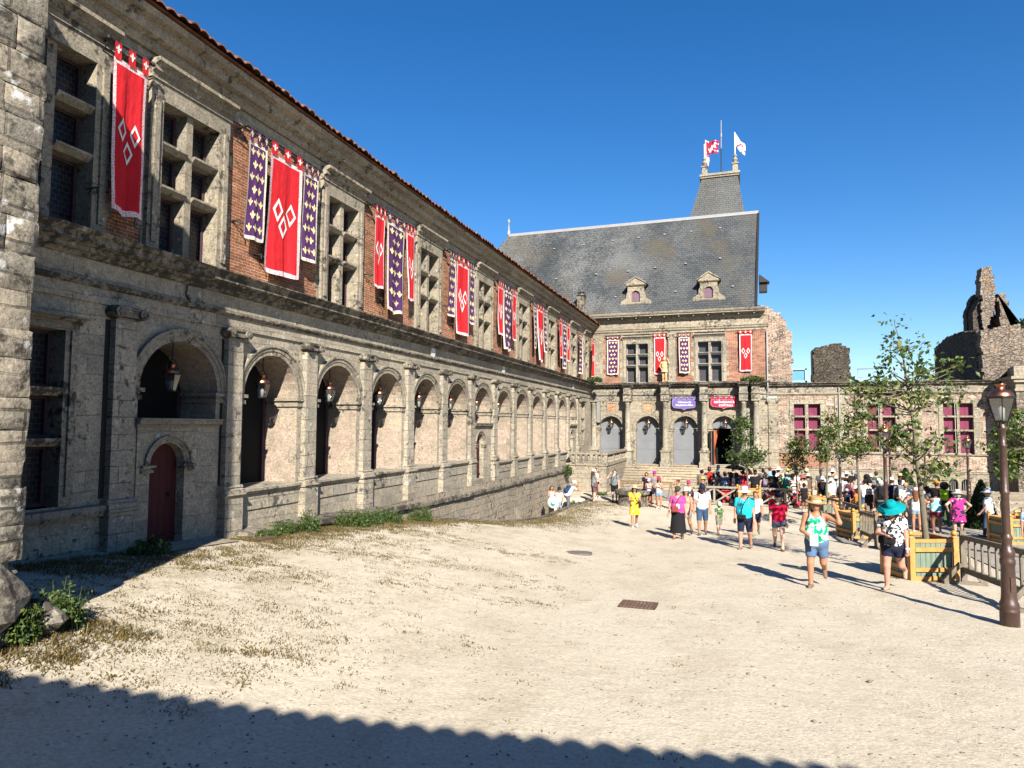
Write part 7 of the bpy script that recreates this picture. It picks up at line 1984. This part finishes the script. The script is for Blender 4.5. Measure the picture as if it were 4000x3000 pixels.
a = person('curly haired man in black t-shirt and dark jeans', 7.78, 31.0, 1.78, -20, 'stand', 'm', 1.05, 'tan', ('afro','black'), None, ('tee', BLK), ('trousers', (.05,.08,.1), .98), (.07,.06,.06), group=Q)
backpack(a, (.35,.55,.03), 'lime green backpack on the curly haired man')
person('person in orange cap behind the curly haired man', 7.75, 32.0, 1.8, 0, 'stand', 'm', 1., 'tan', ('short','brown'), ('cap', (.75,.24,.03)), ('tee', BLK), ('shorts', BLK, .8), group=Q)
person('woman in pink and navy flowered dress with hands on hips', 7.5, 28.3, 1.72, 5, 'hips', 'f', 1.2, 'fair', ('bob','grey'), ('sun', (.58,.56,.47)), ('dress', flo, .34), None, (.5,.4,.35), group=Q)
a = person('man in pale blue leaf shirt, blue jeans and white hat', 8.5, 28.5, 1.8, 60, dict(aL=(8,6,30), aR=(-6,8,50), L=(10,4), Rr=(-10,6)), 'm', 1.08, 'red', ('short','grey'), ('sun', (.6,.66,.74)), ('shirt', plaid), ('trousers', (.05,.1,.19), .98), (.12,.11,.1), group=Q)
a = person('person in red cap and blue striped shirt cut by the right frame edge', 7.5, 21.9, 1.55, 170, 'stand2', 'f', 1.05, 'tan', ('short','brown'), ('cap', RED), ('shirt', pattern_cloth('blue_white_striped_cloth', (.55,.62,.7), [((.2,.3,.45), .55)], 12, 'n')), ('trousers', BLK, .9), BLK, group=Q)
bp = thing('backpack', 'blue backpack hanging on the crossed fence behind the man in jeans', 'backpack', (9.35, 29.6, -2.9), .5, 'backpacks on visitors')
put('bag', rbox(('bp', 1.), .29, .17, .42, .06, lambda p: ell(p, (0,-.1,-.09), (.12,.06,.1))), col((.03,.08,.3)), bp); m = MB(); m.tube([(-.1,.1,.2),(-.1,.16,.3),(.1,.16,.3),(.1,.1,.2)], .016, 6); m.build('strap', col(BLK), bp)

extra = [
 ('man in beige shirt and navy cap on the far side of the red backpack', -1.1, 39.6, 1.8, 'm', ('cap',NAVY), ('shirt',KHA)),
 ('person in black t-shirt and white cap behind the black umbrella', -.3, 39.0, 1.76, 'm', ('cap',WHT), ('tee',BLK)),
 ('woman in straw hat and plum top behind the broad man in red', .5, 39.6, 1.74, 'f', ('straw',BEI), ('tee',MAR)),
 ('man in sky blue t-shirt near the downpipe end of the queue', 1.6, 39.4, 1.8, 'm', None, ('tee',(.2,.4,.6))),
 ('woman in yellow cap and black top deep in the queue', 2.5, 39.2, 1.72, 'f', ('cap',(.6,.45,.05)), ('tee',BLK)),
 ('man in charcoal shirt and beige bucket hat deep in the queue', 3.4, 38.8, 1.78, 'm', ('bucket',BEI), ('shirt',(.07,.07,.08))),
 ('woman in olive top and white sun hat behind the lamp posts', 4.7, 39.2, 1.74, 'f', ('sun',WHT), ('tank',OLV)),
 ('man in black t-shirt with short grey hair right of the lamp posts', 5.6, 38.4, 1.8, 'm', None, ('tee',BLK)),
 ('person in pink bucket hat and grey top behind the striped shirt', 6.1, 36.8, 1.7, 'f', ('bucket',LPINK), ('tee',GRY)),
 ('man in dark green t-shirt left of the straw hat', 6.5, 37.6, 1.82, 'm', None, ('tee',(.03,.09,.05))),
 ('woman in navy dress and pale cap behind the black backpack', 6.0, 34.2, 1.66, 'f', ('cap',(.6,.58,.52)), ('dress',NAVY,.35)),
 ('boy in orange t-shirt half hidden beside the striped shirt', 4.9, 32.6, 1.25, 'c', None, ('tee',(.55,.2,.05))),
 ('woman in black sun hat and black blouse between tree trunk and lamp', 5.6, 34.4, 1.7, 'f', ('sun',BLK), ('tee',BLK)),
 ('dark haired man in grey vest and dark trousers behind the nearest trunk', 7.0, 33.6, 1.76, 'm', None, ('tee',(.1,.1,.11)))]
for i, (l_, x_, y_, h_, s_x, ht_, tp_) in enumerate(extra):
    person(l_, x_, y_, h_, (-12, 8, 25, -30, 0)[i % 5], ('stand','stand2','fold','phone')[i % 4], s_x, (1.,1.1,1.05)[i % 3], ('tan','fair')[i % 2], ('short','grey' if 'grey hair' in l_ else ('black','brown')[i % 2]), ht_, tp_, ('shorts',BLK,.8), group=Q)

# golden figure standing on the cornice of the chateau
st, s_ = person('gilded wooden figure of a man raising his arm on the chateau cornice', -4.62, 45.35, 1.68, 178, dict(aL=(70,35,120), bL=(.2,.1,1), aR=(-10,28,70), bR=(-1,.6,0), L=(4,2), Rr=(-4,3)), 'm', 1.15, 'wood', None, None, ('dress', SK['wood'], .22), None, SK['wood'], False, 2.97, None, False, 'statue')
st.name = 'gilded_statue'
put('cap', hat_mesh('bucket'), [SK['wood'], SK['wood']], st, Vector(s_.head + s_.hup*.03))

# ------------------------------------------------------------------ light, sky, camera
AZ, EL = R(26.5), R(32)
w = bpy.data.worlds.new('World'); S.world = w; w.use_nodes = True
nt = w.node_tree; bg = nt.nodes['Background']
sky = nt.nodes.new('ShaderNodeTexSky'); sky.sky_type = 'NISHITA'; sky.sun_disc = False
sky.sun_elevation = EL; sky.sun_rotation = PI - AZ; sky.altitude = 100; sky.air_density = 1.; sky.dust_density = .25; sky.ozone_density = 3.5
hs_ = nt.nodes.new('ShaderNodeHueSaturation'); hs_.inputs['Saturation'].default_value = 1.32; hs_.inputs['Hue'].default_value = .506; hs_.inputs['Value'].default_value = 1.
nt.links.new(sky.outputs[0], hs_.inputs['Color']); nt.links.new(hs_.outputs[0], bg.inputs[0]); bg.inputs[1].default_value = .057
sl = bpy.data.lights.new('sun', 'SUN'); sl.energy = 5.0; sl.angle = R(.53); sl.color = (1, .93, .82)
so = bpy.data.objects.new('sun', sl); COL.objects.link(so)
sv = Vector((math.sin(AZ)*math.cos(EL), -math.cos(AZ)*math.cos(EL), math.sin(EL)))
so.rotation_euler = sv.to_track_quat('Z', 'Y').to_euler(); so.location = sv*60
cd = bpy.data.cameras.new('camera'); cam = bpy.data.objects.new('camera', cd); COL.objects.link(cam); S.camera = cam
cd.sensor_width = 36; cd.lens = 36*2600/4000; cd.clip_end = 3000; cd.clip_start = .05
yaw, pit, rol = R(-18.75), R(3.58), R(.27)
fw_ = Vector((math.sin(yaw)*math.cos(pit), math.cos(yaw)*math.cos(pit), math.sin(pit)))
r0 = Vector((math.cos(yaw), -math.sin(yaw), 0)); u0 = r0.cross(fw_)
rr = r0*math.cos(rol) + u0*math.sin(rol); uu = -r0*math.sin(rol) + u0*math.cos(rol)
cam.matrix_world = Matrix(((rr.x, uu.x, -fw_.x, 0), (rr.y, uu.y, -fw_.y, 0), (rr.z, uu.z, -fw_.z, 0), (0, 0, 0, 1)))
S.view_settings.view_transform = 'Standard'; S.view_settings.look = 'None'; S.view_settings.gamma = 1; S.view_settings.exposure = 1.5
S.cycles.use_denoising = True
S.cycles.max_bounces = 6; S.cycles.diffuse_bounces = 1
S.render.resolution_x = 1024; S.render.resolution_y = 768
